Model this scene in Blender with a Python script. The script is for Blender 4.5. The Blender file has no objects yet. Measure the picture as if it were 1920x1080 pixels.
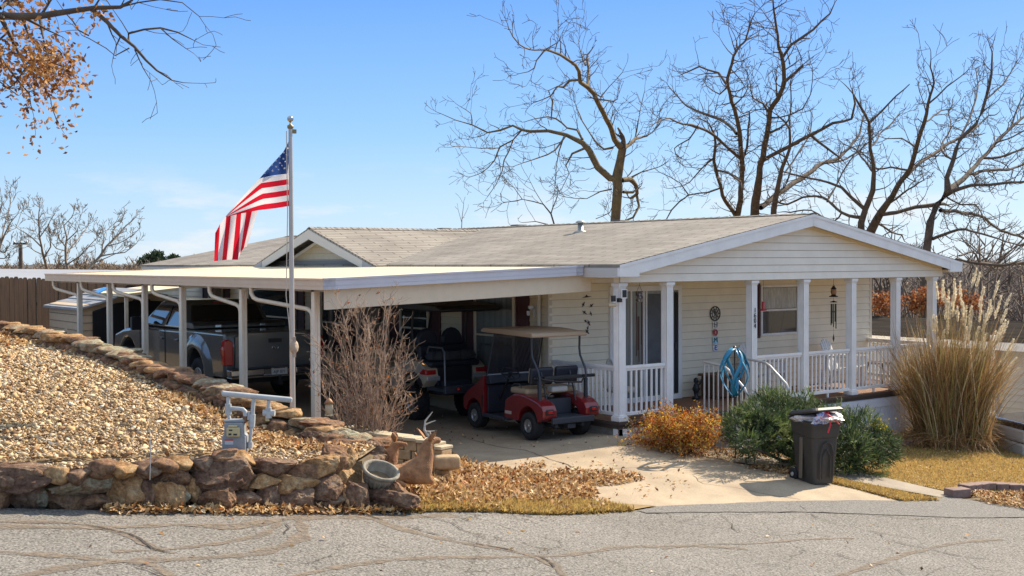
import bpy, bmesh, math, random
import numpy as np
from mathutils import Vector, Matrix, geometry, noise
S = bpy.context.scene
COL = S.collection
R_ = math.radians
rnd = random.Random(7)
rng = np.random.default_rng(7)

# ---------------------------------------------------------------- camera, sky, sun, exposure
CAM = np.array([-13.64, -14.88, 2.74]); FP = 2221.0; YAW = .6517; PIT = .0222; ROL = -.0044
_F0 = np.array([math.sin(YAW), math.cos(YAW), 0.]); _RR = np.array([math.cos(YAW), -math.sin(YAW), 0.]); _Z = np.array([0, 0, 1.])
_F = _F0*math.cos(PIT) - _Z*math.sin(PIT); _U = _F0*math.sin(PIT) + _Z*math.cos(PIT)
cd = bpy.data.cameras.new('camera'); co = bpy.data.objects.new('camera', cd); COL.objects.link(co); S.camera = co
_c, _s = math.cos(ROL), math.sin(ROL)
cr = Vector(_RR*_c + _U*_s); cu = Vector(-_RR*_s + _U*_c); cf = Vector(_F)
M4 = Matrix((cr, cu, -cf)).transposed().to_4x4(); M4.translation = Vector(CAM); co.matrix_world = M4
cd.sensor_width = 36; cd.lens = FP/1920*36; cd.clip_end = 8000; cd.clip_start = .1

SUNDIR = Vector((1.32, .10, 1.0)).normalized()      # towards the sun
SUN_EL = math.asin(SUNDIR.z); SUN_AZ = math.atan2(SUNDIR.x, SUNDIR.y)
W = bpy.data.worlds.new('World'); S.world = W; W.use_nodes = True
nt = W.node_tree; bg = nt.nodes['Background']
sky = nt.nodes.new('ShaderNodeTexSky'); sky.sky_type = 'NISHITA'; sky.sun_disc = False
sky.sun_elevation = SUN_EL; sky.sun_rotation = SUN_AZ; sky.altitude = 300; sky.air_density = 1.0; sky.dust_density = .6; sky.ozone_density = 3.0
def wn(t, **k):
    n = nt.nodes.new(t)
    for a, b in k.items(): setattr(n, a, b)
    return n
# low wispy clouds near the horizon, a function of direction only
tc = wn('ShaderNodeTexCoord'); sp = wn('ShaderNodeSeparateXYZ'); nt.links.new(tc.outputs['Generated'], sp.inputs[0])
mp = wn('ShaderNodeMapping'); mp.inputs['Scale'].default_value = (6, 6, 26); nt.links.new(tc.outputs['Generated'], mp.inputs[0])
nz = wn('ShaderNodeTexNoise'); nz.inputs['Scale'].default_value = 1.0; nz.inputs['Detail'].default_value = 8; nz.inputs['Roughness'].default_value = .62
nt.links.new(mp.outputs[0], nz.inputs['Vector'])
r1 = wn('ShaderNodeMapRange'); r1.inputs[1].default_value = .50; r1.inputs[2].default_value = .66; nt.links.new(nz.outputs['Fac'], r1.inputs[0])
r2 = wn('ShaderNodeMapRange'); r2.inputs[1].default_value = .085; r2.inputs[2].default_value = .03; nt.links.new(sp.outputs['Z'], r2.inputs[0])
ml = wn('ShaderNodeMath', operation='MULTIPLY'); nt.links.new(r1.outputs[0], ml.inputs[0]); nt.links.new(r2.outputs[0], ml.inputs[1])
ml2 = wn('ShaderNodeMath', operation='MULTIPLY'); ml2.inputs[1].default_value = .8; nt.links.new(ml.outputs[0], ml2.inputs[0])
rp_ = wn('ShaderNodeValToRGB'); cre = rp_.color_ramp.elements
for k_, (p_, c_) in enumerate([(0, (.60, .79, .97)), (.045, (.47, .70, .97)), (.11, (.28, .56, .98)), (.22, (.125, .37, .95)), (.40, (.50, .66, .96)), (1, (.80, .88, 1.0))]):
    e_ = cre[k_] if k_ < 2 else cre.new(p_)
    e_.position = p_; e_.color = (*c_, 1)
nt.links.new(sp.outputs['Z'], rp_.inputs[0])
sc_ = wn('ShaderNodeMix', data_type='RGBA', blend_type='MULTIPLY'); sc_.inputs[0].default_value = 1; nt.links.new(rp_.outputs[0], sc_.inputs[6]); sc_.inputs[7].default_value = (3.0, 3.0, 3.0, 1); sc_.clamp_result = False
hs = wn('ShaderNodeMix', data_type='RGBA'); hs.inputs[0].default_value = .90; nt.links.new(sky.outputs[0], hs.inputs[6]); nt.links.new(sc_.outputs[2], hs.inputs[7])
mxw = wn('ShaderNodeMix', data_type='RGBA'); nt.links.new(ml2.outputs[0], mxw.inputs[0]); nt.links.new(hs.outputs[2], mxw.inputs[6]); mxw.inputs[7].default_value = (3.0, 3.0, 3.0, 1)
nt.links.new(mxw.outputs[2], bg.inputs['Color']); bg.inputs['Strength'].default_value = .15
sl = bpy.data.lights.new('sun', 'SUN'); sl.energy = 4.0; sl.angle = R_(.5); sl.color = (1, .86, .68)
so = bpy.data.objects.new('sun', sl); COL.objects.link(so); so.rotation_euler = SUNDIR.to_track_quat('Z', 'Y').to_euler(); so.location = (20, 0, 30)
S.view_settings.view_transform = 'Standard'; S.view_settings.look = 'None'; S.view_settings.gamma = 1; S.view_settings.exposure = 1.1
S.cycles.max_bounces = 8; S.cycles.diffuse_bounces = 7; S.cycles.transparent_max_bounces = 6

# photo measurements -> points in the world (used once, to take the sizes off the photograph)
def ray(u, v):
    u -= 960; v -= 540; x = _c*u + _s*v; y = -_s*u + _c*v
    return _F + _RR*x/FP - _U*y/FP
def pz(u, v, z): d = ray(u, v); return CAM + d*(z-CAM[2])/d[2]
def px(u, v, X): d = ray(u, v); return CAM + d*(X-CAM[0])/d[0]
def py(u, v, Y): d = ray(u, v); return CAM + d*(Y-CAM[1])/d[1]
def pd(u, v, D): return CAM + ray(u, v)*D

# ---------------------------------------------------------------- tags
def tag(o, label=None, cat=None, group=None, kind=None):
    if label: o['label'] = label
    if cat: o['category'] = cat
    if group: o['group'] = group
    if kind: o['kind'] = kind
    return o
def thing(name, label, cat, loc=(0, 0, 0), rz=0., group=None):
    o = bpy.data.objects.new(name, None); COL.objects.link(o); o.location = loc; o.rotation_euler = (0, 0, rz)
    o.empty_display_size = .2
    return tag(o, label, cat, group)
def copy_tree(o, parent=None):
    c = o.copy(); COL.objects.link(c); c.parent = parent
    for ch in o.children: copy_tree(ch, c)
    return c

# ---------------------------------------------------------------- materials
MATS = {}
def mat(name, col, rough=.7, metal=0., var=.0, vscale=8., bump=0., bscale=60., spec=.5, col2=None, stretch=None, alpha=1., trans=0., coat=0., detail=4, attr=None, ramp=None, world=False):
    if name in MATS: return MATS[name]
    m = bpy.data.materials.new(name); m.use_nodes = True; t = m.node_tree; b = t.nodes['Principled BSDF']
    b.inputs['Roughness'].default_value = rough; b.inputs['Metallic'].default_value = metal
    b.inputs['Specular IOR Level'].default_value = spec; b.inputs['Base Color'].default_value = (*col, 1)
    if coat: b.inputs['Coat Weight'].default_value = coat; b.inputs['Coat Roughness'].default_value = .05
    if trans: b.inputs['Transmission Weight'].default_value = trans
    if alpha < 1: b.inputs['Alpha'].default_value = alpha
    g = t.nodes.new('ShaderNodeTexCoord')
    def vec(scale):
        mpn = t.nodes.new('ShaderNodeMapping')
        t.links.new(g.outputs['Object'], mpn.inputs[0])
        if stretch: mpn.inputs['Scale'].default_value = stretch
        n = t.nodes.new('ShaderNodeTexNoise'); n.inputs['Scale'].default_value = scale; n.inputs['Detail'].default_value = detail
        n.inputs['Roughness'].default_value = .6
        t.links.new(mpn.outputs[0], n.inputs['Vector']); return n
    if ramp:
        r = t.nodes.new('ShaderNodeValToRGB'); e = r.color_ramp.elements
        while len(e) < len(ramp): e.new(.5)
        for i, (p, c) in enumerate(ramp): e[i].position = p; e[i].color = (*c, 1)
        if attr:
            a = t.nodes.new('ShaderNodeAttribute'); a.attribute_name = attr; t.links.new(a.outputs['Fac'], r.inputs[0])
        else:
            n = vec(vscale); t.links.new(n.outputs['Fac'], r.inputs[0])
        t.links.new(r.outputs[0], b.inputs['Base Color'])
    elif var or col2:
        n = vec(vscale); c2 = col2 or tuple(max(0, c*(1-var)) for c in col); c1 = col if col2 else tuple(min(1, c*(1+var)) for c in col)
        r = t.nodes.new('ShaderNodeValToRGB'); r.color_ramp.elements[0].position = .33; r.color_ramp.elements[1].position = .67
        r.color_ramp.elements[0].color = (*c2, 1); r.color_ramp.elements[1].color = (*c1, 1)
        t.links.new(n.outputs['Fac'], r.inputs[0]); t.links.new(r.outputs[0], b.inputs['Base Color'])
    if bump:
        n = vec(bscale); bp = t.nodes.new('ShaderNodeBump'); bp.inputs['Strength'].default_value = bump; bp.inputs['Distance'].default_value = .02
        t.links.new(n.outputs['Fac'], bp.inputs['Height']); t.links.new(bp.outputs[0], b.inputs['Normal'])
    MATS[name] = m; return m
def leafy(name, ramp, tl=.35, rough=.6):
    """leaf / grass material: colour varies from leaf to leaf, some light passes through"""
    m = mat(name, (.2, .2, .1), rough, attr='rnd', ramp=ramp, spec=.3); t = m.node_tree
    b = t.nodes['Principled BSDF']; out = t.nodes['Material Output']
    tr = t.nodes.new('ShaderNodeBsdfTranslucent'); mx = t.nodes.new('ShaderNodeMixShader'); mx.inputs[0].default_value = tl
    t.links.new(b.inputs['Base Color'].links[0].from_socket, tr.inputs[0])
    t.links.new(b.outputs[0], mx.inputs[1]); t.links.new(tr.outputs[0], mx.inputs[2]); t.links.new(mx.outputs[0], out.inputs[0])
    return m

# ---------------------------------------------------------------- mesh builder
class MB:
    def __init__(s): s.v = []; s.f = []; s.mi = []; s.sm = []; s.M = Matrix(); s.m = 0
    def add(s, vs, fs, smooth=False):
        o = len(s.v); M = s.M
        s.v += [tuple(M @ Vector(p)) for p in vs]
        for f in fs: s.f.append(tuple(i+o for i in f)); s.mi.append(s.m); s.sm.append(smooth)
        return s
    def box(s, c, d, rot=None, taper=1.):
        x, y, z = d[0]/2, d[1]/2, d[2]/2; vs = []
        for k, (a, b_, e) in enumerate([(-1,-1,-1),(1,-1,-1),(1,1,-1),(-1,1,-1),(-1,-1,1),(1,-1,1),(1,1,1),(-1,1,1)]):
            q = taper if e > 0 else 1
            p = Vector((a*x*q, b_*y*q, e*z))
            if rot: p = rot @ p
            vs.append(p+Vector(c))
        return s.add(vs, [(0,3,2,1),(4,5,6,7),(0,1,5,4),(1,2,6,5),(2,3,7,6),(3,0,4,7)])
    def span(s, a, b):
        c = [(a[i]+b[i])/2 for i in range(3)]; d = [abs(b[i]-a[i]) for i in range(3)]; return s.box(c, d)
    def prism(s, poly, h0, h1, axis='z', smooth=False):
        """poly in the two other axes, extruded h0..h1 along axis"""
        n = len(poly)
        def P(a, b, h): return {'z': (a, b, h), 'y': (a, h, b), 'x': (h, a, b)}[axis]
        vs = [P(a, b, h0) for a, b in poly] + [P(a, b, h1) for a, b in poly]
        s.add(vs, [tuple(range(n))[::-1], tuple(range(n, 2*n))])
        o = len(s.v)-2*n
        for i in range(n):
            j = (i+1) % n; s.f.append((o+i, o+j, o+n+j, o+n+i)); s.mi.append(s.m); s.sm.append(smooth)
        return s
    def tube(s, pts, r, n=8, caps=True, smooth=True, flat=1.):
        pts = [Vector(p) for p in pts]; k = len(pts); rs = r if hasattr(r, '__len__') else [r]*k; vs = []; fs = []
        t0 = (pts[1]-pts[0]).normalized(); up = Vector((0, 0, 1)) if abs(t0.z) < .9 else Vector((1, 0, 0)); nv = t0.cross(up).normalized()
        for i, p in enumerate(pts):
            t = (pts[min(i+1, k-1)]-pts[max(i-1, 0)]).normalized(); nv = (nv - t*nv.dot(t)).normalized(); bv = t.cross(nv)
            for j in range(n):
                a = 2*math.pi*j/n; vs.append(p + nv*math.cos(a)*rs[i] + bv*math.sin(a)*rs[i]*flat)
        for i in range(k-1):
            for j in range(n):
                j2 = (j+1) % n; fs.append((i*n+j, i*n+j2, (i+1)*n+j2, (i+1)*n+j))
        s.add(vs, fs, smooth)
        if caps: s.add(vs[:n], [tuple(range(n))]); s.add(vs[-n:], [tuple(range(n))[::-1]])
        return s
    def lathe(s, prof, n=16, c=(0, 0, 0), smooth=True, axis='z', fac=1.):
        vs = []; fs = []; k = len(prof)
        for r, h in prof:
            for j in range(n):
                a = 2*math.pi*j/n; x, y = r*math.cos(a), r*math.sin(a)*fac
                p = {'z': (x, y, h), 'y': (x, h, y), 'x': (h, x, y)}[axis]; vs.append((p[0]+c[0], p[1]+c[1], p[2]+c[2]))
        for i in range(k-1):
            for j in range(n):
                j2 = (j+1) % n; fs.append((i*n+j, i*n+j2, (i+1)*n+j2, (i+1)*n+j))
        fs2 = [tuple(range(n))[::-1], tuple(range((k-1)*n, k*n))]
        s.add(vs, fs, smooth); o = len(s.v)-len(vs)
        for f in fs2: s.f.append(tuple(i+o for i in f)); s.mi.append(s.m); s.sm.append(False)
        return s
    def build(s, name, mats, parent=None, loc=None, bevel=0., subsurf=0, bseg=2, autosm=False):
        me = bpy.data.meshes.new(name); me.from_pydata(s.v, [], s.f)
        if not isinstance(mats, (list, tuple)): mats = [mats]
        for m in mats: me.materials.append(m)
        me.polygons.foreach_set('material_index', s.mi); me.polygons.foreach_set('use_smooth', [bool(x) or bool(subsurf) for x in s.sm])
        me.update()
        bm = bmesh.new(); bm.from_mesh(me); bmesh.ops.recalc_face_normals(bm, faces=bm.faces); bm.to_mesh(me); bm.free()
        o = bpy.data.objects.new(name, me); COL.objects.link(o); o.parent = parent
        if loc is not None: o.location = loc
        if bevel:
            bv = o.modifiers.new('bevel', 'BEVEL'); bv.width = bevel; bv.segments = bseg; bv.limit_method = 'ANGLE'; bv.angle_limit = R_(35)
        if subsurf:
            sb = o.modifiers.new('sub', 'SUBSURF'); sb.levels = sb.render_levels = subsurf
        return o
def mesh_np(name, V, Fc, m, parent=None, rndv=None, smooth=False, tri=None):
    """big meshes straight from arrays; Fc (n,k) all faces with k corners; rndv one value per face"""
    me = bpy.data.meshes.new(name); V = np.asarray(V, np.float32); Fc = np.asarray(Fc, np.int32); n, k = Fc.shape
    me.vertices.add(len(V)); me.vertices.foreach_set('co', V.ravel()); me.loops.add(n*k); me.loops.foreach_set('vertex_index', Fc.ravel())
    me.polygons.add(n); me.polygons.foreach_set('loop_start', np.arange(0, n*k, k, dtype=np.int32))
    if smooth: me.polygons.foreach_set('use_smooth', np.ones(n, bool))
    me.update(calc_edges=True)
    if rndv is not None:
        a = me.attributes.new('rnd', 'FLOAT', 'FACE'); a.data.foreach_set('value', np.asarray(rndv, np.float32))
    me.materials.append(m); o = bpy.data.objects.new(name, me); COL.objects.link(o); o.parent = parent
    return o
def rotz(a): return Matrix.Rotation(a, 4, 'Z')

def scatter(name, m, pos, base_v, base_f, scale, tilt=1., parent=None, nrm=None, rv=None, squash=None):
    """many small pieces (pebbles, leaves) as one mesh, every piece turned and sized on its own"""
    n = len(pos); bv = np.asarray(base_v, float); bf = np.asarray(base_f); nb = len(bv)
    a = rng.uniform(0, 2*np.pi, n); e1 = rng.normal(0, tilt, n); e2 = rng.normal(0, tilt, n)
    ca, sa = np.cos(a), np.sin(a); c1, s1 = np.cos(e1), np.sin(e1); c2, s2 = np.cos(e2), np.sin(e2)
    Rz = np.zeros((n,3,3)); Rz[:,0,0]=ca; Rz[:,0,1]=-sa; Rz[:,1,0]=sa; Rz[:,1,1]=ca; Rz[:,2,2]=1
    Rx = np.zeros((n,3,3)); Rx[:,0,0]=1; Rx[:,1,1]=c1; Rx[:,1,2]=-s1; Rx[:,2,1]=s1; Rx[:,2,2]=c1
    Ry = np.zeros((n,3,3)); Ry[:,1,1]=1; Ry[:,0,0]=c2; Ry[:,0,2]=s2; Ry[:,2,0]=-s2; Ry[:,2,2]=c2
    Rm = Ry@Rx@Rz
    sc = np.asarray(scale)
    if sc.ndim == 1: sc = sc[:, None].repeat(3, 1)
    P = bv[None]*sc[:, None, :]
    if squash is not None: P = P*(1+rng.normal(0, squash, (n, nb, 3)))
    V = np.einsum('nij,nkj->nki', Rm, P) + np.asarray(pos)[:, None, :]
    Fc = (bf[None] + (np.arange(n)*nb)[:, None, None]).reshape(-1, bf.shape[1])
    r = rng.random(n) if rv is None else rv
    return mesh_np(name, V.reshape(-1, 3), Fc, m, parent, np.repeat(r, len(bf)))

# ---------------------------------------------------------------- terrain
_ctl = np.array([(0,-.1,-.23),(-1.4,.7,-.28),(-.4,.65,-.26),(-1.2,4.3,-.28),(-5.2,1,-.3),(-5.2,14,-.08),(0,14,-.08),(-3,8,-.06),(.7,-3.5,-.62),
 (-11,-2.8,.42),(-8.8,-3.5,.2),(-6.7,-3.6,-.05),(-4.8,-3.75,-.3),(-3.2,-3.85,-.45),(-.4,-4.2,-.64),(2.8,-5.5,-.92),(-11.2,-5.2,.28),(-6.7,-5.9,-.2),(-3.5,-7,-.55),(-.8,-7.8,-.82),
 (-6,-2.9,.03),(-6.4,-2.2,.1),(-5.8,-1.5,-.08),(-3.7,-.4,-.25),(-4.1,-1.7,-.3),(-6.5,3,-.25),(-6.5,10,-.2),(-9,5,.4),(-15,-6,.5),(-15,5,.7),(-12,-10,0),
 (9.4,0,-1.1),(5.6,0,-.98),(3.2,-.3,-.72),(8.5,-2.4,-1.15),(5.9,-4.2,-1.05),(10,-12,-1.3),(20,0,-2.),(20,20,-3.),(0,30,.2),(-16,18,.6),(9.5,14,-1.5),(1,-1.8,-.5),(5,-9,-1.)])
_k = len(_ctl)
def _phi(r2): return np.where(r2 > 1e-9, .5*r2*np.log(np.maximum(r2, 1e-9)), 0)
_d2 = ((_ctl[:, None, :2]-_ctl[None, :, :2])**2).sum(-1)
_A = np.zeros((_k+3, _k+3)); _A[:_k, :_k] = _phi(_d2)+np.eye(_k)*.3; _A[:_k, _k] = 1; _A[:_k, _k+1:] = _ctl[:, :2]; _A[_k:, :_k] = _A[:_k, _k:].T
_w = np.linalg.solve(_A, np.r_[_ctl[:, 2], 0, 0, 0])
def Ga(x, y):
    x = np.asarray(x, float); y = np.asarray(y, float)
    d = np.hypot(x-0, y-3); k = np.where(d > 26, 26/np.maximum(d, 1e-6), 1.); X = x*k; Y = 3+(y-3)*k
    g = _w[_k]+_w[_k+1]*X+_w[_k+2]*Y
    for i in range(_k): g = g+_w[i]*_phi((X-_ctl[i, 0])**2+(Y-_ctl[i, 1])**2)
    # beyond the plot the land falls away to the right, and stays level on the left
    s = np.clip((d-26)/120, 0, 1); far = np.where(x*.8-y*.6 > -40, -14., -1.)
    ang = np.clip((x*.795-y*.606+30)/60, 0, 1); far = -1.-11*ang
    return g*(1-s)+far*s
def G(x, y): return float(Ga(x, y))
def Hg(x, y):
    """top of the gravel bed"""
    x = np.asarray(x, float); y = np.asarray(y, float)
    h = np.interp(y, [-3.8, -3, -2.3, -1.4, 0, 1, 2.6, 5, 9, 14, 25], [.45, .58, .58, .64, .80, .88, 1.03, 1.16, 1.26, 1.35, 1.4])
    h = h+np.interp(x, [-8.3, -7.5], [.07, 0.])*((y < .5) & (y > -2.8))
    return h+.06*np.clip(-7.4-x, 0, 3.5)*np.interp(y, [-3, 2, 8], [1, .6, .1])
def sheet(name, outline, m, zf, step=.5, zoff=0., kind='structure', label=None, cat=None, jitter=0.):
    pts = []
    n = len(outline)
    for i in range(n):
        a = Vector(outline[i][:2]); b = Vector(outline[(i+1) % n][:2]); k = max(1, int((b-a).length/step))
        for j in range(k):
            p = a.lerp(b, j/k)
            if jitter: p = p+Vector((rnd.uniform(-jitter, jitter), rnd.uniform(-jitter, jitter)))
            pts.append(p)
    nb = len(pts); edges = [(i, (i+1) % nb) for i in range(nb)]
    xs = [p.x for p in pts]; ys = [p.y for p in pts]; x = min(xs)
    poly = [tuple(p) for p in pts]
    def inside(x, y):
        c = False; j = nb-1
        for i in range(nb):
            xi, yi = poly[i]; xj, yj = poly[j]
            if (yi > y) != (yj > y) and x < (xj-xi)*(y-yi)/(yj-yi)+xi: c = not c
            j = i
        return c
    extra = []
    while x < max(xs):
        y = min(ys)
        while y < max(ys):
            if inside(x, y) and min((p.x-x)**2+(p.y-y)**2 for p in pts) > (step*.5)**2: extra.append(Vector((x, y)))
            y += step
        x += step
    vs, es, fs, *_ = geometry.delaunay_2d_cdt(pts+extra, edges, [list(range(nb))], 1, 1e-5)
    me = bpy.data.meshes.new(name); A = np.array([tuple(v) for v in vs]); zz = zf(A[:, 0], A[:, 1])+zoff
    me.from_pydata([(a[0], a[1], float(z)) for a, z in zip(A, zz)], [], fs); me.materials.append(m)
    for p in me.polygons: p.use_smooth = True
    me.update()
    if me.polygons and me.polygons[0].normal.z < 0: me.flip_normals()
    o = bpy.data.objects.new(name, me); COL.objects.link(o); return tag(o, label, cat, None, kind)
def inpoly(P, poly):
    x, y = P[:, 0], P[:, 1]; c = np.zeros(len(P), bool); n = len(poly); j = n-1
    for i in range(n):
        xi, yi = poly[i][:2]; xj, yj = poly[j][:2]
        q = ((yi > y) != (yj > y)) & (x < (xj-xi)*(y-yi)/((yj-yi) if yj != yi else 1e-9)+xi); c ^= q; j = i
    return c
def pxpoly(L, z=-.6):
    """outline in photo measurements to ground outline, by two passes on the terrain height"""
    out = []
    for u, v in L:
        zz = z
        for _ in range(6): p = pz(u, v, zz); zz = G(p[0], p[1])
        out.append((float(p[0]), float(p[1])))
    return out
def gpt(u, v, z=-.6):
    for _ in range(8): p = pz(u, v, z); z = G(p[0], p[1])
    return Vector((p[0], p[1], z))
# ---------------------------------------------------------------- ground, road, drive, lawn
def asphalt_mat():
    m = mat('asphalt', (.2, .195, .185), .9, bump=.55, bscale=75, spec=.3); t = m.node_tree; b = t.nodes['Principled BSDF']
    g = t.nodes.new('ShaderNodeTexCoord')
    def nz_(s, d=2): n = t.nodes.new('ShaderNodeTexNoise'); n.inputs['Scale'].default_value = s; n.inputs['Detail'].default_value = d; n.inputs['Roughness'].default_value = .7; t.links.new(g.outputs['Object'], n.inputs['Vector']); return n
    def rp(fac, a, b_, c1, c2): r = t.nodes.new('ShaderNodeValToRGB'); r.color_ramp.elements[0].position = a; r.color_ramp.elements[1].position = b_; r.color_ramp.elements[0].color = (*c1, 1); r.color_ramp.elements[1].color = (*c2, 1); t.links.new(fac, r.inputs[0]); return r.outputs[0]
    def mul(a, b_): x = t.nodes.new('ShaderNodeMix'); x.data_type = 'RGBA'; x.blend_type = 'MULTIPLY'; x.inputs[0].default_value = 1; t.links.new(a, x.inputs[6]); t.links.new(b_, x.inputs[7]); return x.outputs[2]
    v = t.nodes.new('ShaderNodeTexVoronoi'); v.inputs['Scale'].default_value = 55; t.links.new(g.outputs['Object'], v.inputs['Vector'])
    a = rp(nz_(42, 3).outputs['Fac'], .34, .64, (.065, .06, .053), (.37, .355, .33))
    c = rp(nz_(.55, 5).outputs['Fac'], .35, .65, (.84, .82, .78), (1, .98, .94))
    d = rp(nz_(9, 4).outputs['Fac'], .3, .42, (.8, .8, .8), (1, 1, 1))
    e = rp(v.outputs['Distance'], .02, .25, (1.25, 1.22, 1.18), (.95, .95, .95))
    w = t.nodes.new('ShaderNodeTexVoronoi'); w.feature = 'DISTANCE_TO_EDGE'; w.inputs['Scale'].default_value = 1.1; w.inputs['Randomness'].default_value = 1
    wm = t.nodes.new('ShaderNodeMix'); wm.data_type = 'VECTOR'; wm.inputs[0].default_value = .32; t.links.new(g.outputs['Object'], wm.inputs[4]); t.links.new(nz_(1.7, 5).outputs['Color'], wm.inputs[5]); t.links.new(wm.outputs[1], w.inputs['Vector'])
    ck = rp(w.outputs['Distance'], .002, .008, (.35, .33, .3), (1, 1, 1)); mk = rp(nz_(.45, 2).outputs['Fac'], .5, .6, (1, 1, 1), (0, 0, 0))
    mm = t.nodes.new('ShaderNodeMix'); mm.data_type = 'RGBA'; mm.blend_type = 'LIGHTEN'; mm.inputs[0].default_value = 1; t.links.new(ck, mm.inputs[6]); t.links.new(mk, mm.inputs[7])
    t.links.new(mul(mul(mul(mul(a, c), d), e), mm.outputs[2]), b.inputs['Base Color']); return m
M_ASPH = asphalt_mat()
M_ASPH2 = mat('asphalt_patch', (.27, .255, .23), .95, col2=(.10, .095, .085), vscale=40, bump=.8, bscale=45)
M_TAR = mat('crack_filler', (.26, .205, .15), .9, col2=(.18, .14, .10), vscale=9, bump=.4, bscale=60)
def patchy(m, sc, a0, a1):
    t = m.node_tree; g = t.nodes.new('ShaderNodeTexCoord'); n = t.nodes.new('ShaderNodeTexNoise'); n.inputs['Scale'].default_value = sc; n.inputs['Detail'].default_value = 6; n.inputs['Roughness'].default_value = .8; t.links.new(g.outputs['Object'], n.inputs['Vector'])
    r = t.nodes.new('ShaderNodeMapRange'); r.inputs[1].default_value = a0; r.inputs[2].default_value = a1; t.links.new(n.outputs['Fac'], r.inputs[0]); t.links.new(r.outputs[0], t.nodes['Principled BSDF'].inputs['Alpha'])
patchy(M_TAR, 11, .36, .62)
M_CRACK = mat('crack_dark', (.05, .042, .035), 1.); patchy(M_CRACK, 5, .42, .5)
def concrete(name, c1, c2, sc=1.3):
    m = mat(name, c1, .85, col2=c2, vscale=sc, bump=.12, bscale=90, detail=8); t = m.node_tree; b = t.nodes['Principled BSDF']
    src = b.inputs['Base Color'].links[0].from_socket; g = t.nodes.new('ShaderNodeTexCoord')
    n = t.nodes.new('ShaderNodeTexNoise'); n.inputs['Scale'].default_value = 45; n.inputs['Detail'].default_value = 4; t.links.new(g.outputs['Object'], n.inputs['Vector'])
    r = t.nodes.new('ShaderNodeMapRange'); r.inputs[1].default_value = .3; r.inputs[2].default_value = .7; r.inputs[3].default_value = .84; r.inputs[4].default_value = 1.1; t.links.new(n.outputs['Fac'], r.inputs[0])
    x = t.nodes.new('ShaderNodeMix'); x.data_type = 'RGBA'; x.blend_type = 'MULTIPLY'; x.inputs[0].default_value = 1; t.links.new(src, x.inputs[6]); t.links.new(r.outputs[0], x.inputs[7]); t.links.new(x.outputs[2], b.inputs['Base Color']); return m
M_CONC = concrete('drive_concrete', (.46, .365, .245), (.31, .24, .16))
M_WALK = concrete('walk_concrete', (.34, .29, .22), (.24, .2, .15), 2.2)
M_GROUND = mat('soil', (.2, .15, .085), .95, col2=(.11, .08, .045), vscale=5, bump=.4, bscale=30, detail=8)
M_LAWN = mat('dry_turf', (.36, .25, .10), .95, col2=(.24, .16, .07), vscale=6, bump=.6, bscale=45, detail=8)
# the one ground sheet, out to the horizon
def ground_sheet():
    vs = []; fs = []; rr = [0]+list(np.arange(1, 40, 1.))+[42, 46, 52, 60, 70, 85, 105, 135, 180, 250, 400, 700, 1300, 2600, 4500]; n = 96
    A = []; 
    for r in rr:
        for j in range(n): a = 2*math.pi*j/n; A.append((r*math.cos(a), 2+r*math.sin(a)))
    A = np.array(A); z = Ga(A[:, 0], A[:, 1])-.07
    F_ = [(i*n+j, i*n+(j+1) % n, (i+1)*n+(j+1) % n, (i+1)*n+j) for i in range(1, len(rr)-1) for j in range(n)] + [(0*n+j, n+j, n+(j+1) % n, 0*n+(j+1) % n) for j in range(n)]
    o = mesh_np('ground', np.c_[A, z], [f if i < len(F_)-n else f for i, f in enumerate(F_)], M_GROUND, smooth=True); o.data.flip_normals() if o.data.polygons[200].normal.z < 0 else None
    tag(o, kind='structure')
ground_sheet()
road_top = pxpoly([(-260, 950), (0, 953), (200, 958), (400, 961), (700, 962), (1000, 963), (1190, 958), (1240, 949), (1500, 941), (1690, 941), (1765, 932), (1920, 957), (2200, 1015)])
road_out = road_top + [(8, -13.), (-2, -22), (-22, -20), (-26, -4)]
sheet('road', road_out, M_ASPH, Ga, .55, .004)
drive_in = pxpoly([(880, 850), (900, 905), (1010, 930), (1110, 947), (1230, 951), (1500, 944), (1690, 944), (1650, 924), (1560, 897), (1445, 880), (1370, 868), (1300, 850), (1235, 818)])
drive_out = [(-5.25, 15.5), (-5.25, .35), (-3.6, .3)] + drive_in[1:-1] + [(.9, -.55), (.05, -.1), (.05, 1.8), (0.05, 15.5)]
sheet('driveway', drive_out, M_CONC, Ga, .5, .010)
walk = pxpoly([(1385, 872), (1440, 873), (1600, 895), (1810, 935), (1770, 936), (1690, 922), (1570, 898), (1445, 879), (1372, 868), (1400, 858), (1440, 862)])
sheet('path', pxpoly([(1368, 866), (1470, 882), (1590, 902), (1762, 934), (1800, 930), (1640, 893), (1560, 876), (1470, 862), (1395, 853)]), M_WALK, Ga, .3, .018)
lawn_out = pxpoly([(1470, 861), (1560, 877), (1640, 893), (1770, 921), (1812, 921), (2000, 928), (2060, 870), (1925, 846), (1700, 828), (1560, 830)])
sheet('lawn', lawn_out, M_LAWN, Ga, .35, .012)
strip_out = pxpoly([(1562, 899), (1640, 916), (1760, 940), (1690, 941), (1600, 917), (1545, 905)])
sheet('grass_verge', strip_out, M_LAWN, Ga, .25, .014)
front_bed = pxpoly([(735, 955), (760, 962), (1000, 965), (1190, 958), (1230, 951), (1110, 944), (1010, 930), (900, 905), (880, 868), (845, 850), (740, 850), (700, 880)])
sheet('leaf_bed', front_bed, M_LAWN, Ga, .3, .022)
apron = pxpoly([(1195, 958), (1235, 950), (1500, 940), (1690, 940), (1770, 931), (1930, 956), (1930, 971), (1800, 972), (1640, 966), (1500, 961), (1300, 962), (1215, 964)])
sheet('road_apron', apron, M_ASPH2, Ga, .25, .0125, jitter=.02)

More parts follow.
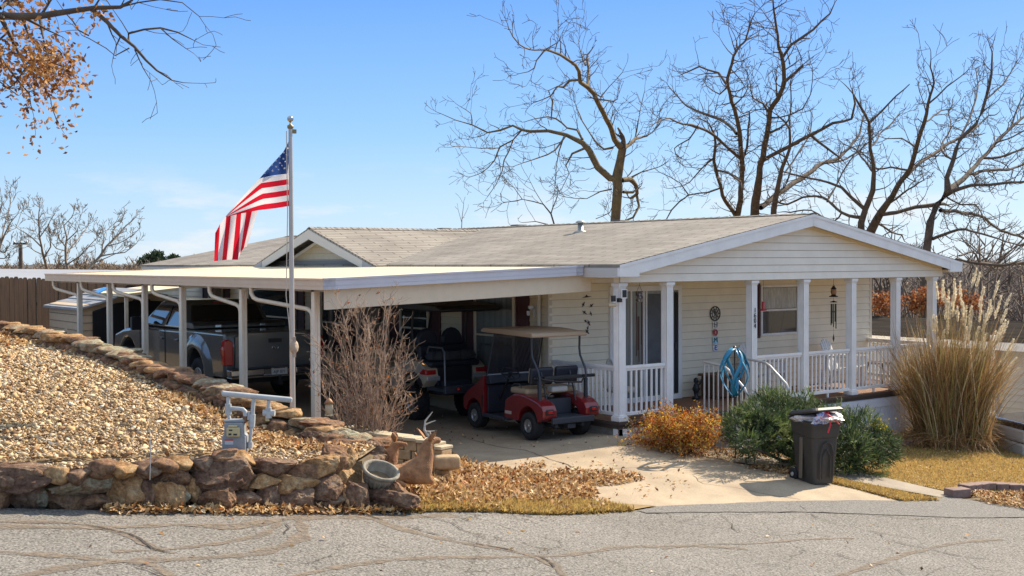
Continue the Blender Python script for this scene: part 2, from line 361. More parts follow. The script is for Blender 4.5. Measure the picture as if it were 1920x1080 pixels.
def ribbons(name, lines, m, zoff, wob=.012):
    vs = []; fs = []
    for w, L in lines:
        P = [gpt(u, v) for u, v in L]; Q = []
        for i in range(len(P)-1):
            k = max(2, int((P[i+1]-P[i]).length/.12))
            for j in range(k):
                t = j/k; p0 = P[max(i-1, 0)]; p1 = P[i]; p2 = P[i+1]; p3 = P[min(i+2, len(P)-1)]
                q = .5*((2*p1)+(p2-p0)*t+(2*p0-5*p1+4*p2-p3)*t*t+(3*p1-p0-3*p2+p3)*t**3); Q.append(q)
        Q.append(P[-1]); o = len(vs)
        for i, q in enumerate(Q):
            d = (Q[min(i+1, len(Q)-1)]-Q[max(i-1, 0)]); s = Vector((-d.y, d.x, 0)).normalized(); ww = w*(.65+.7*noise.noise(q*5.3)+.35*noise.noise(q*17.)) 
            c = s*noise.noise(q*9.)*wob*2
            for e in (-.5, .5):
                p = q+c+s*e*max(ww, w*.3); vs.append((p.x, p.y, G(p.x, p.y)+zoff))
        fs += [(o+2*i, o+2*i+1, o+2*i+3, o+2*i+2) for i in range(len(Q)-1)]
    me = bpy.data.meshes.new(name); me.from_pydata(vs, [], fs); me.materials.append(m); o = bpy.data.objects.new(name, me); COL.objects.link(o); tag(o, kind='structure')
ribbons('road_crack_filler', [
 (0.210, [(0, 988), (100, 990), (230, 990), (330, 985), (440, 988), (530, 975), (620, 971), (760, 972), (850, 966)]),
 (0.150, [(-20, 978), (90, 980), (160, 984), (240, 1005), (300, 1032), (330, 1038)]),
 (0.195, [(560, 974), (568, 1000), (540, 1022), (470, 1040), (380, 1048), (260, 1052), (150, 1062), (60, 1078), (0, 1090)]),
 (0.120, [(530, 976), (500, 1000), (440, 1015), (330, 1030), (210, 1036)]),
 (0.180, [(-10, 1037), (90, 1042), (200, 1052), (290, 1062), (330, 1090)]),
 (0.165, [(700, 973), (760, 995), (860, 1018), (940, 1030), (1000, 1045), (1040, 1062), (1060, 1085)]),
 (0.150, [(500, 1090), (620, 1068), (700, 1055), (800, 1047), (930, 1046), (1050, 1043), (1110, 1036), (1170, 1027), (1300, 1025), (1400, 1030)]),
 (0.090, [(1240, 1030), (1320, 1022), (1420, 1020), (1520, 1012), (1600, 1010)]),
 (0.135, [(1560, 1085), (1640, 1060), (1700, 1040), (1790, 1020), (1880, 1012)])], M_TAR, .010)
ribbons('road_cracks', [
 (0.035, [(160, 984), (215, 998), (262, 1012), (290, 1030), (330, 1038)]), (.03, [(205, 1055), (260, 1064), (300, 1078), (330, 1092)]),
 (0.030, [(690, 968), (770, 990), (860, 1015), (950, 1032), (1010, 1046), (1035, 1062), (1055, 1085)]), (.025, [(760, 962), (830, 978), (880, 1000), (925, 1016)]),
 (0.020, [(530, 975), (540, 992), (530, 1003)]), (.018, [(1215, 964), (1300, 963), (1400, 966), (1500, 961), (1640, 967), (1700, 974), (1800, 973), (1930, 971)]),
 (0.020, [(1500, 950), (1540, 975), (1600, 990), (1650, 1000), (1720, 1012)]), (.02, [(1550, 1035), (1600, 1050), (1660, 1062), (1700, 1080)]),
 (0.020, [(1350, 965), (1370, 985), (1385, 1000)]), (.02, [(1640, 1000), (1680, 1018), (1740, 1030), (1800, 1045), (1880, 1052)]), (.015, [(1420, 1060), (1500, 1066), (1560, 1075)])], M_CRACK, .016, .03)
ribbons('driveway_cracks', [
 (0.030, [(865, 820), (930, 838), (985, 846), (1030, 862), (1065, 873), (1080, 882)]), (.012, [(1080, 880), (1130, 881), (1200, 877), (1270, 868)]),
 (0.014, [(1300, 893), (1320, 908), (1380, 916), (1440, 929), (1500, 938)]), (.014, [(960, 800), (1050, 800), (1140, 806)]), (.012, [(1245, 868), (1290, 852)])], mat('drive_crack', (.13, .1, .07), 1.), .0145, .02)

# ---------------------------------------------------------------- gravel bed
wall_x = -5.72
bed_out = [(-6.4, -2.75), (-6.75, -1.5), (-7.0, 0), (-7.02, 14), (-5, 26), (-22, 24), (-22, 0), (-12.5, -2.35), (-10.9, -2.78), (-9.7, -3.2), (-8.8, -3.28), (-7.6, -3.35), (-6.9, -3.2)]
M_GRAVBASE = mat('gravel_base', (.36, .27, .15), .95, col2=(.15, .1, .055), vscale=26, bump=.6, bscale=28)
sheet('gravel_bed', bed_out, M_GRAVBASE, Hg, .4, -.02)
ico = [(0,0,.62),(.9,0,.12),(.28,.86,.1),(-.72,.53,.14),(-.72,-.53,.1),(.28,-.86,.14),(.0,0,-.5)]
icof = [(0,1,2),(0,2,3),(0,3,4),(0,4,5),(0,5,1),(6,2,1),(6,3,2),(6,4,3),(6,5,4),(6,1,5)]
def gravel():
    P = []
    n = 0; pts = []
    while n < 100000:
        q = rng.uniform([-14.5, -3.3], [-6.2, 16], (60000, 2)); q = q[inpoly(q, bed_out)]
        d = np.hypot(q[:, 0]-CAM[0], q[:, 1]-CAM[1]); keep = rng.random(len(q)) < np.clip(1.25-(d-11)/22, .3, 1); q = q[keep]; pts.append(q); n += len(q)
    q = np.vstack(pts); d = np.hypot(q[:, 0]-CAM[0], q[:, 1]-CAM[1])
    z = Hg(q[:, 0], q[:, 1])+rng.uniform(-.012, .018, len(q))
    s = rng.lognormal(math.log(.0155), .55, len(q))*np.clip(d/17, .9, 1.5); s = np.minimum(s, .06)
    sc = np.c_[s*rng.uniform(.8, 1.5, len(q)), s, s*rng.uniform(.5, 1., len(q))]
    M_ST = mat('gravel_stones', (.5, .4, .25), .85, attr='rnd', spec=.3, ramp=[(0, (.12, .07, .04)), (.12, (.30, .16, .07)), (.3, (.46, .31, .15)), (.55, (.60, .44, .24)), (.8, (.68, .54, .34)), (.93, (.42, .36, .28)), (1, (.80, .72, .56))])
    o = scatter('gravel', M_ST, np.c_[q, z], ico, icof, sc, .45, squash=.16); tag(o, 'tan and cream river gravel spread over the raised bed', 'gravel', kind='stuff')
gravel()

# ---------------------------------------------------------------- stones
def rockmat(name, r, sc=4.):
    m = mat(name, r[1][1], .92, ramp=r, vscale=sc, detail=10, spec=.25); t = m.node_tree; bs = t.nodes['Principled BSDF']; g = t.nodes.new('ShaderNodeTexCoord')
    src = bs.inputs['Base Color'].links[0].from_socket
    n = t.nodes.new('ShaderNodeTexNoise'); n.inputs['Scale'].default_value = 22; n.inputs['Detail'].default_value = 8; n.inputs['Roughness'].default_value = .75; t.links.new(g.outputs['Object'], n.inputs['Vector'])
    r_ = t.nodes.new('ShaderNodeMapRange'); r_.inputs[1].default_value = .3; r_.inputs[2].default_value = .7; r_.inputs[3].default_value = .3; r_.inputs[4].default_value = 1.5; t.links.new(n.outputs['Fac'], r_.inputs[0])
    x = t.nodes.new('ShaderNodeMix'); x.data_type = 'RGBA'; x.blend_type = 'MULTIPLY'; x.inputs[0].default_value = 1; t.links.new(src, x.inputs[6]); t.links.new(r_.outputs[0], x.inputs[7]); t.links.new(x.outputs[2], bs.inputs['Base Color'])
    bp = t.nodes.new('ShaderNodeBump'); bp.inputs['Strength'].default_value = .9; bp.inputs['Distance'].default_value = .035; t.links.new(n.outputs['Fac'], bp.inputs['Height']); t.links.new(bp.outputs[0], bs.inputs['Normal']); return m
M_ROCK = rockmat('sandstone', [(.30, (.10, .055, .035)), (.44, (.24, .13, .075)), (.54, (.33, .19, .10)), (.64, (.21, .13, .085)), (.74, (.42, .32, .21))])
M_ROCKP = rockmat('purple_sandstone', [(.30, (.075, .045, .032)), (.45, (.18, .105, .068)), (.58, (.26, .165, .105)), (.75, (.40, .32, .23))], 4.5)
M_ROCKO = rockmat('ochre_sandstone', [(.3, (.16, .085, .04)), (.46, (.38, .215, .095)), (.58, (.46, .29, .14)), (.75, (.52, .41, .25))])
M_LICH = rockmat('lichen_stone', [(.3, (.17, .11, .07)), (.45, (.34, .245, .15)), (.57, (.35, .33, .22)), (.7, (.50, .45, .33))], 6.)
ROCKM = [M_ROCK, M_ROCKP, M_ROCKO, M_LICH]
def rock(name, c, d, m, parent, rz=0., tilt=0., seed=0, sub=3, rough=.13, boxy=.65):
    bm = bmesh.new(); bmesh.ops.create_icosphere(bm, subdivisions=sub+1, radius=1.)
    o = Vector((seed*3.7, seed*1.3, seed*.7)); Rm = Matrix.Rotation(rz, 3, 'Z') @ Matrix.Rotation(tilt, 3, 'Y')
    rr = random.Random(seed); planes = [(Vector((rr.gauss(0, 1), rr.gauss(0, 1), rr.gauss(0, .8))).normalized(), rr.uniform(.55, .88)) for _ in range(16)]
    for v in bm.verts:
        p = v.co.copy(); k = max(abs(p.x), abs(p.y), abs(p.z)); p = p.lerp(p/k*.82, boxy)
        for nn, dd in planes:
            h = p.dot(nn)-dd
            if h > 0: p -= nn*h
        rg = 1-abs(noise.noise(p*3.1+o))*2
        p *= 1+rough*noise.noise(p*1.3+o)*1.6+rough*.65*noise.noise(p*4+o)+rough*.40*noise.noise(p*9+o)+rough*.22*noise.noise(p*22+o)-rough*.45*max(0, rg-.72)*2
        v.co = Rm @ Vector((p.x*d[0]*.64, p.y*d[1]*.64, p.z*d[2]*.64))
    me = bpy.data.meshes.new(name); bm.to_mesh(me); bm.free(); me.materials.append(m)
    for p in me.polygons: p.use_smooth = sub < 3
    ob = bpy.data.objects.new(name, me); COL.objects.link(ob); ob.location = c; ob.parent = parent; return ob
# the boulder wall along the road: (left, top, right, bottom) of every stone as measured, depth order, material
BW = [(-60,872,100,912,1),(100,878,205,930,3),(205,872,278,905,0),(278,878,352,912,0),(360,866,468,912,1),(470,860,545,893,1),(540,868,600,898,0),(572,858,640,892,2),
 (-70,895,30,954,0),(22,905,80,954,1),(62,915,90,952,3),(85,918,150,955,0),(140,928,210,956,0),(196,900,268,957,2),(262,905,292,958,1),(278,910,340,960,2),(322,912,358,944,3),(350,892,380,945,2),
 (375,912,430,955,0),(425,918,480,952,1),(480,912,522,953,1),(518,922,580,954,1),(455,892,515,916,2),(498,888,585,925,2),(578,892,640,930,1),(585,925,640,955,1),(620,880,660,905,2),
 (636,905,684,955,1),(684,918,770,958,1),(600,838,655,880,0),(640,915,660,950,2),(712,905,762,955,0),(640,845,668,880,2),(345,905,372,925,2),(405,900,470,918,0)]
bw = thing('boulder_wall', 'low retaining wall of rough brown and purple boulders edging the gravel bed along the road', 'stone wall', (-8.8, -3.3, .2))
def wall_base(u):
    return float(np.interp(u, [-80, 0, 400, 700, 780], [952, 954, 960, 962, 962]))
for i, (l, t, r, b, mi) in enumerate(BW):
    u = (l+r)/2; base = gpt(u, wall_base(u)); D = float(np.dot(np.array(base)-CAM, _F))
    up = (wall_base(u)-b)*D/FP; D += .10+up*.38+(0.02*(i % 3)); c = pd(u, (t+b)/2, D)
    w = (r-l)/FP*D; h = (b-t)/FP*D
    rock('boulder', Vector(c)-bw.location, (w*1.16, max(.24, w*.75), h*1.2), ROCKM[mi], bw, rz=-.5+rnd.uniform(-.15, .15), tilt=rnd.uniform(-.1, .1), seed=i+3)
P2 = [(-11.35, -2.74), (-13, -2.25), (-15.5, -1.6), (-19, -.9)]
for q in range(2):
    for k in range(15):
        s = (k+.5*q)/15*7.9; x = -11.35-s*.97; yy = float(np.interp(-x, [-p[0] for p in P2], [p[1] for p in P2])); rock('boulder', Vector((x, yy+.12*q+.1, G(x, yy)+.13+.27*q))-bw.location, (.56, .42, .36), ROCKM[(k*7+q*3) % 4], bw, rz=.25, seed=900+k+40*q, sub=2)
for k in range(17):
    x = -11.6+k*.2+rnd.uniform(-.04, .04); yy = float(np.interp(x, [-11.6, -10.9, -9.7, -8.4], [-2.5, -2.72, -3.12, -3.2])); rock('boulder', Vector((x, yy-.06, .70-.02*(k % 3)+.0*x))-bw.location, (.30, .24, .17), ROCKM[(k*5) % 3], bw, rz=rnd.uniform(-.6, .6), seed=980+k, sub=2)
# backing earth behind the boulders, then fill stones
mb = MB(); L = [(-12.6, -2.2), (-11, -2.45), (-9.7, -2.95), (-8.8, -3.1), (-7.6, -3.25), (-6.85, -3.15), (-6.35, -2.7), (-6.3, -2.2), (-6.6, -2.3), (-7, -2.75), (-8.8, -2.75), (-9.9, -2.5), (-12.6, -1.7)]
mb.prism(L, -.35, .48); mb.prism([(-19, -.7), (-15.5, -1.4), (-12.6, -2.25), (-11, -2.55), (-9.7, -3.0), (-8.9, -3.12), (-8.7, -2.8), (-9.9, -2.5), (-12.6, -1.8), (-15.5, -.9), (-19, -.2)], .2, .68); mb.build('rubble_core', M_GROUND, bw, loc=-bw.location)
# side wall of flat stones beside the carport
sw = thing('dry_stone_wall', 'long dry stone wall with flat capstones climbing beside the carport posts', 'stone wall', (-6.9, 4, .2))
def topz(y): return float(np.interp(y, [-2.8, -2.1, -1.4, 0, 1.4, 3.1, 6.3, 9.5, 14], [.54, .68, .86, 1.04, 1.13, 1.23, 1.42, 1.48, 1.5]))
def wx(y): return float(np.interp(y, [-2.8, -2, -.9, .6], [-6.5, -6.72, -6.92, -7.02]))
mbw = MB(); ys = np.arange(-2.5, 12.2, .4)
for k in range(len(ys)-1):
    a, b = ys[k], ys[k+1]; za, zb = topz(a)-.1, topz(b)-.1
    xo = wx(a)+5.6
    mbw.add([(-5.78+xo, a, -.5), (-5.42+xo, a, -.5), (-5.42+xo, a, za), (-5.78+xo, a, za), (-5.78+xo, b, -.7), (-5.42+xo, b, -.7), (-5.42+xo, b, zb), (-5.78+xo, b, zb)], [(0,1,2,3),(7,6,5,4),(3,2,6,7),(0,3,7,4),(1,5,6,2)])
mbw.build('mortar_core', M_GROUND, sw, loc=-sw.location)
y = -2.6; k = 0
while y < 12:
    l = rnd.uniform(.24, .42)*(1 if y < 4 else 1.45); yc = y+l/2; xo = wx(yc)+5.6
    rock('capstone', Vector((-5.6+xo+rnd.uniform(-.04, .04), yc, topz(yc)-.05))-sw.location, (.5 if yc < 2 else .56, l*1.12, .14), ROCKM[3 if rnd.random() < .2 else 2 if rnd.random() < .5 else 0], sw, rz=rnd.uniform(-.12, .12), tilt=rnd.uniform(-.06, .06), seed=100+k, sub=2, rough=.1, boxy=.85)
    k += 1; y += l*.94
y = -2.5
while y < 12:
    l = rnd.uniform(.2, .42); yc = y+l/2; xo = wx(yc)+5.6
    for q in range(2):
        rock('wall_stone', Vector((-5.74+xo+rnd.uniform(-.03, .03), yc+q*.1, topz(yc)-.19-.16*q))-sw.location, (.32, l*1.1, .19), ROCKM[0 if rnd.random() < .5 else 1 if rnd.random() < .4 else 2], sw, rz=rnd.uniform(-.2, .2), seed=300+k, sub=1, rough=.14, boxy=.7); k += 1
    y += l
# curved end of the side wall near the deer
for i, (u, v, w, h, D) in enumerate([(600,800,70,22,14.7),(640,818,70,22,14.45),(676,832,66,24,14.3),(690,862,66,40,14.0),(655,846,55,30,14.05),(704,850,50,34,14.1),(708,832,50,22,14.3),(668,868,50,36,13.9),(625,842,45,30,14.15),(590,825,45,28,14.3)]):
    c = pd(u, v, D); rock('capstone' if i in (0, 1, 2, 6) else 'wall_stone', Vector(c)-sw.location, (w/FP*D*1.15, w/FP*D*.9, h/FP*D*1.2), ROCKM[3 if i in (1, 2) else 1 if i % 2 else 0], sw, rz=-.4+.1*i, seed=700+i)
# ---------------------------------------------------------------- house
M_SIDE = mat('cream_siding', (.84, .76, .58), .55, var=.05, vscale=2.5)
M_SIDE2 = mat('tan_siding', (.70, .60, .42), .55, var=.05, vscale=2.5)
M_TRIM = mat('white_trim', (.83, .82, .79), .45, var=.06, vscale=3)
M_TAN = mat('tan_trim', (.68, .59, .45), .5, var=.05, vscale=3)
M_SOFF = mat('soffit', (.72, .62, .43), .6)
M_SKIRT = mat('skirting', (.62, .64, .68), .5, var=.06, vscale=4)
M_DECK = mat('deck_boards', (.26, .13, .065), .75, col2=(.17, .095, .055), vscale=3, stretch=(14, 1, 1), bump=.2)
M_DEDGE = mat('deck_edge', (.085, .06, .045), .8)
M_GLASS = mat('window_glass', (.035, .045, .05), .04, spec=.8, coat=.6)
M_GLASS2 = mat('curtained_glass', (.15, .175, .17), .25, var=.3, vscale=1.2, stretch=(7, 7, .4), spec=.6, coat=.5)
M_BLIND = mat('blinds', (.34, .34, .31), .5, spec=.5)
M_SHUT = mat('maroon_shutter', (.085, .028, .028), .6)
M_ALU = mat('aluminium', (.62, .62, .62), .35, metal=.7)
M_BLACK = mat('black_plastic', (.018, .018, .02), .45)
M_DARK = mat('dark_interior', (.02, .018, .018), .8)
def shingle(name, rot):
    m = mat(name, (.4, .36, .29), .95, spec=.2); t = m.node_tree; b = t.nodes['Principled BSDF']
    g = t.nodes.new('ShaderNodeTexCoord'); mp_ = t.nodes.new('ShaderNodeMapping'); mp_.inputs['Rotation'].default_value = (0, 0, rot); t.links.new(g.outputs['Object'], mp_.inputs[0])
    br = t.nodes.new('ShaderNodeTexBrick'); t.links.new(mp_.outputs[0], br.inputs['Vector']); br.offset = .5
    br.inputs['Scale'].default_value = 1; br.inputs['Brick Width'].default_value = .95; br.inputs['Row Height'].default_value = .142; br.inputs['Mortar Size'].default_value = .019; br.inputs['Mortar Smooth'].default_value = .6
    br.inputs['Color1'].default_value = (.37, .335, .285, 1); br.inputs['Color2'].default_value = (.295, .268, .228, 1); br.inputs['Mortar'].default_value = (.13, .11, .09, 1)
    n = t.nodes.new('ShaderNodeTexNoise'); n.inputs['Scale'].default_value = .8; n.inputs['Detail'].default_value = 9; n.inputs['Roughness'].default_value = .7; t.links.new(g.outputs['Object'], n.inputs['Vector'])
    r = t.nodes.new('ShaderNodeMapRange'); r.inputs[1].default_value = .3; r.inputs[2].default_value = .7; r.inputs[3].default_value = .66; r.inputs[4].default_value = 1.12; t.links.new(n.outputs['Fac'], r.inputs[0])
    x = t.nodes.new('ShaderNodeMix'); x.data_type = 'RGBA'; x.blend_type = 'MULTIPLY'; x.inputs[0].default_value = 1; t.links.new(br.outputs['Color'], x.inputs[6]); t.links.new(r.outputs[0], x.inputs[7]); t.links.new(x.outputs[2], b.inputs['Base Color'])
    bp = t.nodes.new('ShaderNodeBump'); bp.inputs['Strength'].default_value = .5; bp.inputs['Distance'].default_value = .01; bp.invert = True; t.links.new(br.outputs['Fac'], bp.inputs['Height']); t.links.new(bp.outputs[0], b.inputs['Normal']); return m
M_SH1 = shingle('shingles', R_(90)); M_SH2 = shingle('shingles_cross', 0)

house = thing('house', 'cream sided single storey manufactured home with a gabled front porch and long shingle roof', 'house', (4.8, 6, -.5))
HL = -house.location
def hp(mb, name, m, parent=None, **k):
    return mb.build(name, m, parent or house, loc=(HL if parent is None else None), **k)
M_LAPSHADE = mat('siding_lap_shade', (.52, .45, .34), .9)  # darker siding tone in the slots, painting the shadow line under each board
def siding(mb, axis, fixed, a0, a1, z0, z1, out, top=None, ex=.145):
    """horizontal lap boards; axis 'x' = wall runs along x at y=fixed; out = direction the boards face (+1/-1); top(z) -> clipped ends"""
    z = z0
    while z < z1-1e-4:
        zb = min(z+ex, z1); e0, e1 = a0, a1
        lo = (a0, a1) if not top else top(z); hi = (a0, a1) if not top else top(zb)
        if hi[1] <= hi[0]: hi = ((lo[0]+lo[1])/2-.01, (lo[0]+lo[1])/2+.01)
        t = .030*out
        def P(a, z_, o): return (a, fixed+o, z_) if axis == 'x' else (fixed+o, a, z_)
        zs = z+.010; mb.add([P(lo[0], zs, t), P(lo[1], zs, t), P(hi[1], zb, .014*out), P(hi[0], zb, .014*out), P(lo[0], zs, 0), P(lo[1], zs, 0), P(hi[1], zb, 0), P(hi[0], zb, 0), P(lo[0], z, .004*out), P(lo[1], z, .004*out), P(lo[1], zs, .004*out), P(lo[0], zs, .004*out)], [(0, 1, 2, 3), (4, 5, 1, 0), (3, 2, 6, 7), (8, 9, 10, 11)]); mb.mi[-1] = 1
        z = zb
GE, GP, XP, XE0, XE1, YF = 2.69, 3.64, 4.8, -.25, 9.86, -.28
SL = (GP-GE)/(XP-XE0)
YB = 22.0; WX0, WX1 = 0., 9.6
# walls
mb = MB(); siding(mb, 'x', 1.91, WX0, 9.62, .0, 2.42, -1); mb.span((.05, 1.915, -.3), (9.6, 2.05, 2.42)); hp(mb, 'front_wall', [M_SIDE, M_LAPSHADE])
mb = MB(); siding(mb, 'y', 0.0, 1.93, YB-.3, .02, 2.5, -1); mb.span((.003, 2.06, -.5), (.12, YB-.3, 2.5)); hp(mb, 'side_wall', [M_SIDE2, M_LAPSHADE])
mb = MB(); mb.span((9.5, 2.06, -1.2), (9.6, YB-.3, 2.5)); mb.span((.13, YB-.42, -.6), (9.49, YB-.3, 2.5)); hp(mb, 'rear_wall', M_SIDE)
mb = MB(); mb.span((-.022, 1.885, -.02), (.075, 1.975, 2.42)); hp(mb, 'corner_trim', M_TAN, bevel=.006); mb = MB(); mb.span((9.55, 1.88, 0), (9.64, 1.98, 2.42)); hp(mb, 'corner_trim', M_TAN, bevel=.006)
# gable wall and beam under it
def gtop(z):
    q = (z-(GE-.19))/SL; return (XE0+.3+max(0, q), XE1-.3-max(0, q))
mb = MB(); siding(mb, 'x', 0.0, 0, 9.6, 2.37, 3.42, -1, top=lambda z: (0, 9.52) if z < GE-.13 else gtop(z), ex=.14)
mb.add([(0, .004, 2.37), (9.52, .004, 2.37), (9.52, .004, 2.5), (XP, .004, 3.47), (0, .004, 2.5), (0, .14, 2.37), (9.52, .14, 2.37), (9.52, .14, 2.5), (XP, .14, 3.47), (0, .14, 2.5)], [(0,1,2,3,4), (5,6,7,8,9), (0,1,6,5), (1,2,7,6), (0,4,9,5)])
hp(mb, 'gable_wall', [mat('gable_siding', (.84, .79, .67), .55, var=.04, vscale=2.5), M_LAPSHADE])
mb = MB(); mb.span((.002, .145, 2.372), (.14, 1.9, 2.52)); hp(mb, 'porch_beam', M_TAN); mb = MB(); mb.span((9.38, .145, 2.372), (9.52, 1.9, 2.52)); hp(mb, 'porch_beam', M_TAN)
mb = MB(); mb.span((.15, .15, 2.40), (9.37, 1.88, 2.43)); hp(mb, 'porch_ceiling', M_SOFF)
# roof
mb = MB(); th = .05
for sx in (0, 1):
    e = XE0-.01 if sx == 0 else XE1+.01; ze = GE
    A, B = (e, ze), (XP, GP+.0)
    mb.add([(A[0], YF-.01, A[1]), (B[0], YF-.01, B[1]), (B[0], YB, B[1]), (A[0], YB, A[1]), (A[0], YF-.01, A[1]-th), (B[0], YF-.01, B[1]-th), (B[0], YB, B[1]-th), (A[0], YB, A[1]-th)], [(0,1,2,3), (7,6,5,4), (0,4,5,1), (1,5,6,2), (2,6,7,3), (3,7,4,0)])
roof = hp(mb, 'roof', M_SH1)
# ridge cap
mb = MB(); y = YF
while y < YB-.2:
    mb.add([(XP-.14, y, GP-.008), (XP, y, GP+.022), (XP+.14, y, GP-.008), (XP-.14, y+.24, GP-.013), (XP, y+.24, GP+.012), (XP+.14, y+.24, GP-.013)], [(0,1,4,3), (1,2,5,4), (0,1,2)]); y += .22
mb.build('ridge_cap', M_SH2, roof)
for (px_, s) in [((3.5, 5.08), .1)]:
    mb = MB(); x, y = px_; zr = GE+(x-XE0)*SL; mb.lathe([(.16, zr-.03), (.13, zr+.015), (.062, zr+.03), (.06, zr+.2)], 14, (x, y, 0)); mb.lathe([(.11, zr+.19), (.105, zr+.22), (.05, zr+.25)], 14, (x, y, 0)); mb.build('roof_vent', mat('galvanised', (.42, .42, .38), .5, metal=.5, var=.15), roof)
for u, v in [(1163, 415), (973, 422), (833, 430)]:
    p = px(u, v, 5.35); mb = MB(); y = p[1]; mb.box((5.35, y, GP-.03), (.45, .42, .2), taper=.72); mb.build('box_vent', mat('dark_vent', (.06, .055, .05), .7), roof, bevel=.02)
# soffit, fascia
mb = MB()
for s in (0, 1):
    e, w0 = (XE0, 0.) if s == 0 else (XE1, 9.5)
    x0, x1 = (XE0+.02, 0.0) if s == 0 else (9.53, XE1-.02)
    mb.span((x0, YF+.03, 2.505), (x1, YB-.2, 2.525))
    a, b = (XE0+.05, GE-.175), (XP, GP-.185)
    if s: a = (XE1-.05, GE-.175)
    mb.add([(a[0], YF+.03, a[1]), (b[0], YF+.03, b[1]), (b[0], -.02, b[1]), (a[0], -.02, a[1])], [(0, 1, 2, 3)])
hp(mb, 'soffit', M_SOFF)
mb = MB()  # small frieze under the rake
for s in (0, 1):
    e = 0.02 if s == 0 else 9.5
    mb.add([(e, -.026, GE-.17+.27*SL), (XP, -.026, GP-.19), (XP, -.026, GP-.26), (e, -.026, GE-.24+.27*SL)], [(0, 1, 2, 3)])
hp(mb, 'rake_frieze', M_SOFF)
FH = .185
mb = MB()
for s in (0, 1):
    a = XE0 if s == 0 else XE1; sg = 1 if s == 0 else -1; ar = a+sg*.46
    zr = lambda x: GE+abs(x-a)*SL-.055
    mb.add([(ar, YF, zr(ar)), (XP-sg*.004, YF, zr(XP)), (XP-sg*.004, YF, zr(XP)-FH), (ar, YF, zr(ar)-FH), (ar, YF+.025, zr(ar)), (XP-sg*.004, YF+.025, zr(XP)), (XP-sg*.004, YF+.025, zr(XP)-FH), (ar, YF+.025, zr(ar)-FH)], [(0,1,2,3), (7,6,5,4), (0,4,5,1), (3,2,6,7), (0,3,7,4)])
    x0, x1 = a, ar-sg*.003; zb = GE-.055-FH+.03
    mb.add([(x0, YF-.004, zr(x0)), (x1, YF-.004, zr(x1)), (x1, YF-.004, zb), (x0, YF-.004, zb), (x0, YF+.05, zr(x0)), (x1, YF+.05, zr(x1)), (x1, YF+.05, zb), (x0, YF+.05, zb)], [(0,1,2,3), (7,6,5,4), (0,4,5,1), (3,2,6,7), (0,3,7,4), (1,5,6,2)])
    # thin upper strip (drip edge line)
    mb.add([(a, YF-.012, GE-.012), (XP, YF-.012, GP-.012), (XP, YF-.012, GP-.065), (a, YF-.012, GE-.065)], [(0, 1, 2, 3)])
hp(mb, 'rake_fascia', M_TRIM)
mb = MB(); mb.span((XE0-.002, YF+.052, GE-.055), (XE0+.022, YB-.1, GE-.225)); mb.span((XE1-.022, YF+.052, GE-.055), (XE1+.002, YB-.1, GE-.225)); hp(mb, 'eave_fascia', mat('eave_trim', (.58, .54, .48), .5))
# cross gable over the carport side
cy0, cy1, cyp, cz0, czp = px(712, 495, -.5)[1]+.0, px(478, 500, -.5)[1], px(583, 428, -.5)[1], 2.66, 3.56
sl2 = (czp-cz0)/(cy1-cyp); cy0 = cyp-(czp-cz0)/sl2; CX = -.55
mb = MB()
for s in (-1, 1):
    ye = cyp+s*(czp-cz0)/sl2
    mb.add([(CX, ye, cz0), (CX, cyp, czp), (4.6, cyp, czp), (.1, ye, cz0+.03), (CX, ye, cz0-.05), (CX, cyp, czp-.05), (4.6, cyp, czp-.05), (.1, ye, cz0-.02)], [(0,1,2,3), (7,6,5,4), (0,4,5,1), (3,2,6,7), (0,3,7,4)])
cr_ = hp(mb, 'cross_roof', M_SH2)
mb = MB(); x = CX
while x < 4.4: mb.add([(x, cyp-.14, czp-.03), (x, cyp, czp+.024), (x, cyp+.14, czp-.03), (x+.24, cyp-.14, czp-.036), (x+.24, cyp, czp+.014), (x+.24, cyp+.14, czp-.036)], [(0,1,4,3), (1,2,5,4), (0,1,2)]); x += .22
mb.build('ridge_cap', M_SH1, cr_)
mb = MB()
for s in (-1, 1):
    ye = cyp+s*((czp-cz0)/sl2-.0); f2 = .22
    mb.add([(CX-.02, ye, cz0-.05), (CX-.02, cyp, czp-.05), (CX-.02, cyp, czp-.05-f2), (CX-.02, ye-s*.5, cz0-.05-.02), (CX+.01, ye, cz0-.05), (CX+.01, cyp, czp-.05), (CX+.01, cyp, czp-.05-f2), (CX+.01, ye-s*.5, cz0-.07)], [(0,1,2,3), (7,6,5,4), (3,2,6,7), (0,4,5,1)])
hp(mb, 'cross_fascia', mat('cross_trim', (.60, .57, .50), .5))
mb = MB(); siding(mb, 'y', -.12, cy0+.3, cy1-.3, cz0, czp-.24, -1, top=lambda z: (cyp-(czp-.2-z)/sl2, cyp+(czp-.2-z)/sl2)); hp(mb, 'cross_gable_wall', [mat('cross_siding', (.66, .56, .38), .55, var=.04), M_LAPSHADE])
mb = MB()
for s in (-1, 1): mb.add([(-.12, cyp, czp-.2), (-.12, cyp+s*(czp-.2-cz0)/sl2, cz0), (-.17, cyp+s*(czp-.2-cz0)/sl2, cz0), (-.17, cyp, czp-.2), (-.17, cyp, czp-.27), (-.17, cyp+s*((czp-.2-cz0)/sl2-.3), cz0)], [(0,1,2,3), (3,2,5,4)])
hp(mb, 'cross_frieze', M_TRIM)
mb = MB(); mb.span((-.2, cy0+.4, cz0-.02), (-.15, cy1-.4, cz0+.13)); hp(mb, 'flashing', mat('flashing', (.2, .2, .2), .5))
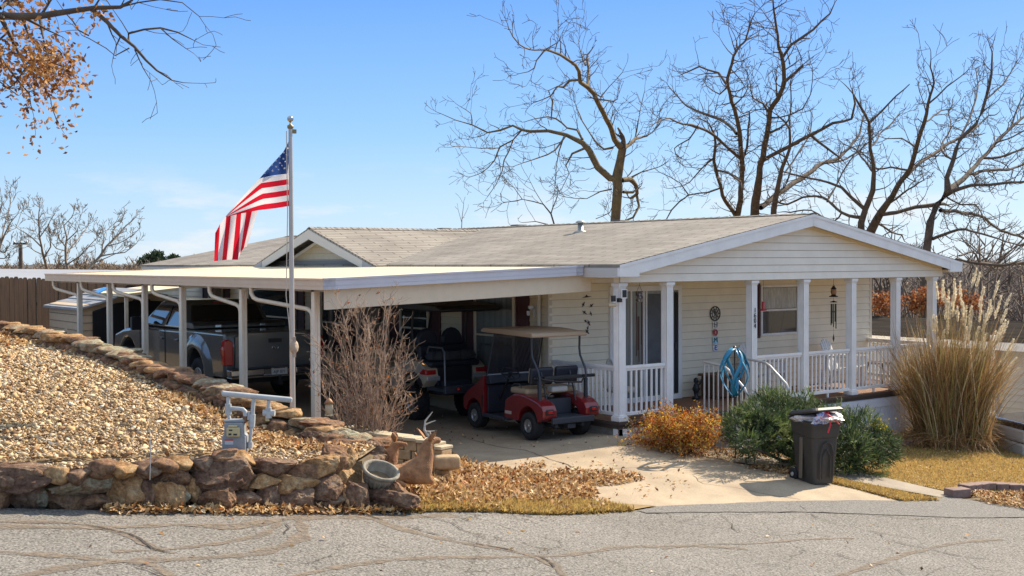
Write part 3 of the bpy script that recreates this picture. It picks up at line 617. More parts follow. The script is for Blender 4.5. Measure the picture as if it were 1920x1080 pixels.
# valley wings at the foot of the cross gable
mb = MB()
for s in (-1, 1): mb = MB(); ye = cyp+s*(czp-cz0)/sl2; mb.add([(CX-.03, ye, cz0-.04), (CX-.03, ye-s*.55, cz0-.04), (CX-.03, ye-s*.55, cz0+.12)], [(0, 1, 2)]); hp(mb, 'corner_return', mat('return_trim', (.34, .34, .36), .5))

# columns
XC = [0, 1.134, 3.354, 4.86, 6.366, 7.873, 9.354-.16]
CW = .165
cm = MB(); n_ = 3
def ring(w, g=.012):
    pts = []; h = w/2
    for (ax, ay, bx, by) in [(-h,-h,h,-h), (h,-h,h,h), (h,h,-h,h), (-h,h,-h,-h)]:
        nx, ny = (by-ay)/w, -(bx-ax)/w
        for k in range(7):
            t = .14+.72*k/6; d = g if k % 2 == 1 else 0
            if k == 0: pts.append((ax, ay))
            pts.append((ax+(bx-ax)*t-nx*d, ay+(by-ay)*t-ny*d))
    return pts
cm.prism(ring(CW*.9), .09, 2.28); shaft = cm
def column(x, y, z0):
    a = MB(); a.M = Matrix.Translation((x, y, 0)); a.prism(ring(CW*.9), z0+.11, 2.29); o = hp(a, 'porch_column', M_TRIM)
    b = MB(); b.M = Matrix.Translation((x, y, 0)); b.box((0, 0, z0+.045), (CW*1.32, CW*1.32, .085)); b.box((0, 0, z0+.1), (CW*1.12, CW*1.12, .03)); b.build('column_base', M_TRIM, o, bevel=.012)
    b = MB(); b.M = Matrix.Translation((x, y, 0)); b.box((0, 0, 2.34), (CW*1.25, CW*1.25, .055)); b.box((0, 0, 2.30), (CW*1.05, CW*1.05, .03)); b.build('column_cap', M_TRIM, o, bevel=.01)
    return o
for x in XC: column(x+CW/2, CW/2, 0)
# railings
def railing(a, b, z0=.0, h=.95, both=True, m=M_TRIM):
    a = Vector(a); b = Vector(b); L = (b-a).length; d = (b-a)/L; ang = math.atan2(d.y, d.x)
    r = MB(); r.M = Matrix.Translation((a.x, a.y, z0)) @ rotz(ang); r.box((L/2, 0, h-.03), (L, .085, .05)); r.box((L/2, 0, h-.075), (L, .045, .04)); r.box((L/2, 0, .115), (L, .05, .06))
    n = max(2, round(L/.117))
    for i in range(n): r.box(((i+.5)*L/n, 0, (h+.05)/2), (.036, .036, h-.19))
    r.box((L/2, 0, .045), (.04, .04, .09))
    return hp(r, 'porch_railing', m, bevel=.005, bseg=1)
e = CW/2
railing((XC[0]+CW, e), (XC[1], e))
for i in (2, 3, 4, 5): railing((XC[i]+CW, e), (XC[i+1], e))
railing((e, CW, 0), (e, 1.88, 0))
railing((9.354-.08, CW, 0), (9.5, 1.88, 0))
# deck
mb = MB()
x = 0.
nb_ = 13
for i in range(nb_):
    y0 = -.03+i*(1.93/nb_); mb.span((-.03, y0, -.035), (9.5, y0+1.93/nb_-.006, 0.0))
hp(mb, 'deck_floor', M_DECK)
mb = MB(); mb.span((-.045, -.045, -.05), (9.52, -.031, .001)); mb.span((-.045, -.03, -.05), (-.031, 1.9, .001)); mb.span((-.02, 0, -.12), (9.5, 1.88, -.055)); hp(mb, 'deck_edge', M_DEDGE)
# skirting: corrugated vertical panels with a board on top, following the falling ground
mb = MB()
x = 3.36
while x < 9.5:
    mb.box((x+.045, -.008-.006*(int(x/.1) % 2), -.72), (.088, .012, 1.15)); x += .094
mb.span((3.36, -.035, -.3), (9.5, -.012, -.13)); mb.span((3.36, 0.003, -1.3), (9.5, .02, -.06)); mb.span((9.48, .02, -1.3), (9.5, 1.9, -.06)); hp(mb, 'skirting', M_SKIRT)
mb = MB(); mb.span((-.02, -.015, -.26), (.55, .02, -.125)); mb.span((-.02, -.015, -.34), (.06, .14, -.125)); mb.span((.06, -.03, -.34), (1.2, -.0, -.20)); hp(mb, 'skirting_board', M_TRIM)
mb = MB(); mb.span((.02, .2, -.4), (.1, 1.85, -.13)); mb.span((.1, .06, -.7), (3.3, .12, -.13)); hp(mb, 'foundation_block', mat('foundation', (.3, .28, .24), .9, var=.3, vscale=5))
# steps
mb = MB()
for i in range(3): mb.span((1.95, -.32*(i+1), -1.0), (3.2, -.32*i-.001, -.2*(i+1)))
hp(mb, 'steps', mat('step_concrete', (.36, .34, .30), .9, var=.2, vscale=5))
# windows and doors on the front wall
def window(axis, fixed, a0, a1, z0, z1, glass, frame=M_TRIM, fw=.05, mid=True, mull=None, parent=None, out=-1, blind=None):
    mb = MB(); d0, d1 = fixed+out*.004, fixed+out*.065
    def sp(a, b, c, d, o0, o1, mbx):
        if axis == 'x': mbx.span((a, o0, c), (b, o1, d))
        else: mbx.span((o0, a, c), (o1, b, d))
    sp(a0, a1, z1-fw, z1, d0, d1, mb); sp(a0, a1, z0, z0+fw, d0, d1, mb); sp(a0, a0+fw, z0+fw+.001, z1-fw-.001, d0, d1, mb); sp(a1-fw, a1, z0+fw+.001, z1-fw-.001, d0, d1, mb)
    if mid: zm = (z0+z1)/2; sp(a0+fw+.001, a1-fw-.001, zm-.02, zm+.02, d0, fixed+out*.058, mb)
    if mull:
        for q in mull: sp(q-.02, q+.02, z0+fw+.001, z1-fw-.001, d0, fixed+out*.060, mb)
    f = hp(mb, 'window' if not mull else 'sliding_door', frame, bevel=.004, bseg=1)
    g = MB(); sp(a0+fw*.8, a1-fw*.8, z0+fw*.8, z1-fw*.8, fixed+out*.036, fixed+out*.042, g); g.build('pane', glass, f)
    if blind:
        g = MB(); z = z0+.1
        while z < z1-fw: sp(a0+fw, a1-fw, z, z+.022, fixed+out*.029, fixed+out*.033, g); z += .05
        g.build('blind', blind, f)
    return f
Y1 = 1.91
wf = window('x', Y1, 5.76, 6.98, 1.14, 2.22, M_GLASS)
g = MB(); g.span((5.82, Y1-.047, 1.715), (6.92, Y1-.043, 2.155)); g.build('curtain', mat('curtain', (.42, .42, .38), .5, var=.3, vscale=5, stretch=(8, 8, 1), coat=.5), wf, loc=None)
def shutter(axis, fixed, a0, a1, z0, z1, out=-1):
    mb = MB(); o0, o1, o2 = fixed+out*.02, fixed+out*.054, fixed+out*.046
    def sp(a, b, c, d, p, q):
        if axis == 'x': mb.span((a, p, c), (b, q, d))
        else: mb.span((p, a, c), (q, b, d))
    sp(a0, a1, z0, z1, o0, fixed+out*.040); w = a1-a0
    for a, b, c, d in [(a0, a0+.05, z0, z1), (a1-.05, a1, z0, z1), (a0+.051, a1-.051, z1-.06, z1), (a0+.051, a1-.051, z0, z0+.06), (a0+.051, a1-.051, (z0+z1)/2-.03, (z0+z1)/2+.03)]: sp(a, b, c, d, fixed+out*.0405, o1)
    z = z0+.08
    while z < z1-.08: sp(a0+.052, a1-.052, z, z+.02, fixed+out*.0406, o2); z += .045
    hp(mb, 'shutter', M_SHUT)
shutter('x', Y1, 5.42, 5.74, 1.1, 2.26)
sd = window('x', Y1, 1.46, 3.39, -.0, 2.26, M_GLASS2, fw=.10, mid=False, mull=[2.02, 2.35, 2.42, 3.14])
g = MB(); g.span((2.44, Y1-.055, .14), (3.12, Y1-.048, 2.1)); g.build('screen', mat('fly_screen', (.10, .11, .12), .6, var=.2, vscale=3), sd)
g = MB(); g.span((3.19, Y1-.061, .12), (3.28, Y1-.052, 2.12)); g.build('dark_gap', M_DARK, sd)
g = MB(); g.span((3.17, Y1-.09, .98), (3.22, Y1-.062, 1.12)); g.build('handle', M_BLACK, sd, bevel=.008)
# windows in the carport wall
for a0, a1, z0, z1, gl, sh in [(2.85, 4.18, .5, 2.13, M_GLASS2, 1), (5.8, 6.95, .55, 2.13, M_GLASS, 1), (9.35, 10.5, .55, 2.1, M_GLASS, 1), (11.8, 14.6, .6, 2.1, M_GLASS, 1), (16.2, 17.2, .8, 2.1, M_GLASS, 1)]:
    window('y', 0., a0, a1, z0, z1, gl, frame=M_TAN, fw=.07, mid=True)
    if sh: shutter('y', 0., a0-.42, a0-.03, z0-.03, z1+.03); shutter('y', 0., a1+.03, a1+.42, z0-.03, z1+.03)
dr = MB(); dr.span((-.05, 7.65, 0), (-.004, 8.65, 2.08)); dr = hp(dr, 'side_door', mat('brown_door', (.30, .20, .13), .6), bevel=.006)
g = MB(); g.lathe([(.0, -.13), (.035, -.11), (.035, -.09), (.015, -.08), (.015, -.04)], 10, (0, 7.75, 1.0), axis='x'); g.build('handle', M_ALU, dr)
# security light with its little solar panel on the corner, and a white camera on the carport wall
sl_ = MB(); sl_.lathe([(.0, -.09), (.055, -.07), (.06, -.02), (.055, .03), (.0, .05)], 12, (-.12, .02, 2.0), axis='x', fac=.6); o = hp(sl_, 'porch_light', mat('amber_lens', (.62, .5, .33), .4))
g = MB(); g.box((-.16, -.03, 2.11), (.13, .03, .10), Matrix.Rotation(.4, 3, 'Z')); g.box((-.02, -.03, 2.08), (.08, .05, .07)); g.build('lamp_head', M_BLACK, o)
sp_ = MB(); sp_.box((.02, -.1, 2.19), (.115, .02, .16), Matrix.Rotation(-.15, 3, 'Z')); o = hp(sp_, 'solar_panel', M_TRIM); g = MB(); g.box((.02, -.113, 2.19), (.085, .006, .125), Matrix.Rotation(-.15, 3, 'Z')); g.build('panel_face', M_BLACK, o)
g = MB(); g.lathe([(.0, -.1), (.035, -.09), (.04, .0), (.03, .03)], 10, (-.09, 2.25, 1.9), axis='x'); g.lathe([(.0, 0), (.03, .01), (.035, .09)], 10, (-.14, 2.32, 1.74)); g.box((-.04, 2.25, 1.83), (.05, .05, .22)); hp(g, 'wall_camera', mat('white_plastic', (.75, .75, .75), .4))
g = MB(); g.lathe([(.0, -.1), (.05, -.09), (.055, .0)], 10, (-.05, 7.25, 2.05), axis='x'); hp(g, 'flood_light', M_BLACK); g = MB(); g.lathe([(.0, -.1), (.05, -.09), (.055, .0)], 10, (-.05, 7.42, 2.05), axis='x'); hp(g, 'flood_light', M_BLACK)
# down pipe at the corner
g = MB(); g.tube([(-.07, 2.1, 2.5), (-.07, 2.1, .0), (-.2, 2.0, -.2)], .04, 8); hp(g, 'down_pipe', M_TAN)
def text_mesh(s, size, m, name, parent=None, M=None, depth=.004):
    cu_ = bpy.data.curves.new('txt', 'FONT'); cu_.body = s; cu_.size = size; cu_.extrude = depth; cu_.align_x = 'CENTER'; cu_.align_y = 'CENTER'
    o = bpy.data.objects.new('txt', cu_); COL.objects.link(o); dg = bpy.context.evaluated_depsgraph_get(); dg.update()
    me = bpy.data.meshes.new_from_object(o.evaluated_get(dg)); bpy.data.objects.remove(o); me.name = name; me.materials.clear(); me.materials.append(m)
    if M is not None: me.transform(M)
    ob = bpy.data.objects.new(name, me); COL.objects.link(ob); ob.parent = parent; return ob
FRONT = Matrix.Rotation(R_(90), 4, 'X')      # text standing upright, read from -Y
for i, ch in enumerate('1604'):
    z = py(1415, 582+9.8*i, 0)[2]
    t = text_mesh(ch, .125, M_BLACK, 'house_number', house, Matrix.Translation((XC[2]+CW/2, -.006, z)) @ FRONT); t.location = HL
# hand rails of the steps (white iron)
def steprail(X, name):
    g = MB(); r = .018
    top = [(X, -.05, .92), (X, -.5, .88), (X, -.62, .82), (X, -1.0, .52), (X, -1.06, .42), (X, -1.03, .32), (X, -.95, .28)]
    g.tube(top, .024, 8); g.tube([(X, -.05, .92), (X, -.05, -.2)], r, 6)
    g.tube([(X, -.05, .06), (X, -.45, -.05), (X, -.95, -.5)], r, 6)
    for i in range(1, 9):
        y = -.05-i*.112; zt = float(np.interp(-y, [0, .5, .62, 1.0], [.91, .88, .82, .52])); zb = float(np.interp(-y, [0, .45, .95], [.06, -.05, -.5])); g.tube([(X, y, zb), (X, y, zt)], .013, 5)
    g.tube([(X, -.92, .5), (X, -.92, -.62)], r, 6)
    hp(g, name, mat('white_iron', (.62, .60, .56), .35, metal=.2))
steprail(2.02, 'step_railing'); steprail(3.13, 'step_railing')
tag(house)

# ---------------------------------------------------------------- carport
M_CPW = mat('carport_white', (.60, .61, .66), .5, var=.04, vscale=1.5)
M_CPT = mat('carport_tan', (.62, .49, .36), .5, var=.05, vscale=2)
M_CPR = mat('carport_roof_metal', (.72, .62, .43), .85, spec=.15, var=.07, vscale=1.6, stretch=(.5, 3, 1))
M_POST = mat('carport_post', (.80, .69, .54), .5, var=.04)
cp = thing('carport', 'long flat roofed metal carport on tan posts attached to the side of the house', 'carport', (-2.8, 7.5, -.28)); CL = -cp.location
def cpb(mb, name, m, parent=None, **k): return mb.build(name, m, parent or cp, loc=CL if parent is None else None, **k)
X0, Y0, Y2 = -5.3, .62, 14.55
def zc(x): return 2.50+(x-X0)*(2.665-2.50)/(-.25-X0)
mb = MB(); 
y = Y0+.02
while y < Y2-.05:      # ribbed pan roofing, ribs run down the slope
    y2 = min(y+.3, Y2-.02)
    for (a, b, h) in [(y, y+.03, .02), (y+.03, y2, 0)]:
        mb.add([(X0+.02, a, zc(X0)-.02+h), (-.27, a, zc(-.27)-.02+h), (-.27, b, zc(-.27)-.02+h), (X0+.02, b, zc(X0)-.02+h)], [(0, 1, 2, 3)])
    y = y2
mb.add([(X0+.03, Y0+.03, zc(X0)-.09), (-.27, Y0+.03, zc(-.27)-.09), (-.27, Y2-.03, zc(-.27)-.09), (X0+.03, Y2-.03, zc(X0)-.09)], [(3, 2, 1, 0)])
cpb(mb, 'roof_panel', M_CPR)
def strip(mb, a, b, za, zb, h, t=.03, prof=True):
    """fascia with a stepped face; a,b ends, za/zb top heights"""
    a = Vector(a); b = Vector(b); d = (b-a).normalized(); n = Vector((d.y, -d.x, 0))
    for (h0, h1, o) in [(0, .028, .016), (.028, h*.66, 0), (h*.66, h*.7, -.006), (h*.7, h, .0)]:
        P = lambda q, z, oo: (q.x+n.x*oo, q.y+n.y*oo, z)
        mb.add([P(a, za-h0, o), P(b, zb-h0, o), P(b, zb-h1, o), P(a, za-h1, o), P(a, za-h0, -t), P(b, zb-h0, -t), P(b, zb-h1, -t), P(a, za-h1, -t)], [(0,1,2,3), (7,6,5,4), (0,4,5,1), (3,2,6,7), (0,3,7,4), (1,5,6,2)])
mb = MB(); strip(mb, (X0+.2, Y0, 0), (-.28, Y0, 0), zc(X0+.2)+.005, zc(-.28)+.005, .17); cpb(mb, 'front_fascia', M_CPW)
mb = MB(); strip(mb, (X0+.001, Y0-.006, 0), (X0+.2, Y0-.006, 0), zc(X0)+.008, zc(X0)+.012, .172); cpb(mb, 'fascia_end_cap', mat('cap_metal', (.48, .49, .53), .45, var=.15, vscale=9)); mb = MB(); strip(mb, (-.42, Y0-.008, 0), (-.27, Y0-.008, 0), zc(-.4)+.01, zc(-.4)+.01, .174); cpb(mb, 'fascia_end_cap', mat('cap_metal', (.48, .49, .53), .45, var=.15, vscale=9))
mb = MB(); strip(mb, (X0, Y2, 0), (X0, Y0, 0), 2.505, 2.505, .172); cpb(mb, 'gutter', M_CPT)
mb = MB(); strip(mb, (-.3, Y2, 0), (X0+.01, Y2, 0), zc(-.3), zc(X0), .17); cpb(mb, 'rear_fascia', M_CPT)
mb = MB()
mb.add([(-5.2, Y0+.10, 2.04), (0, Y0+.10, 2.22), (0, Y0+.10, 2.52), (-5.2, Y0+.10, 2.36), (-5.2, Y0+.17, 2.04), (0, Y0+.17, 2.22), (0, Y0+.17, 2.52), (-5.2, Y0+.17, 2.36)], [(0,1,2,3), (7,6,5,4), (0,4,5,1), (3,2,6,7), (0,3,7,4)])
cpb(mb, 'front_beam', mat('beam_tan', (.70, .60, .44), .55, var=.03))
mb = MB(); mb.span((-5.2, Y0+.18, 2.3), (-5.08, Y2-.2, 2.40)); 
for k in range(1, 5): mb.span((-5.06, Y0+k*2.7, 2.33), (-.05, Y0+k*2.7+.07, 2.43))
cpb(mb, 'roof_beam', mat('beam_grey', (.36, .32, .27), .6))
PX = -5.15; pu = [(592, 521), (456, 392), (343, 285), (272, 212), (206, 152), (150, 98)]
out_u = [468, 390, 282, 210, 150, 98]
for i, (u, _) in enumerate(pu):
    y = float(px(u, 600, PX)[1]); zb = G(PX, y)-.03
    g = MB(); g.span((PX-.05, y-.05, zb), (PX-.003, y+.05, 2.36)); g.span((PX+.003, y-.05, zb), (PX+.05, y+.05, 2.36)); g.span((PX-.04, y-.04, zb), (PX+.04, y+.042, 2.35)); g.span((PX-.07, y-.07, zb), (PX+.07, y+.07, zb+.035)); g.lathe([(.018, y-.062), (.012, y-.07)], 8, (PX+.03, 0, 2.25), axis='y')
    post = cpb(g, 'post', M_POST, bevel=.004, bseg=1)
    yo = float(px(out_u[i], 545, X0)[1]); yp = y+.10
    g = MB(); g.tube([(X0+.03, yo, 2.33), (X0+.03, yo, 2.24), (X0+.04, yo-.06, 2.17), (X0+.07, yo-.16, 2.135), (PX, yp+.16, 2.03), (PX, yp+.04, 1.99), (PX, yp, 1.92), (PX, yp, zb+.1)], .036, 10); cpb(g, 'down_pipe', mat('pipe_tan', (.70, .58, .42), .5, var=.06), bevel=0)
# ---------------------------------------------------------------- vehicles
M_TYRE = mat('tyre', (.016, .016, .016), .8, bump=.3, bscale=40)
M_RIM = mat('rim', (.42, .41, .38), .35, metal=.8)
M_RED = mat('red_paint', (.19, .009, .012), .3, coat=.8, var=.12, vscale=3)
M_FRAME = mat('dark_metal', (.035, .04, .05), .5)
M_SEAT = mat('tan_vinyl', (.38, .28, .17), .5)
M_BVIN = mat('black_vinyl', (.02, .022, .032), .45)
M_TAIL = mat('tail_lens', (.5, .012, .015), .2, coat=.6)
M_SMOKE = mat('smoked_acrylic', (.04, .04, .045), .05, alpha=.6, spec=.8)
def wheel(parent, x, y, r, w, name='wheel', rimr=.52, spokes=5, knob=False):
    s = 1 if y > 0 else -1
    mb = MB(); R0 = r*rimr; y1 = y+s*w/2; y0 = y-s*w/2
    mb.lathe([(R0, y0), (r*.9, y0), (r*.985, y0+s*w*.1), (r, y0+s*w*.25), (r, y1-s*w*.25), (r*.985, y1-s*w*.1), (r*.9, y1), (R0*1.04, y1-s*.004), (R0, y1-s*.03), (R0, y0+s*.01)], 28, (x, 0, r), axis='y')
    if knob:
        for k in range(26):
            a = k/26*2*math.pi
            for q in (-.3, 0, .3): mb.box((x+r*math.cos(a+q*.25), y+q*w, r+r*math.sin(a+q*.25)), (.02, w*.24, r*.13), Matrix.Rotation(-a, 3, 'Y'))
    t = mb.build('wheel', M_TYRE, parent)
    g = MB(); g.lathe([(R0*.98, y1-s*.05), (R0*.98, y1-s*.012), (R0*.86, y1-s*.012), (R0*.80, y1-s*.035)], 24, (x, 0, r), axis='y'); g.lathe([(R0*.3, y1-s*.05), (R0*.3, y1-s*.016), (R0*.16, y1-s*.006)], 12, (x, 0, r), axis='y')
    for k in range(spokes):
        a = k/spokes*2*math.pi+.3; g.box((x+R0*.55*math.cos(a), y1-s*.03, r+R0*.55*math.sin(a)), (R0*.62, .02, R0*.24), Matrix.Rotation(-a, 3, 'Y'))
    g.build('rim', M_RIM, t); g = MB(); g.lathe([(R0*.9, y1-s*.06), (R0*.9, y1-s*.055)], 20, (x, 0, r), axis='y'); g.build('brake_drum', M_DARK, t)
    return t
def arch(cx, r, z0, a0=0, a1=180, n=10, cz=None):
    cz = z0 if cz is None else cz
    return [(cx+r*math.cos(R_(a0+(a1-a0)*i/n)), cz+r*math.sin(R_(a0+(a1-a0)*i/n))) for i in range(n+1)]
# --- red two seat golf cart
rc = thing('golf_cart', 'small red two seat golf cart with a tan roof at the carport entrance', 'golf cart', (-.83, .70, G(-.8, .7)+.012), R_(86), 'golf carts under the carport')
B = lambda mb, n, m, **k: mb.build(n, m, rc, **k)
prof = [(-.47, .40), (-.47, .52), (-.42, .60), (-.30, .66), (-.05, .72), (.2, .755), (.42, .74), (.60, .66), (.70, .60), (.73, .30), (.36, .285)] + arch(0, .29, .285, 2, 172, 9, .27)
mb = MB()
for s in (-1, 1): mb.prism(prof, s*.30 if s > 0 else -.585, s*.585 if s > 0 else -.30, 'y', smooth=False)
mb.prism([(.0, .45), (.72, .33), (.72, .62), (.4, .66), (.0, .64)], -.299, .299, 'y'); B(mb, 'body', M_RED, bevel=.028, bseg=3)
mb = MB(); mb.span((-.46, -.295, .33), (-.02, .295, .40)); mb.span((-.05, -.295, .4), (.0, .295, .66)); mb.span((-.02, -.296, .645), (.12, .296, .66)); B(mb, 'bag_well', M_FRAME, bevel=.01)
mb = MB(); mb.span((-.53, -.43, .30), (-.47, .43, .40)); mb.span((-.47, -.08, .2), (-.1, .08, .28)); mb.tube([(-.0, -.45, .21), (-.0, .45, .21)], .035, 8); mb.span((-.42, -.3, .22), (.9, -.24, .28)); mb.span((-.42, .24, .22), (.9, .3, .28)); B(mb, 'bumper', M_FRAME, bevel=.012)
for s in (-1, 1):
    mb = MB(); mb.span((-.485, s*.45-.075, .455), (-.462, s*.45+.075, .545)); h = B(mb, 'tail_light_housing', M_BLACK, bevel=.012)
    g = MB(); g.span((-.497, s*.45-.045, .475), (-.486, s*.45+.045, .525)); g.build('tail_light', M_TAIL, h, bevel=.01)
mb = MB(); mb.span((.62, -.56, .255), (1.46, .56, .295)); mb.span((.74, .55, .24), (1.44, .585, .31)); mb.span((.74, -.585, .24), (1.44, -.55, .31)); B(mb, 'floor', M_FRAME, bevel=.01)
mb = MB(); mb.prism([(1.38, .31), (1.44, .31)]+arch(1.72, .27, .31, 178, 8, 8, .27)+[(2.08, .34), (2.10, .52), (1.95, .66), (1.62, .82), (1.46, .95), (1.36, .97), (1.40, .7)], -.58, .58, 'y'); B(mb, 'front_cowl', M_RED, bevel=.035, bseg=3)
mb = MB(); mb.prism([(1.22, .84), (1.37, .80), (1.37, .98), (1.26, .98)], -.54, .54, 'y'); mb.span((1.34, -.52, .31), (1.375, .52, .8)); B(mb, 'dashboard', M_BVIN, bevel=.012)
mb = MB(); mb.box((.36, 0, .785), (.52, 1.06, .11)); B(mb, 'seat', M_SEAT, bevel=.045, bseg=4)
mb = MB()
for s in (-1, 1): mb.box((.055, s*.26, 1.05), (.09, .47, .30), Matrix.Rotation(-.14, 3, 'Y'))
sb = B(mb, 'backrest', M_BVIN, bevel=.04, bseg=4)
mb = MB()
for s in (-1, 1): mb.box((.107, s*.26, 1.06), (.05, .43, .26), Matrix.Rotation(-.14, 3, 'Y'))
mb.build('backrest_pad', M_SEAT, sb, bevel=.02)
mb = MB(); mb.prism([(-.14, 1.745), (-.10, 1.79), (.6, 1.83), (1.42, 1.82), (1.5, 1.78), (1.49, 1.745), (-.13, 1.715)], -.57, .57, 'y'); B(mb, 'roof', mat('tan_roof', (.40, .29, .19), .55), bevel=.02)
for s in (-1, 1):
    mb = MB(); mb.tube([(-.02, s*.5, 1.74), (-.01, s*.5, 1.50), (-.03, s*.5, 1.38), (-.19, s*.49, 1.16), (-.22, s*.48, 1.05), (-.22, s*.47, .62)], .019, 8); mb.tube([(.0, s*.30, 1.12), (-.18, s*.30, .62)], .016, 6); mb.box((-.215, s*.48, .82), (.05, .05, .36)); B(mb, 'roof_strut', M_FRAME)
    mb = MB(); mb.tube([(1.34, s*.54, .96), (1.18, s*.53, 1.5), (1.1, s*.52, 1.76)], .015, 8); B(mb, 'windshield_post', M_FRAME)
    mb = MB(); mb.tube([(.58, s*.5, .74), (.58, s*.5, .86), (.5, s*.5, .9), (.36, s*.5, .9), (.3, s*.5, .86), (.3, s*.5, .8)], .012, 6); B(mb, 'arm_rail', M_FRAME)
mb = MB(); mb.add([(1.335, -.52, .98), (1.335, .52, .98), (1.125, .505, 1.72), (1.125, -.505, 1.72), (1.341, -.52, .98), (1.341, .52, .98), (1.131, .505, 1.72), (1.131, -.505, 1.72)], [(0,1,2,3), (7,6,5,4), (0,4,5,1), (1,5,6,2), (2,6,7,3), (3,7,4,0)]); B(mb, 'windshield', M_SMOKE)
mb = MB(); mb.box((1.33, 0, .985), (.03, 1.08, .03)); B(mb, 'windshield_clamp', M_ALU)
mb = MB(); c = Vector((1.0, .26, 1.02)); ax = Vector((-.55, 0, .83)).normalized(); u_ = Vector((0, 1, 0)); w_ = ax.cross(u_)
mb.tube([c+(u_*math.cos(a)+w_*math.sin(a))*.175 for a in [k*math.pi/10 for k in range(21)]], .014, 6, caps=False); mb.tube([c-u_*.17, c, c+u_*.17], .012, 6); mb.tube([c, c+w_*.17], .012, 6); mb.lathe([(.0, .0), (.04, .01), (.03, .03)], 8, c); mb.tube([c, (1.36, .26, .52)], .022, 8); B(mb, 'steering_wheel', M_BLACK)
mb = MB(); mb.tube([(-.14, -.72, 1.03), (-.14, .56, 1.03)], .03, 8); mb.box((-.19, 0, 1.035), (.10, .78, .06)); mb.tube([(-.16, .5, 1.04), (-.34, .2, .98), (-.34, -.3, .95), (-.16, -.5, 1.04)], .018, 6); mb.box((-.12, .42, 1.0), (.12, .16, .13)); B(mb, 'bag_rack', M_BLACK, bevel=.008)
mb = MB(); mb.box((-.06, 0, .83), (.16, .34, .1)); B(mb, 'sand_bottle', mat('cloudy_plastic', (.45, .45, .42), .4), bevel=.03)
mb = MB(); mb.box((.58, .5885, .405), (.20, .004, .055)); B(mb, 'badge', mat('badge', (.5, .4, .33), .5), bevel=.01)
mb = MB(); mb.prism([(.14, .44), (.2, .44), (.2, .52), (.14, .52)], .586, .59, 'y') if 0 else mb.box((1.43, .587, .52), (.03, .006, .2)); B(mb, 'cowl_trim', M_BLACK)
mb = MB()
for i in range(6): mb.lathe([(.02, .0), (.012, .006)], 8, (.98+.06*(i % 3), .2-.06*(i//3)*1.0, .30))
B(mb, 'pedal_studs', M_ALU)
for x, y in ((0, .485), (0, -.485), (1.72, .485), (1.72, -.485)): wheel(rc, x, y, .232, .2, rimr=.5)
# --- tan lifted golf cart with a rear facing seat
tcn = thing('golf_cart', 'lifted tan and black golf cart with knobbly tyres under the carport', 'golf cart', (-.80, 4.2, G(-1, 4.2)+.012), R_(88), 'golf carts under the carport')
M_GOLD = mat('champagne_paint', (.55, .46, .32), .3, coat=.5)
tcn.scale = (1.05, 1.13, 1.08)
B2 = lambda mb, n, m, **k: mb.build(n, m, tcn, **k)
prof = [(-.46, .70), (-.50, .78), (-.46, .92), (-.30, 1.02), (-.02, 1.07), (.2, 1.05), (.5, .95), (.78, .88), (.80, .52), (.40, .5)]+arch(0, .40, .5, 5, 150, 9, .40)
mb = MB(); mb.prism(prof, .36, .6, 'y'); B2(mb, 'rear_fender', M_GOLD, bevel=.04, bseg=3); mb = MB(); mb.prism(prof, -.6, -.36, 'y'); B2(mb, 'rear_fender', M_GOLD, bevel=.04, bseg=3)
mb = MB(); mb.span((-.44, -.35, .60), (.78, .35, .95)); B2(mb, 'seat_box', M_BLACK, bevel=.02)
mb = MB(); mb.prism([(1.5, .55), (1.6, .55)]+arch(1.95, .38, .55, 170, 10, 8, .40)+[(2.4, .6), (2.42, .8), (2.1, 1.02), (1.65, 1.2), (1.52, 1.15)], -.6, .6, 'y'); B2(mb, 'front_cowl', M_GOLD, bevel=.05, bseg=3)
for s in (-1, 1):
    mb = MB(); mb.prism(arch(0, .45, .5, 8, 150, 9, .42)+arch(0, .39, .5, 150, 8, 9, .42), s*.46 if s > 0 else -.64, .64 if s > 0 else -.46, 'y'); B2(mb, 'fender_flare', M_BLACK)
    mb = MB(); mb.span((-.515, s*.46-.13, .72), (-.47, s*.46+.13, .80)); B2(mb, 'corner_panel', mat('silver_paint', (.5, .5, .5), .3, metal=.4), bevel=.015)
    mb = MB(); mb.prism([(-.50, .83), (-.30, .83), (-.26, .86), (-.40, .93), (-.49, .92)], s*.6-.02, s*.6+.015, 'y'); mb.span((-.508, s*.5-.09, .83), (-.46, s*.5+.1, .91)); B2(mb, 'tail_light', M_TAIL, bevel=.012)
    mb = MB(); mb.tube([(1.5, s*.52, 1.15), (1.25, s*.52, 1.98)], .02, 8); B2(mb, 'windshield_post', M_BLACK)
    mb = MB(); mb.tube([(.05, s*.52, 1.0), (.1, s*.54, 1.6), (.02, s*.54, 1.98)], .022, 8); B2(mb, 'roof_strut', M_BLACK)
    mb = MB(); mb.tube([(-1.0, s*.52, .62), (-.98, s*.52, 1.25), (-.9, s*.52, 1.32), (-.45, s*.52, 1.32), (-.4, s*.52, 1.2)], .016, 8); B2(mb, 'grab_bar', mat('grab_metal', (.2, .2, .2), .4, metal=.6))
mb = MB(); mb.prism([(-1.0, 1.97), (-.85, 2.04), (.3, 2.1), (1.45, 2.06), (1.6, 1.98), (1.55, 1.95), (-.95, 1.93)], -.6, .6, 'y'); B2(mb, 'roof', M_BLACK, bevel=.035, bseg=3)
mb = MB(); mb.span((-1.05, -.55, .56), (-.42, .55, .62)); mb.span((-.5, -.28, .45), (0, .28, .7)); mb.span((-1.06, -.56, .54), (-1.0, .56, .68)); B2(mb, 'rear_platform', M_FRAME, bevel=.012); mb = MB(); mb.span((.7, -.58, .48), (1.55, .58, .54)); B2(mb, 'floor', M_FRAME, bevel=.012)
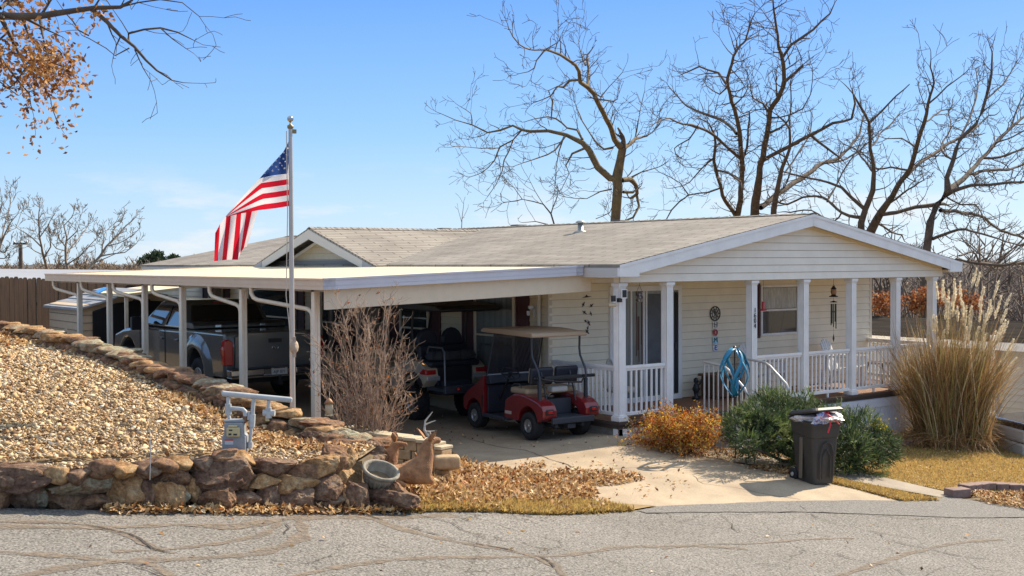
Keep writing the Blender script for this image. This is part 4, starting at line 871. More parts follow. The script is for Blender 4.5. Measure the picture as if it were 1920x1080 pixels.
mb = MB(); mb.span((-.47, -.5, .94), (-.02, .5, 1.06)); mb.span((.2, -.5, 1.02), (.72, .5, 1.16)); B2(mb, 'seat', M_BVIN, bevel=.05, bseg=3)
for s in (-1, 1):
    mb = MB(); mb.prism([(s*.25+.21*math.cos(a), 1.36+.25*math.sin(a)) for a in [k*math.pi/8 for k in range(16)]], .05, .16, 'x'); B2(mb, 'backrest', M_BVIN, bevel=.04, bseg=3)
mb = MB(); mb.span((-.08, -.5, 1.06), (.04, .5, 1.32)); B2(mb, 'rear_backrest', M_BVIN, bevel=.04)
mb = MB(); rr = random.Random(4)
for k in range(7): mb.lathe([(.0, -.1), (.12, -.06), (.14, 0), (.08, .08), (0, .1)], 7, (-.28+rr.uniform(-.08, .08), -.35+k*.11, 1.13), smooth=False)
cov = B2(mb, 'folded_cover', mat('cover_fabric', (.05, .055, .06), .6))
mb = MB(); c = Vector((1.1, .27, 1.28)); mb.tube([c+(u_*math.cos(a)+w_*math.sin(a))*.18 for a in [k*math.pi/8 for k in range(17)]], .015, 6, caps=False); mb.tube([c-u_*.17, c+u_*.17], .012, 6); mb.tube([c, (1.5, .27, .9)], .025, 8); B2(mb, 'steering_wheel', M_BLACK)
mb = MB(); mb.lathe([(.0, -.06), (.03, -.05), (.03, 0)], 8, (-1.07, .32, .62), axis='x'); B2(mb, 'reflector', M_TAIL)
for x, y in ((0, .52), (0, -.52), (1.95, .52), (1.95, -.52)): wheel(tcn, x, y, .30, .24, rimr=.5, knob=True)
# --- pickup truck
pk = thing('pickup_truck', 'dark grey pickup truck with a bed toolbox parked nose in behind the carport posts', 'truck', (-3.22, 6.4, G(-3.2, 8.5)+.03), R_(90)); pk.scale = (1.1, 1.1, 1.1)
M_PICK = mat('grey_green_paint', (.17, .175, .165), .2, coat=1., metal=.35)
M_CHR = mat('chrome', (.45, .46, .48), .15, metal=1.)
B3 = lambda mb, n, m, par=None, **k: mb.build(n, m, par or pk, **k)
WR = .40; rx, fx = 1.35, 4.95
side = [(.12, .62), (.10, 1.05), (.13, 1.30), (2.05, 1.30), (2.12, 1.27), (4.3, 1.25), (5.2, 1.16), (5.72, 1.05), (5.8, .8), (5.78, .5)] + arch(fx, .50, .5, 0, 180, 10, .5)[0:] + [(4.4, .42), (1.9, .42)] + arch(rx, .50, .5, 0, 180, 10, .5) + [(.2, .5)]
mb = MB(); mb.prism(side, -.95, .95, 'y'); B3(mb, 'body', M_PICK, bevel=.055, bseg=4)
for s in (-1, 1):   # bulging rear arches
    mb = MB(); n = 12; vs = []
    for k in range(n+1):
        a = R_(-8+196*k/n); ca, sa = math.cos(a), math.sin(a)
        for (rr_, yo) in [(.49, .955), (.50, 1.02), (.56, 1.03), (.68, .985), (.76, .945)]: vs.append((rx+rr_*ca, s*yo, .5+rr_*sa*.98))
    fs = [(k*5+j, k*5+j+1, k*5+j+6, k*5+j+5) for k in range(n) for j in range(4)]; mb.add(vs, fs, True); B3(mb, 'wheel_arch', M_PICK)
mb = MB()
def ringc(z, x0, x1, w): return [(x0, -w, z), (x1, -w, z), (x1, w, z), (x0, w, z)]
R1, R2, R3 = ringc(1.28, 2.02, 4.35, .90), ringc(1.74, 2.30, 3.6, .76), ringc(1.815, 2.46, 3.4, .68)
mb.add(R1+R2+R3, [(0,1,5,4), (1,2,6,5), (2,3,7,6), (3,0,4,7), (4,5,9,8), (5,6,10,9), (6,7,11,10), (7,4,8,11), (8,9,10,11), (3,2,1,0)], False); B3(mb, 'cab', M_PICK, bevel=.05, bseg=4)
def lerp3(a, b, t): return tuple(a[i]+(b[i]-a[i])*t for i in range(3))
def panel(mb, q, u0, u1, v0, v1, off):
    """glass panel on a quad q (4 corners: bottom0 bottom1 top1 top0)"""
    P = lambda u, v: Vector(lerp3(lerp3(q[0], q[1], u), lerp3(q[3], q[2], u), v))
    n = (P(1, 0)-P(0, 0)).cross(P(0, 1)-P(0, 0)).normalized()*off
    c = [P(u0, v0)+n, P(u1, v0)+n, P(u1, v1)+n, P(u0, v1)+n]; mb.add(c+[p-n*.5 for p in c], [(0,1,2,3), (0,4,5,1), (1,5,6,2), (2,6,7,3), (3,7,4,0)])
M_TINT = mat('tinted_glass', (.012, .013, .016), .03, spec=1., coat=1.)
mb = MB(); panel(mb, [R1[3], R1[0], R2[0], R2[3]], .07, .93, .12, .93, .02); B3(mb, 'rear_window', M_TINT, bevel=.004)
for s, q in ((-1, [R1[0], R1[1], R2[1], R2[0]]), (1, [R1[2], R1[3], R2[3], R2[2]])):
    for u0, u1 in ((.08, .36), (.40, .90)):
        if s > 0: u0, u1 = 1-u1, 1-u0
        mb = MB(); panel(mb, q, u0, u1, .10, .92, .02); B3(mb, 'side_window', M_TINT)
mb = MB(); panel(mb, [R1[1], R1[2], R2[2], R2[1]], .05, .95, .08, .93, .02); B3(mb, 'windscreen', M_TINT)
mb = MB(); mb.span((2.34, -.2, 1.745), (2.40, .2, 1.775)); B3(mb, 'brake_light', M_TAIL)
mb = MB(); mb.prism([(-.76, .66), (.76, .66), (.76, 1.22), (.6, 1.285), (-.6, 1.285), (-.76, 1.22)], .075, .098, 'x'); tg = B3(mb, 'tailgate', M_PICK, bevel=.015)
mb = MB(); mb.span((.064, -.13, 1.10), (.074, .13, 1.17)); mb.build('handle', M_BLACK, tg, bevel=.004)
mb = MB(); mb.box((.068, 0, 1.0), (.01, .05, .05)); 
for s in (-1, 1): mb.tube([(.066, s*.015, 1.015), (.066, s*.045, 1.04), (.066, s*.06, 1.005), (.066, s*.045, .98)], .009, 6)
mb.build('emblem', M_CHR, tg)
for s in (-1, 1):
    mb = MB(); mb.prism([(s*.80, .72), (s*.955, .72), (s*.97, 1.0), (s*.955, 1.16), (s*.88, 1.19), (s*.80, 1.13)], .07, .20, 'x'); mb.prism([(.08, .72), (.22, .75), (.26, 1.0), (.2, 1.16), (.08, 1.19)], s*.93, s*.965, 'y'); B3(mb, 'tail_light', M_TAIL, bevel=.02)
mb = MB(); mb.span((-.12, -.93, .50), (.08, .93, .54)); mb.span((-.14, -.94, .545), (.06, -.30, .66)); mb.span((-.14, .30, .545), (.06, .94, .66)); mb.span((-.08, -.3, .5), (.06, .3, .66)); bu = B3(mb, 'bumper', M_CHR, bevel=.025, bseg=3)
mb = MB(); mb.span((-.135, -.9, .662), (.06, .9, .675)); mb.build('step_pad', M_BLACK, bu)
mb = MB(); mb.span((-.15, -.04, .36), (.1, .04, .44)); mb.lathe([(.03, .44), (.03, .5), (.0, .53)], 8, (-.13, 0, 0)); B3(mb, 'tow_hitch', M_DARK)
mb = MB(); mb.box((-.092, 0, .60), (.006, .31, .155)); lp = B3(mb, 'license_plate', mat('plate', (.62, .62, .55), .5), bevel=.003)
PM = Matrix(((0, 0, -1, -.098), (-1, 0, 0, 0), (0, 1, 0, .585), (0, 0, 0, 1)))
text_mesh('AJF 071', .075, mat('plate_ink', (.03, .05, .12), .6), 'plate_text', lp, PM, .002)
mb = MB(); mb.box((-.098, 0, .658), (.004, .22, .022)); mb.build('plate_band', mat('plate_band', (.35, .12, .1), .6), lp)
mb = MB(); mb.prism([(1.52, 1.31), (2.0, 1.31), (2.0, 1.37), (1.9, 1.42), (1.6, 1.42), (1.52, 1.37)], -.93, .93, 'y'); tb = B3(mb, 'toolbox', mat('toolbox_metal', (.15, .15, .145), .4, metal=.7), bevel=.01)
for s in (-.45, .45): mb = MB(); mb.box((1.51, s, 1.35), (.02, .12, .05)); mb.build('latch', M_CHR, tb, bevel=.005)
for s in (-1, 1):
    mb = MB(); mb.box((3.95, s*1.13, 1.33), (.1, .2, .26)); mb.tube([(3.95, s*.9, 1.3), (3.95, s*1.08, 1.3)], .03, 6); B3(mb, 'mirror', M_BLACK, bevel=.04, bseg=3)
    mb = MB(); mb.span((2.86, s*.958-.004, .5), (2.872, s*.958+.004, 1.27)); mb.span((4.2, s*.958-.004, .5), (4.212, s*.958+.004, 1.2)); B3(mb, 'door_gap', M_DARK)
    mb = MB(); mb.span((2.98, s*.965-.012, 1.05), (3.16, s*.965+.012, 1.09)); B3(mb, 'door_handle', M_PICK, bevel=.008); mb = MB(); mb.span((2.2, s*.965-.012, 1.05), (2.36, s*.965+.012, 1.09)); B3(mb, 'door_handle', M_PICK, bevel=.008)
mb = MB(); mb.span((.25, -.9, .38), (5.4, .9, .48)); B3(mb, 'chassis', M_DARK)
for x, y in ((rx, .80), (rx, -.80), (fx, .80), (fx, -.80)): wheel(pk, x, y, WR, .27, rimr=.55, spokes=6)

# ---------------------------------------------------------------- flagpole and flag
fp_ = pd(549, 771, 15.05); FPX = Vector((fp_[0], fp_[1], fp_[2]-.25)); PXM = 15.05/FP
pole = thing('flagpole', 'tall silver metal flagpole with a ball on top standing behind the stone wall', 'flagpole', FPX)
Hp = (771-243)*PXM+.25
mb = MB(); mb.tube([(0, 0, 0), (0, 0, 1.2), (0, 0, Hp*.5), (0, 0, Hp)], [.036, .034, .031, .025], 12); mb.build('pole', mat('pole_metal', (.50, .46, .42), .35, metal=.6, var=.1, vscale=2), pole)
mb = MB(); mb.lathe([(.028, Hp), (.04, Hp+.01), (.04, Hp+.04), (.01, Hp+.06), (.01, Hp+.09)], 12); mb.box((.03, 0, Hp-.03), (.09, .04, .05)); mb.build('truck_cap', mat('brass', (.25, .2, .1), .5, metal=.5), pole)
mb = MB(); mb.lathe([(.041*math.sin(math.pi*k/8), Hp+.125-.041*math.cos(math.pi*k/8)) for k in range(9)], 14); mb.build('ball', M_CHR, pole)
mb = MB(); zc_ = (771-650)*PXM+.25
mb.lathe([(.0, -.05), (.03, -.045), (.06, -.02), (.06, .0), (.03, .03), (0, .03)], 10, (-.0, -.04, zc_), axis='y', fac=1.5); mb.box((0, -.06, zc_), (.03, .03, .26)); mb.build('cleat', mat('rope', (.42, .33, .24), .9, bump=.5), pole)
mb = MB(); mb.tube([(-.055, 0, Hp-.03), (-.05, 0, Hp*.72), (-.08, 0, Hp*.45), (-.03, -.02, zc_+.1)], .006, 5); mb.build('halyard', mat('halyard', (.55, .5, .42), .9), pole)
# the flag: two draped sheets of cloth, striped cloth faces, stars sewn on
FR, FW, FB = [leafy_m for leafy_m in (0, 0, 0)]
def cloth(name, col):
    m = mat(name, col, .75, bump=.15, bscale=14, spec=.2); t = m.node_tree; b = t.nodes['Principled BSDF']; tr = t.nodes.new('ShaderNodeBsdfTranslucent'); tr.inputs[0].default_value = (*col, 1)
    mx = t.nodes.new('ShaderNodeMixShader'); mx.inputs[0].default_value = .42; t.links.new(b.outputs[0], mx.inputs[1]); t.links.new(tr.outputs[0], mx.inputs[2]); t.links.new(mx.outputs[0], t.nodes['Material Output'].inputs[0]); return m
FR, FW, FB = cloth('flag_red', (.60, .012, .03)), cloth('flag_white', (.78, .76, .76)), cloth('flag_blue', (.025, .06, .20))
flag = thing('flag', 'red white and blue stars and stripes flag hanging in folds from the flagpole', 'flag', FPX+Vector((0, 0, Hp-.1)))
def fz(x, y, dd): p = pd(400+x/3.375, 200+y/3.375, 15.05+dd); return Vector(p)-flag.location
def curve(L, s):
    xs = [q[0] for q in L]; return [float(np.interp(s, xs, [q[k] for q in L])) for k in (1, 2)]
def patch(mb, top, bot, nS, nT, colour, dep):
    vs = []
    for i in range(nS+1):
        a = curve(top, i/nS); b = curve(bot, i/nS)
        for j in range(nT+1):
            t = j/nT; x = a[0]+(b[0]-a[0])*t; y = a[1]+(b[1]-a[1])*t; vs.append(fz(x, y, dep(i/nS, t)))
    o = len(mb.v); mb.v += [tuple(v) for v in vs]
    for i in range(nS):
        for j in range(nT):
            mb.f.append(tuple(o+k for k in (i*(nT+1)+j, (i+1)*(nT+1)+j, (i+1)*(nT+1)+j+1, i*(nT+1)+j+1))); mb.mi.append(colour(i/nS, j/nT)); mb.sm.append(True)
mb = MB()
wv = lambda s, t: .035*math.sin(9*s+2.2*t)*min(1, s*4)+.02*math.sin(17*s-3*t)*s
patch(mb, [(0, 490, 192), (.35, 445, 283), (.7, 362, 375), (1, 296, 450)], [(0, 470, 424), (.5, 385, 434), (1, 294, 452)], 14, 6, lambda s, t: 2, wv)
patch(mb, [(0, 470, 424), (.37, 296, 450), (.6, 208, 545), (.8, 130, 632), (1, 78, 694)], [(0, 484, 628), (.2, 400, 642), (.45, 288, 655), (.75, 165, 678), (1, 78, 698)], 22, 12, lambda s, t: 1 if int(t*6+1e-6) % 2 == 0 else 0, lambda s, t: wv(s*.8+.2, t))
patch(mb, [(0, 490, 190), (1, 494, 190)], [(0, 470, 424), (1, 498, 424)], 3, 8, lambda s, t: 1, lambda s, t: 0)
patch(mb, [(0, 470, 424), (1, 498, 424)], [(0, 484, 628), (1, 500, 618)], 3, 8, lambda s, t: 1, lambda s, t: 0)
# hanging fly end: bands run downwards; s = across, t = down
topc = [(0, 12, 800), (.16, 45, 738), (.3, 82, 690), (.44, 115, 682), (.56, 150, 676), (.68, 178, 671), (.8, 208, 666), (.9, 245, 660), (1, 284, 655)]
botc = [(0, 5, 978), (.16, 30, 975), (.3, 56, 972), (.44, 88, 968), (.56, 122, 968), (.68, 158, 968), (.8, 170, 930), (.9, 194, 892), (1, 212, 885)]
edges = [0, .145, .29, .43, .55, .675, .79, .9, 1.01]
patch(mb, topc, botc, 40, 14, lambda s, t: int(np.searchsorted(edges, s+.012, side='right')-1) % 2, lambda s, t: .06+.05*math.sin(s*14+t*2)*(.4+t)+.05*s)
fo = mb.build('cloth', [FR, FW, FB], flag)
for x, y, r in [(480,232,6),(471,263,8),(445,290,8),(464,305,7),(420,317,8),(443,330,8),(396,342,8),(455,347,6),(421,356,9),(372,368,8),(434,373,7),(398,380,9),(348,394,7),(450,390,9),(413,398,7),(375,405,9),(325,420,7)]:
    g = MB(); c = fz(x, y, -.065); pts = []
    for k in range(10):
        a = math.pi/2+k*math.pi/5+.25; rr_ = r if k % 2 == 0 else r*.42; pts.append(fz(x+rr_*math.cos(a), y-rr_*math.sin(a), -.065))
    g.add([c]+pts, [(0, k+1, (k+1) % 10+1) for k in range(10)]); g.build('star', FW, flag)

# ---------------------------------------------------------------- gas meter
gm_o = Vector(pd(446, 836, 12.65)); gm = thing('gas_meter', 'grey gas meter with a yellowed dial under a thick grey pipe manifold in the gravel', 'gas meter', (gm_o.x, gm_o.y, float(Hg(gm_o.x, gm_o.y))))
M_GM = mat('meter_grey', (.26, .28, .29), .5, var=.12, vscale=9, bump=.1); M_GP = mat('pipe_grey', (.43, .45, .45), .5, var=.15, vscale=7)
def gp(x, y, dd=0.): return Vector(pd(400+x/8.306, 720+y/8.306, 12.65+dd))-gm.location
k_ = 12.65/FP/8.306
def gtube(L, r, name, m=M_GP, n=12): mb = MB(); mb.tube([gp(*p) for p in L], [q*k_ for q in r] if hasattr(r, '__len__') else r*k_, n); return mb.build(name, m, gm)
gtube([(135, 150), (150, 148), (165, 150), (1205, 248), (1225, 252)], [34, 48, 44, 44, 34], 'manifold_pipe')
gtube([(232, 200), (232, 330)], 30, 'riser'); gtube([(232, 310), (232, 470)], 50, 'valve'); gtube([(232, 460), (262, 600)], 26, 'riser')
gtube([(270, 380), (400, 385), (460, 395), (495, 430), (500, 500)], [34, 30, 34, 36, 36], 'elbow_pipe'); gtube([(490, 490), (490, 610)], 32, 'inlet_union', mat('rusty', (.20, .10, .05), .8))
gtube([(628, 230), (610, 480)], 32, 'standpipe'); gtube([(610, 470), (600, 665)], 48, 'regulator'); gtube([(595, 660), (570, 920)], 26, 'standpipe'); gtube([(572, 900), (572, 1000)], 42, 'ground_valve'); gtube([(560, 430), (548, 560)], 22, 'vent_tube')
gtube([(860, 260), (860, 370)], 30, 'drop_pipe'); gtube([(860, 365), (860, 530)], 48, 'tee'); gtube([(775, 450), (960, 455)], [50, 48], 'tee_arm'); gtube([(840, 525), (840, 575)], 28, 'plug', mat('brassy', (.45, .38, .2), .5))
c0 = gp(340, 800); cr3 = Vector(_RR)
mb = MB(); W2 = 185*k_; Hh = 225*k_
ang = math.atan2(cr3.y, cr3.x)
mb.M = Matrix.Translation(c0) @ rotz(ang)
mb.prism([(-W2*.98, -Hh*1.15), (W2, -Hh*1.15), (W2*1.0, Hh*.0), (W2*.82, Hh*.12), (W2*.8, Hh*.95), (-W2*.78, Hh*.95), (-W2*.8, Hh*.12), (-W2*.98, 0)], -.085, .085, 'y'); mb.build('meter_body', M_GM, gm, bevel=.022, bseg=3)
mb = MB(); mb.M = Matrix.Translation(c0) @ rotz(ang); mb.span((-W2*.85, -.07, Hh*.96), (W2*.85, .07, Hh*1.12)); mb.build('meter_top', M_GM, gm, bevel=.01)
mb = MB(); mb.M = Matrix.Translation(c0) @ rotz(ang); mb.span((-.065, -.125, .0), (.075, -.086, .10)); mb.span((-.05, -.12, .10), (.05, -.086, .125)); dl = mb.build('dial_housing', mat('yellowed_plastic', (.50, .42, .22), .4), gm, bevel=.012)
mb = MB(); mb.M = Matrix.Translation(c0) @ rotz(ang); mb.span((-.035, -.128, .066), (0.0, -.1255, .08)); mb.span((-.04, -.128, .02), (-.01, -.1255, .04)); mb.span((.01, -.128, .018), (.05, -.1255, .036)); mb.build('dial', M_BLACK, dl)
mb = MB(); mb.M = Matrix.Translation(c0) @ rotz(ang); mb.span((-.09, -.09, -.085), (0.0, -.0865, -.025)); lb = mb.build('warning_label', mat('label_white', (.55, .55, .55), .5), gm)
mb = MB(); mb.M = Matrix.Translation(c0) @ rotz(ang); mb.span((-.09, -.0915, -.045), (0.0, -.0902, -.025)); mb.build('label_band', mat('label_red', (.5, .1, .08), .5), lb)
# thin marker rod in the boulders
mb = MB(); mb.tube([(0, 0, 0), (.012, 0, .3), (0, 0, .62)], .004, 5); o = mb.build('marker_rod', M_GP); o.location = pd(281, 900, 11.65); tag(o, 'thin bent grey wire rod standing between the roadside boulders', 'rod')

# ---------------------------------------------------------------- planter, deer, block edging
up_ = pd(705, 917, 13.35); pl = thing('garden_urn', 'round weathered green grey garden urn tipped towards the road beside the deer statues', 'planter', Vector(up_)+Vector((0, 0, .02))); pl.rotation_euler = (R_(24), R_(6), -.1)
pl.scale = (.9, .9, .9)
M_URN = mat('urn_stone', (.24, .215, .165), .8, var=.3, vscale=9, bump=.4, bscale=25)
mb = MB(); mb.lathe([(.0, 0), (.10, .0), (.11, .02), (.14, .05), (.185, .12), (.205, .19), (.20, .215), (.235, .225), (.245, .245), (.235, .265), (.205, .262), (.195, .235), (.18, .15), (.13, .11), (.0, .11)], 32)
for k in range(20): a = k/20*2*math.pi; mb.tube([(.125*math.cos(a), .125*math.sin(a), .035), (.178*math.cos(a), .178*math.sin(a), .1), (.205*math.cos(a), .205*math.sin(a), .175)], [.018, .02, .012], 5)
mb.build('bowl', M_URN, pl); mb = MB(); mb.lathe([(.0, .13), (.15, .135), (.16, .14)], 14); mb.build('soil', M_GROUND, pl)

M_DEER = mat('deer_coat', (.42, .21, .09), .85, col2=(.20, .09, .04), vscale=9, bump=.7, bscale=45); M_DEER2 = mat('deer_pale', (.5, .38, .28), .8)
M_ANT = mat('antler', (.42, .38, .32), .7, bump=.3, bscale=50)
def skin_body(name, J, E, m, parent, levels=2):
    """J: list of (x,y,z,rx[,ry]); E: edges; grown as one continuous skin"""
    me = bpy.data.meshes.new(name); me.from_pydata([j[:3] for j in J], E, []); o = bpy.data.objects.new(name, me); COL.objects.link(o)
    sk = o.modifiers.new('s', 'SKIN'); sk.use_smooth_shade = True; sb_ = o.modifiers.new('d', 'SUBSURF'); sb_.levels = sb_.render_levels = levels
    for i, j in enumerate(J): v = me.skin_vertices[0].data[i]; v.radius = (j[3], j[4] if len(j) > 4 else j[3]); v.use_root = (i == 0)
    dg = bpy.context.evaluated_depsgraph_get(); dg.update(); m2 = bpy.data.meshes.new_from_object(o.evaluated_get(dg)); bpy.data.objects.remove(o)
    m2.name = name; m2.materials.clear(); m2.materials.append(m)
    for p in m2.polygons: p.use_smooth = True
    o = bpy.data.objects.new(name, m2); COL.objects.link(o); o.parent = parent; return o
def ear(mb, base, tip, w, up=(0, 0, 1)):
    b = Vector(base); t = Vector(tip); d = (t-b); s = d.cross(Vector(up)).normalized(); n = s.cross(d).normalized()
    vs = []; K = 6
    for k in range(K+1):
        u = k/K; ww = w*math.sin(math.pi*min(1, u*.92+.12))**.8; c = b+d*u
        vs += [c-s*ww+n*w*.25, c-n*w*.35, c+s*ww+n*w*.25, c+n*w*.05]
    fs = []
    for k in range(K):
        for j in range(4): fs.append((k*4+j, k*4+(j+1) % 4, k*4+4+(j+1) % 4, k*4+4+j))
    mb.add(vs, fs+[(0,1,2,3), (K*4, K*4+3, K*4+2, K*4+1)], True)
# buck lying down: local +x = where it faces
bk_ = pd(775, 905, 13.75); buck = thing('deer_statue', 'brown lying buck statue with pale antlers at the end of the stone wall', 'statue', Vector(bk_)-Vector((0, 0, .02)), R_(-20), 'garden deer statues')
skin_body('body', [(.0, 0, .13, .13, .12), (-.2, 0, .14, .135, .12), (-.38, 0, .12, .12, .11), (-.5, 0, .07, .05, .05), (.13, 0, .16, .13, .135), (.15, 0, .29, .10, .105), (.16, .0, .40, .078, .085), (.18, .01, .49, .068, .07), (.26, .03, .50, .048, .048), (.34, .05, .485, .036, .034),
  (.14, .1, .06, .06), (.22, .11, .03, .03), (.14, -.1, .06, .06), (.22, -.11, .03, .03), (-.3, .13, .06, .07), (-.12, .17, .03, .025), (-.3, -.13, .06, .07), (-.12, -.17, .03, .025)],
  [(0, 1), (1, 2), (2, 3), (0, 4), (4, 5), (5, 6), (6, 7), (7, 8), (8, 9), (4, 10), (10, 11), (4, 12), (12, 13), (1, 14), (14, 15), (1, 16), (16, 17)], M_DEER, buck)
mb = MB(); ear(mb, (.15, .05, .52), (.07, .10, .64), .035); mb.build('ear', M_DEER, buck); mb = MB(); ear(mb, (.19, -.06, .50), (.24, -.15, .63), .05); mb.build('ear', M_DEER, buck)
for s in (-1, 1):
    mb = MB(); mb.tube([(.2, s*.035, .53), (.15, s*.07, .62), (.17, s*.10, .72), (.26, s*.11, .82)] if s > 0 else [(.2, s*.035, .53), (.19, s*.05, .58), (.18, s*.06, .62)], [.016, .014, .011, .005] if s > 0 else [.018, .016, .01], 7)
    if s > 0: mb.tube([(.155, .09, .67), (.23, .09, .70), (.29, .08, .72)], [.010, .008, .004], 6); mb.tube([(.165, .06, .60), (.22, .05, .60), (.27, .045, .605)], [.010, .008, .005], 6)
    mb.build('antler', M_ANT, buck)
mb = MB()
for s in (-1, 1): mb.lathe([(0, -.01), (.012, -.004), (.012, .004), (0, .01)], 8, (.24, .03+s*.045, .515), axis='y')
mb.build('eyes', M_BLACK, buck)
# doe behind, only neck and head above the wall stones
d2 = pd(722, 868, 14.2); doe = thing('deer_statue', 'brown doe statue with one raised ear peering over the end of the stone wall', 'statue', Vector(d2)-Vector((0, 0, .12)), R_(-35), 'garden deer statues')
skin_body('body', [(.0, 0, .12, .11, .1), (-.18, 0, .12, .11, .1), (-.32, 0, .09, .08, .08), (.09, 0, .17, .085, .09), (.11, 0, .28, .05, .06), (.13, 0, .35, .05, .052), (.21, 0, .345, .032, .032), (.27, 0, .335, .022, .022), (.1, .09, .05, .04), (.25, .1, .03, .02), (.1, -.09, .05, .04), (.25, -.1, .03, .02)],
  [(0, 1), (1, 2), (0, 3), (3, 4), (4, 5), (5, 6), (6, 7), (3, 8), (8, 9), (3, 10), (10, 11)], M_DEER, doe)
for s in (-1, 1): mb = MB(); ear(mb, (.12, s*.035, .38), (.10, s*.09, .50), .042); mb.build('ear', M_DEER, doe)
d3 = pd(772, 876, 14.9); fawn = thing('deer_statue', 'small fawn statue lying in the leaves between the buck and the block edging', 'statue', Vector(d3)-Vector((0, 0, .05)), R_(-30), 'garden deer statues')
skin_body('body', [(0, 0, .06, .055), (-.14, 0, .06, .055), (.06, 0, .1, .035), (.07, 0, .15, .03), (.13, 0, .145, .016)], [(0, 1), (0, 2), (2, 3), (3, 4)], M_DEER, fawn)
for s in (-1, 1): mb = MB(); ear(mb, (.06, s*.02, .17), (.04, s*.05, .24), .018); mb.build('ear', M_DEER, fawn)

M_BLK = mat('tan_block', (.42, .30, .17), .9, var=.2, vscale=8, bump=.5, bscale=18); M_CAPB = mat('pale_capstone', (.50, .42, .28), .9, var=.1, bump=.3)
be = thing('block_edging', 'low curved edging of tan split face blocks with pale caps around the bare shrub', 'edging', (-4.4, -.4, G(-4.4, -.4)))
P_ = [Vector(pd(u, v, D)) for u, v, D in [(655, 800, 16.9), (715, 814, 16.4), (765, 820, 16.1), (812, 828, 15.9), (838, 842, 15.75)]]
pts = []
for i in range(len(P_)-1):
    n = max(2, round((P_[i+1]-P_[i]).length/.27))
    for j in range(n): pts.append(P_[i].lerp(P_[i+1], j/n))
pts.append(P_[-1])
for i in range(len(pts)-1):
    a, b = pts[i], pts[i+1]; c = (a+b)/2; an = math.atan2((b-a).y, (b-a).x); L_ = (b-a).length; sx_ = Vector((math.cos(an), math.sin(an), 0))
    mb = MB(); mb.M = rotz(an); mb.box((0, 0, 0), (L_*.99, .25, .045)); o = mb.build('cap', M_CAPB, be, bevel=.01); o.location = c-be.location
    for q in range(3):
        mb = MB(); mb.M = rotz(an); mb.box((0, 0, 0), (L_*.95, .2, .13)); o = mb.build('block', M_BLK, be, bevel=.012); o.location = c+sx_*(.12 if q % 2 else 0)+Vector((0, 0, -.09-.135*q))-be.location
mb = MB(); mb.box((0, 0, 0), (.34, .26, .17), rotz(-.5).to_3x3()); o = mb.build('loose_block', M_BLK, None, bevel=.04, bseg=3); c = Vector(pd(838, 866, 15.6)); o.location = (c.x, c.y, max(G(c.x, c.y)+.07, c.z)); tag(o, 'single rounded tan block lying at the near end of the block edging', 'block')
M_RBLK = mat('red_grey_block', (.24, .16, .13), .9, var=.25, vscale=6, bump=.5, bscale=18)
def blockrow(name, label, L, h, n, lw=.2):
    P = [gpt(u, v) for u, v in L]; t = thing(name, label, 'edging', P[0]); tot = sum((P[i+1]-P[i]).length for i in range(len(P)-1))
    for k in range(n):
        d = tot*(k+.5)/n; i = 0
        while d > (P[i+1]-P[i]).length and i < len(P)-2: d -= (P[i+1]-P[i]).length; i += 1
        s = (P[i+1]-P[i]).normalized(); c = P[i]+s*d; mb = MB(); mb.M = rotz(math.atan2(s.y, s.x)+rnd.uniform(-.04, .04)); mb.box((0, 0, 0), (tot/n*.95, lw, h)); o = mb.build('block', M_RBLK, t, bevel=.012); o.location = Vector((c.x, c.y, G(c.x, c.y)+h/2))-P[0]
blockrow('block_edging', 'row of red grey blocks edging the leaf filled bed beside the road', [(1806, 924), (1850, 919), (1920, 923), (1990, 930)], .13, 9)
blockrow('block_edging', 'short row of grey red blocks at the foot of the tall ornamental grass', [(1680, 838), (1720, 836), (1775, 838), (1800, 842)], .14, 8)
c = gpt(1795, 932); mb = MB(); mb.M = rotz(-.3); mb.box((0, 0, 0), (.34, .22, .13)); o = mb.build('loose_block', M_RBLK, None, bevel=.015); o.location = (c.x, c.y, c.z+.07); tag(o, 'single grey block lying at the corner of the lawn beside the road', 'block')

# ---------------------------------------------------------------- wheeled bin
w0, w1 = gpt(1489, 897), gpt(1537, 915); hd = math.atan2((w1-w0).y, (w1-w0).x)
bc = (gpt(1489, 897)+gpt(1564, 911))/2; 
bn = thing('wheeled_bin', 'dark grey wheeled bin on the driveway, lid propped open by a bag', 'bin', (bc.x, bc.y, G(bc.x, bc.y)+.012), hd)
M_BIN = mat('bin_plastic', (.045, .04, .034), .5, var=.1, vscale=3)
def loft(mb, rings, caps=True, smooth=False):
    n = len(rings[0]); vs = [p for r in rings for p in r]; fs = []
    for i in range(len(rings)-1):
        for j in range(n): fs.append((i*n+j, i*n+(j+1) % n, (i+1)*n+(j+1) % n, (i+1)*n+j))
    if caps: fs += [tuple(range(n))[::-1], tuple((len(rings)-1)*n+j for j in range(n))]
    mb.add(vs, fs, smooth)
def rr4(x0, x1, w, z, dz=0, r=.06):
    out = []
    for cx, cy, a0 in [(x1-r, w-r, 0), (x0+r, w-r, 90), (x0+r, -w+r, 180), (x1-r, -w+r, 270)]:
        for k in range(4): a = R_(a0+30*k); x = cx+r*math.cos(a); out.append((x, cy+r*math.sin(a), z+dz*(x-x0)/(x1-x0)))
    return out
mb = MB(); loft(mb, [rr4(-.20, .24, .21, .0), rr4(-.235, .28, .245, .45), rr4(-.25, .295, .26, .74, -.05), rr4(-.262, .31, .272, .755, -.05), rr4(-.28, .335, .29, 1.0, -.07)]); B4 = lambda m_, n, mt, **k: m_.build(n, mt, bn, **k); B4(mb, 'body', M_BIN, bevel=.006); bn.scale = (.95, .93, 1.0)
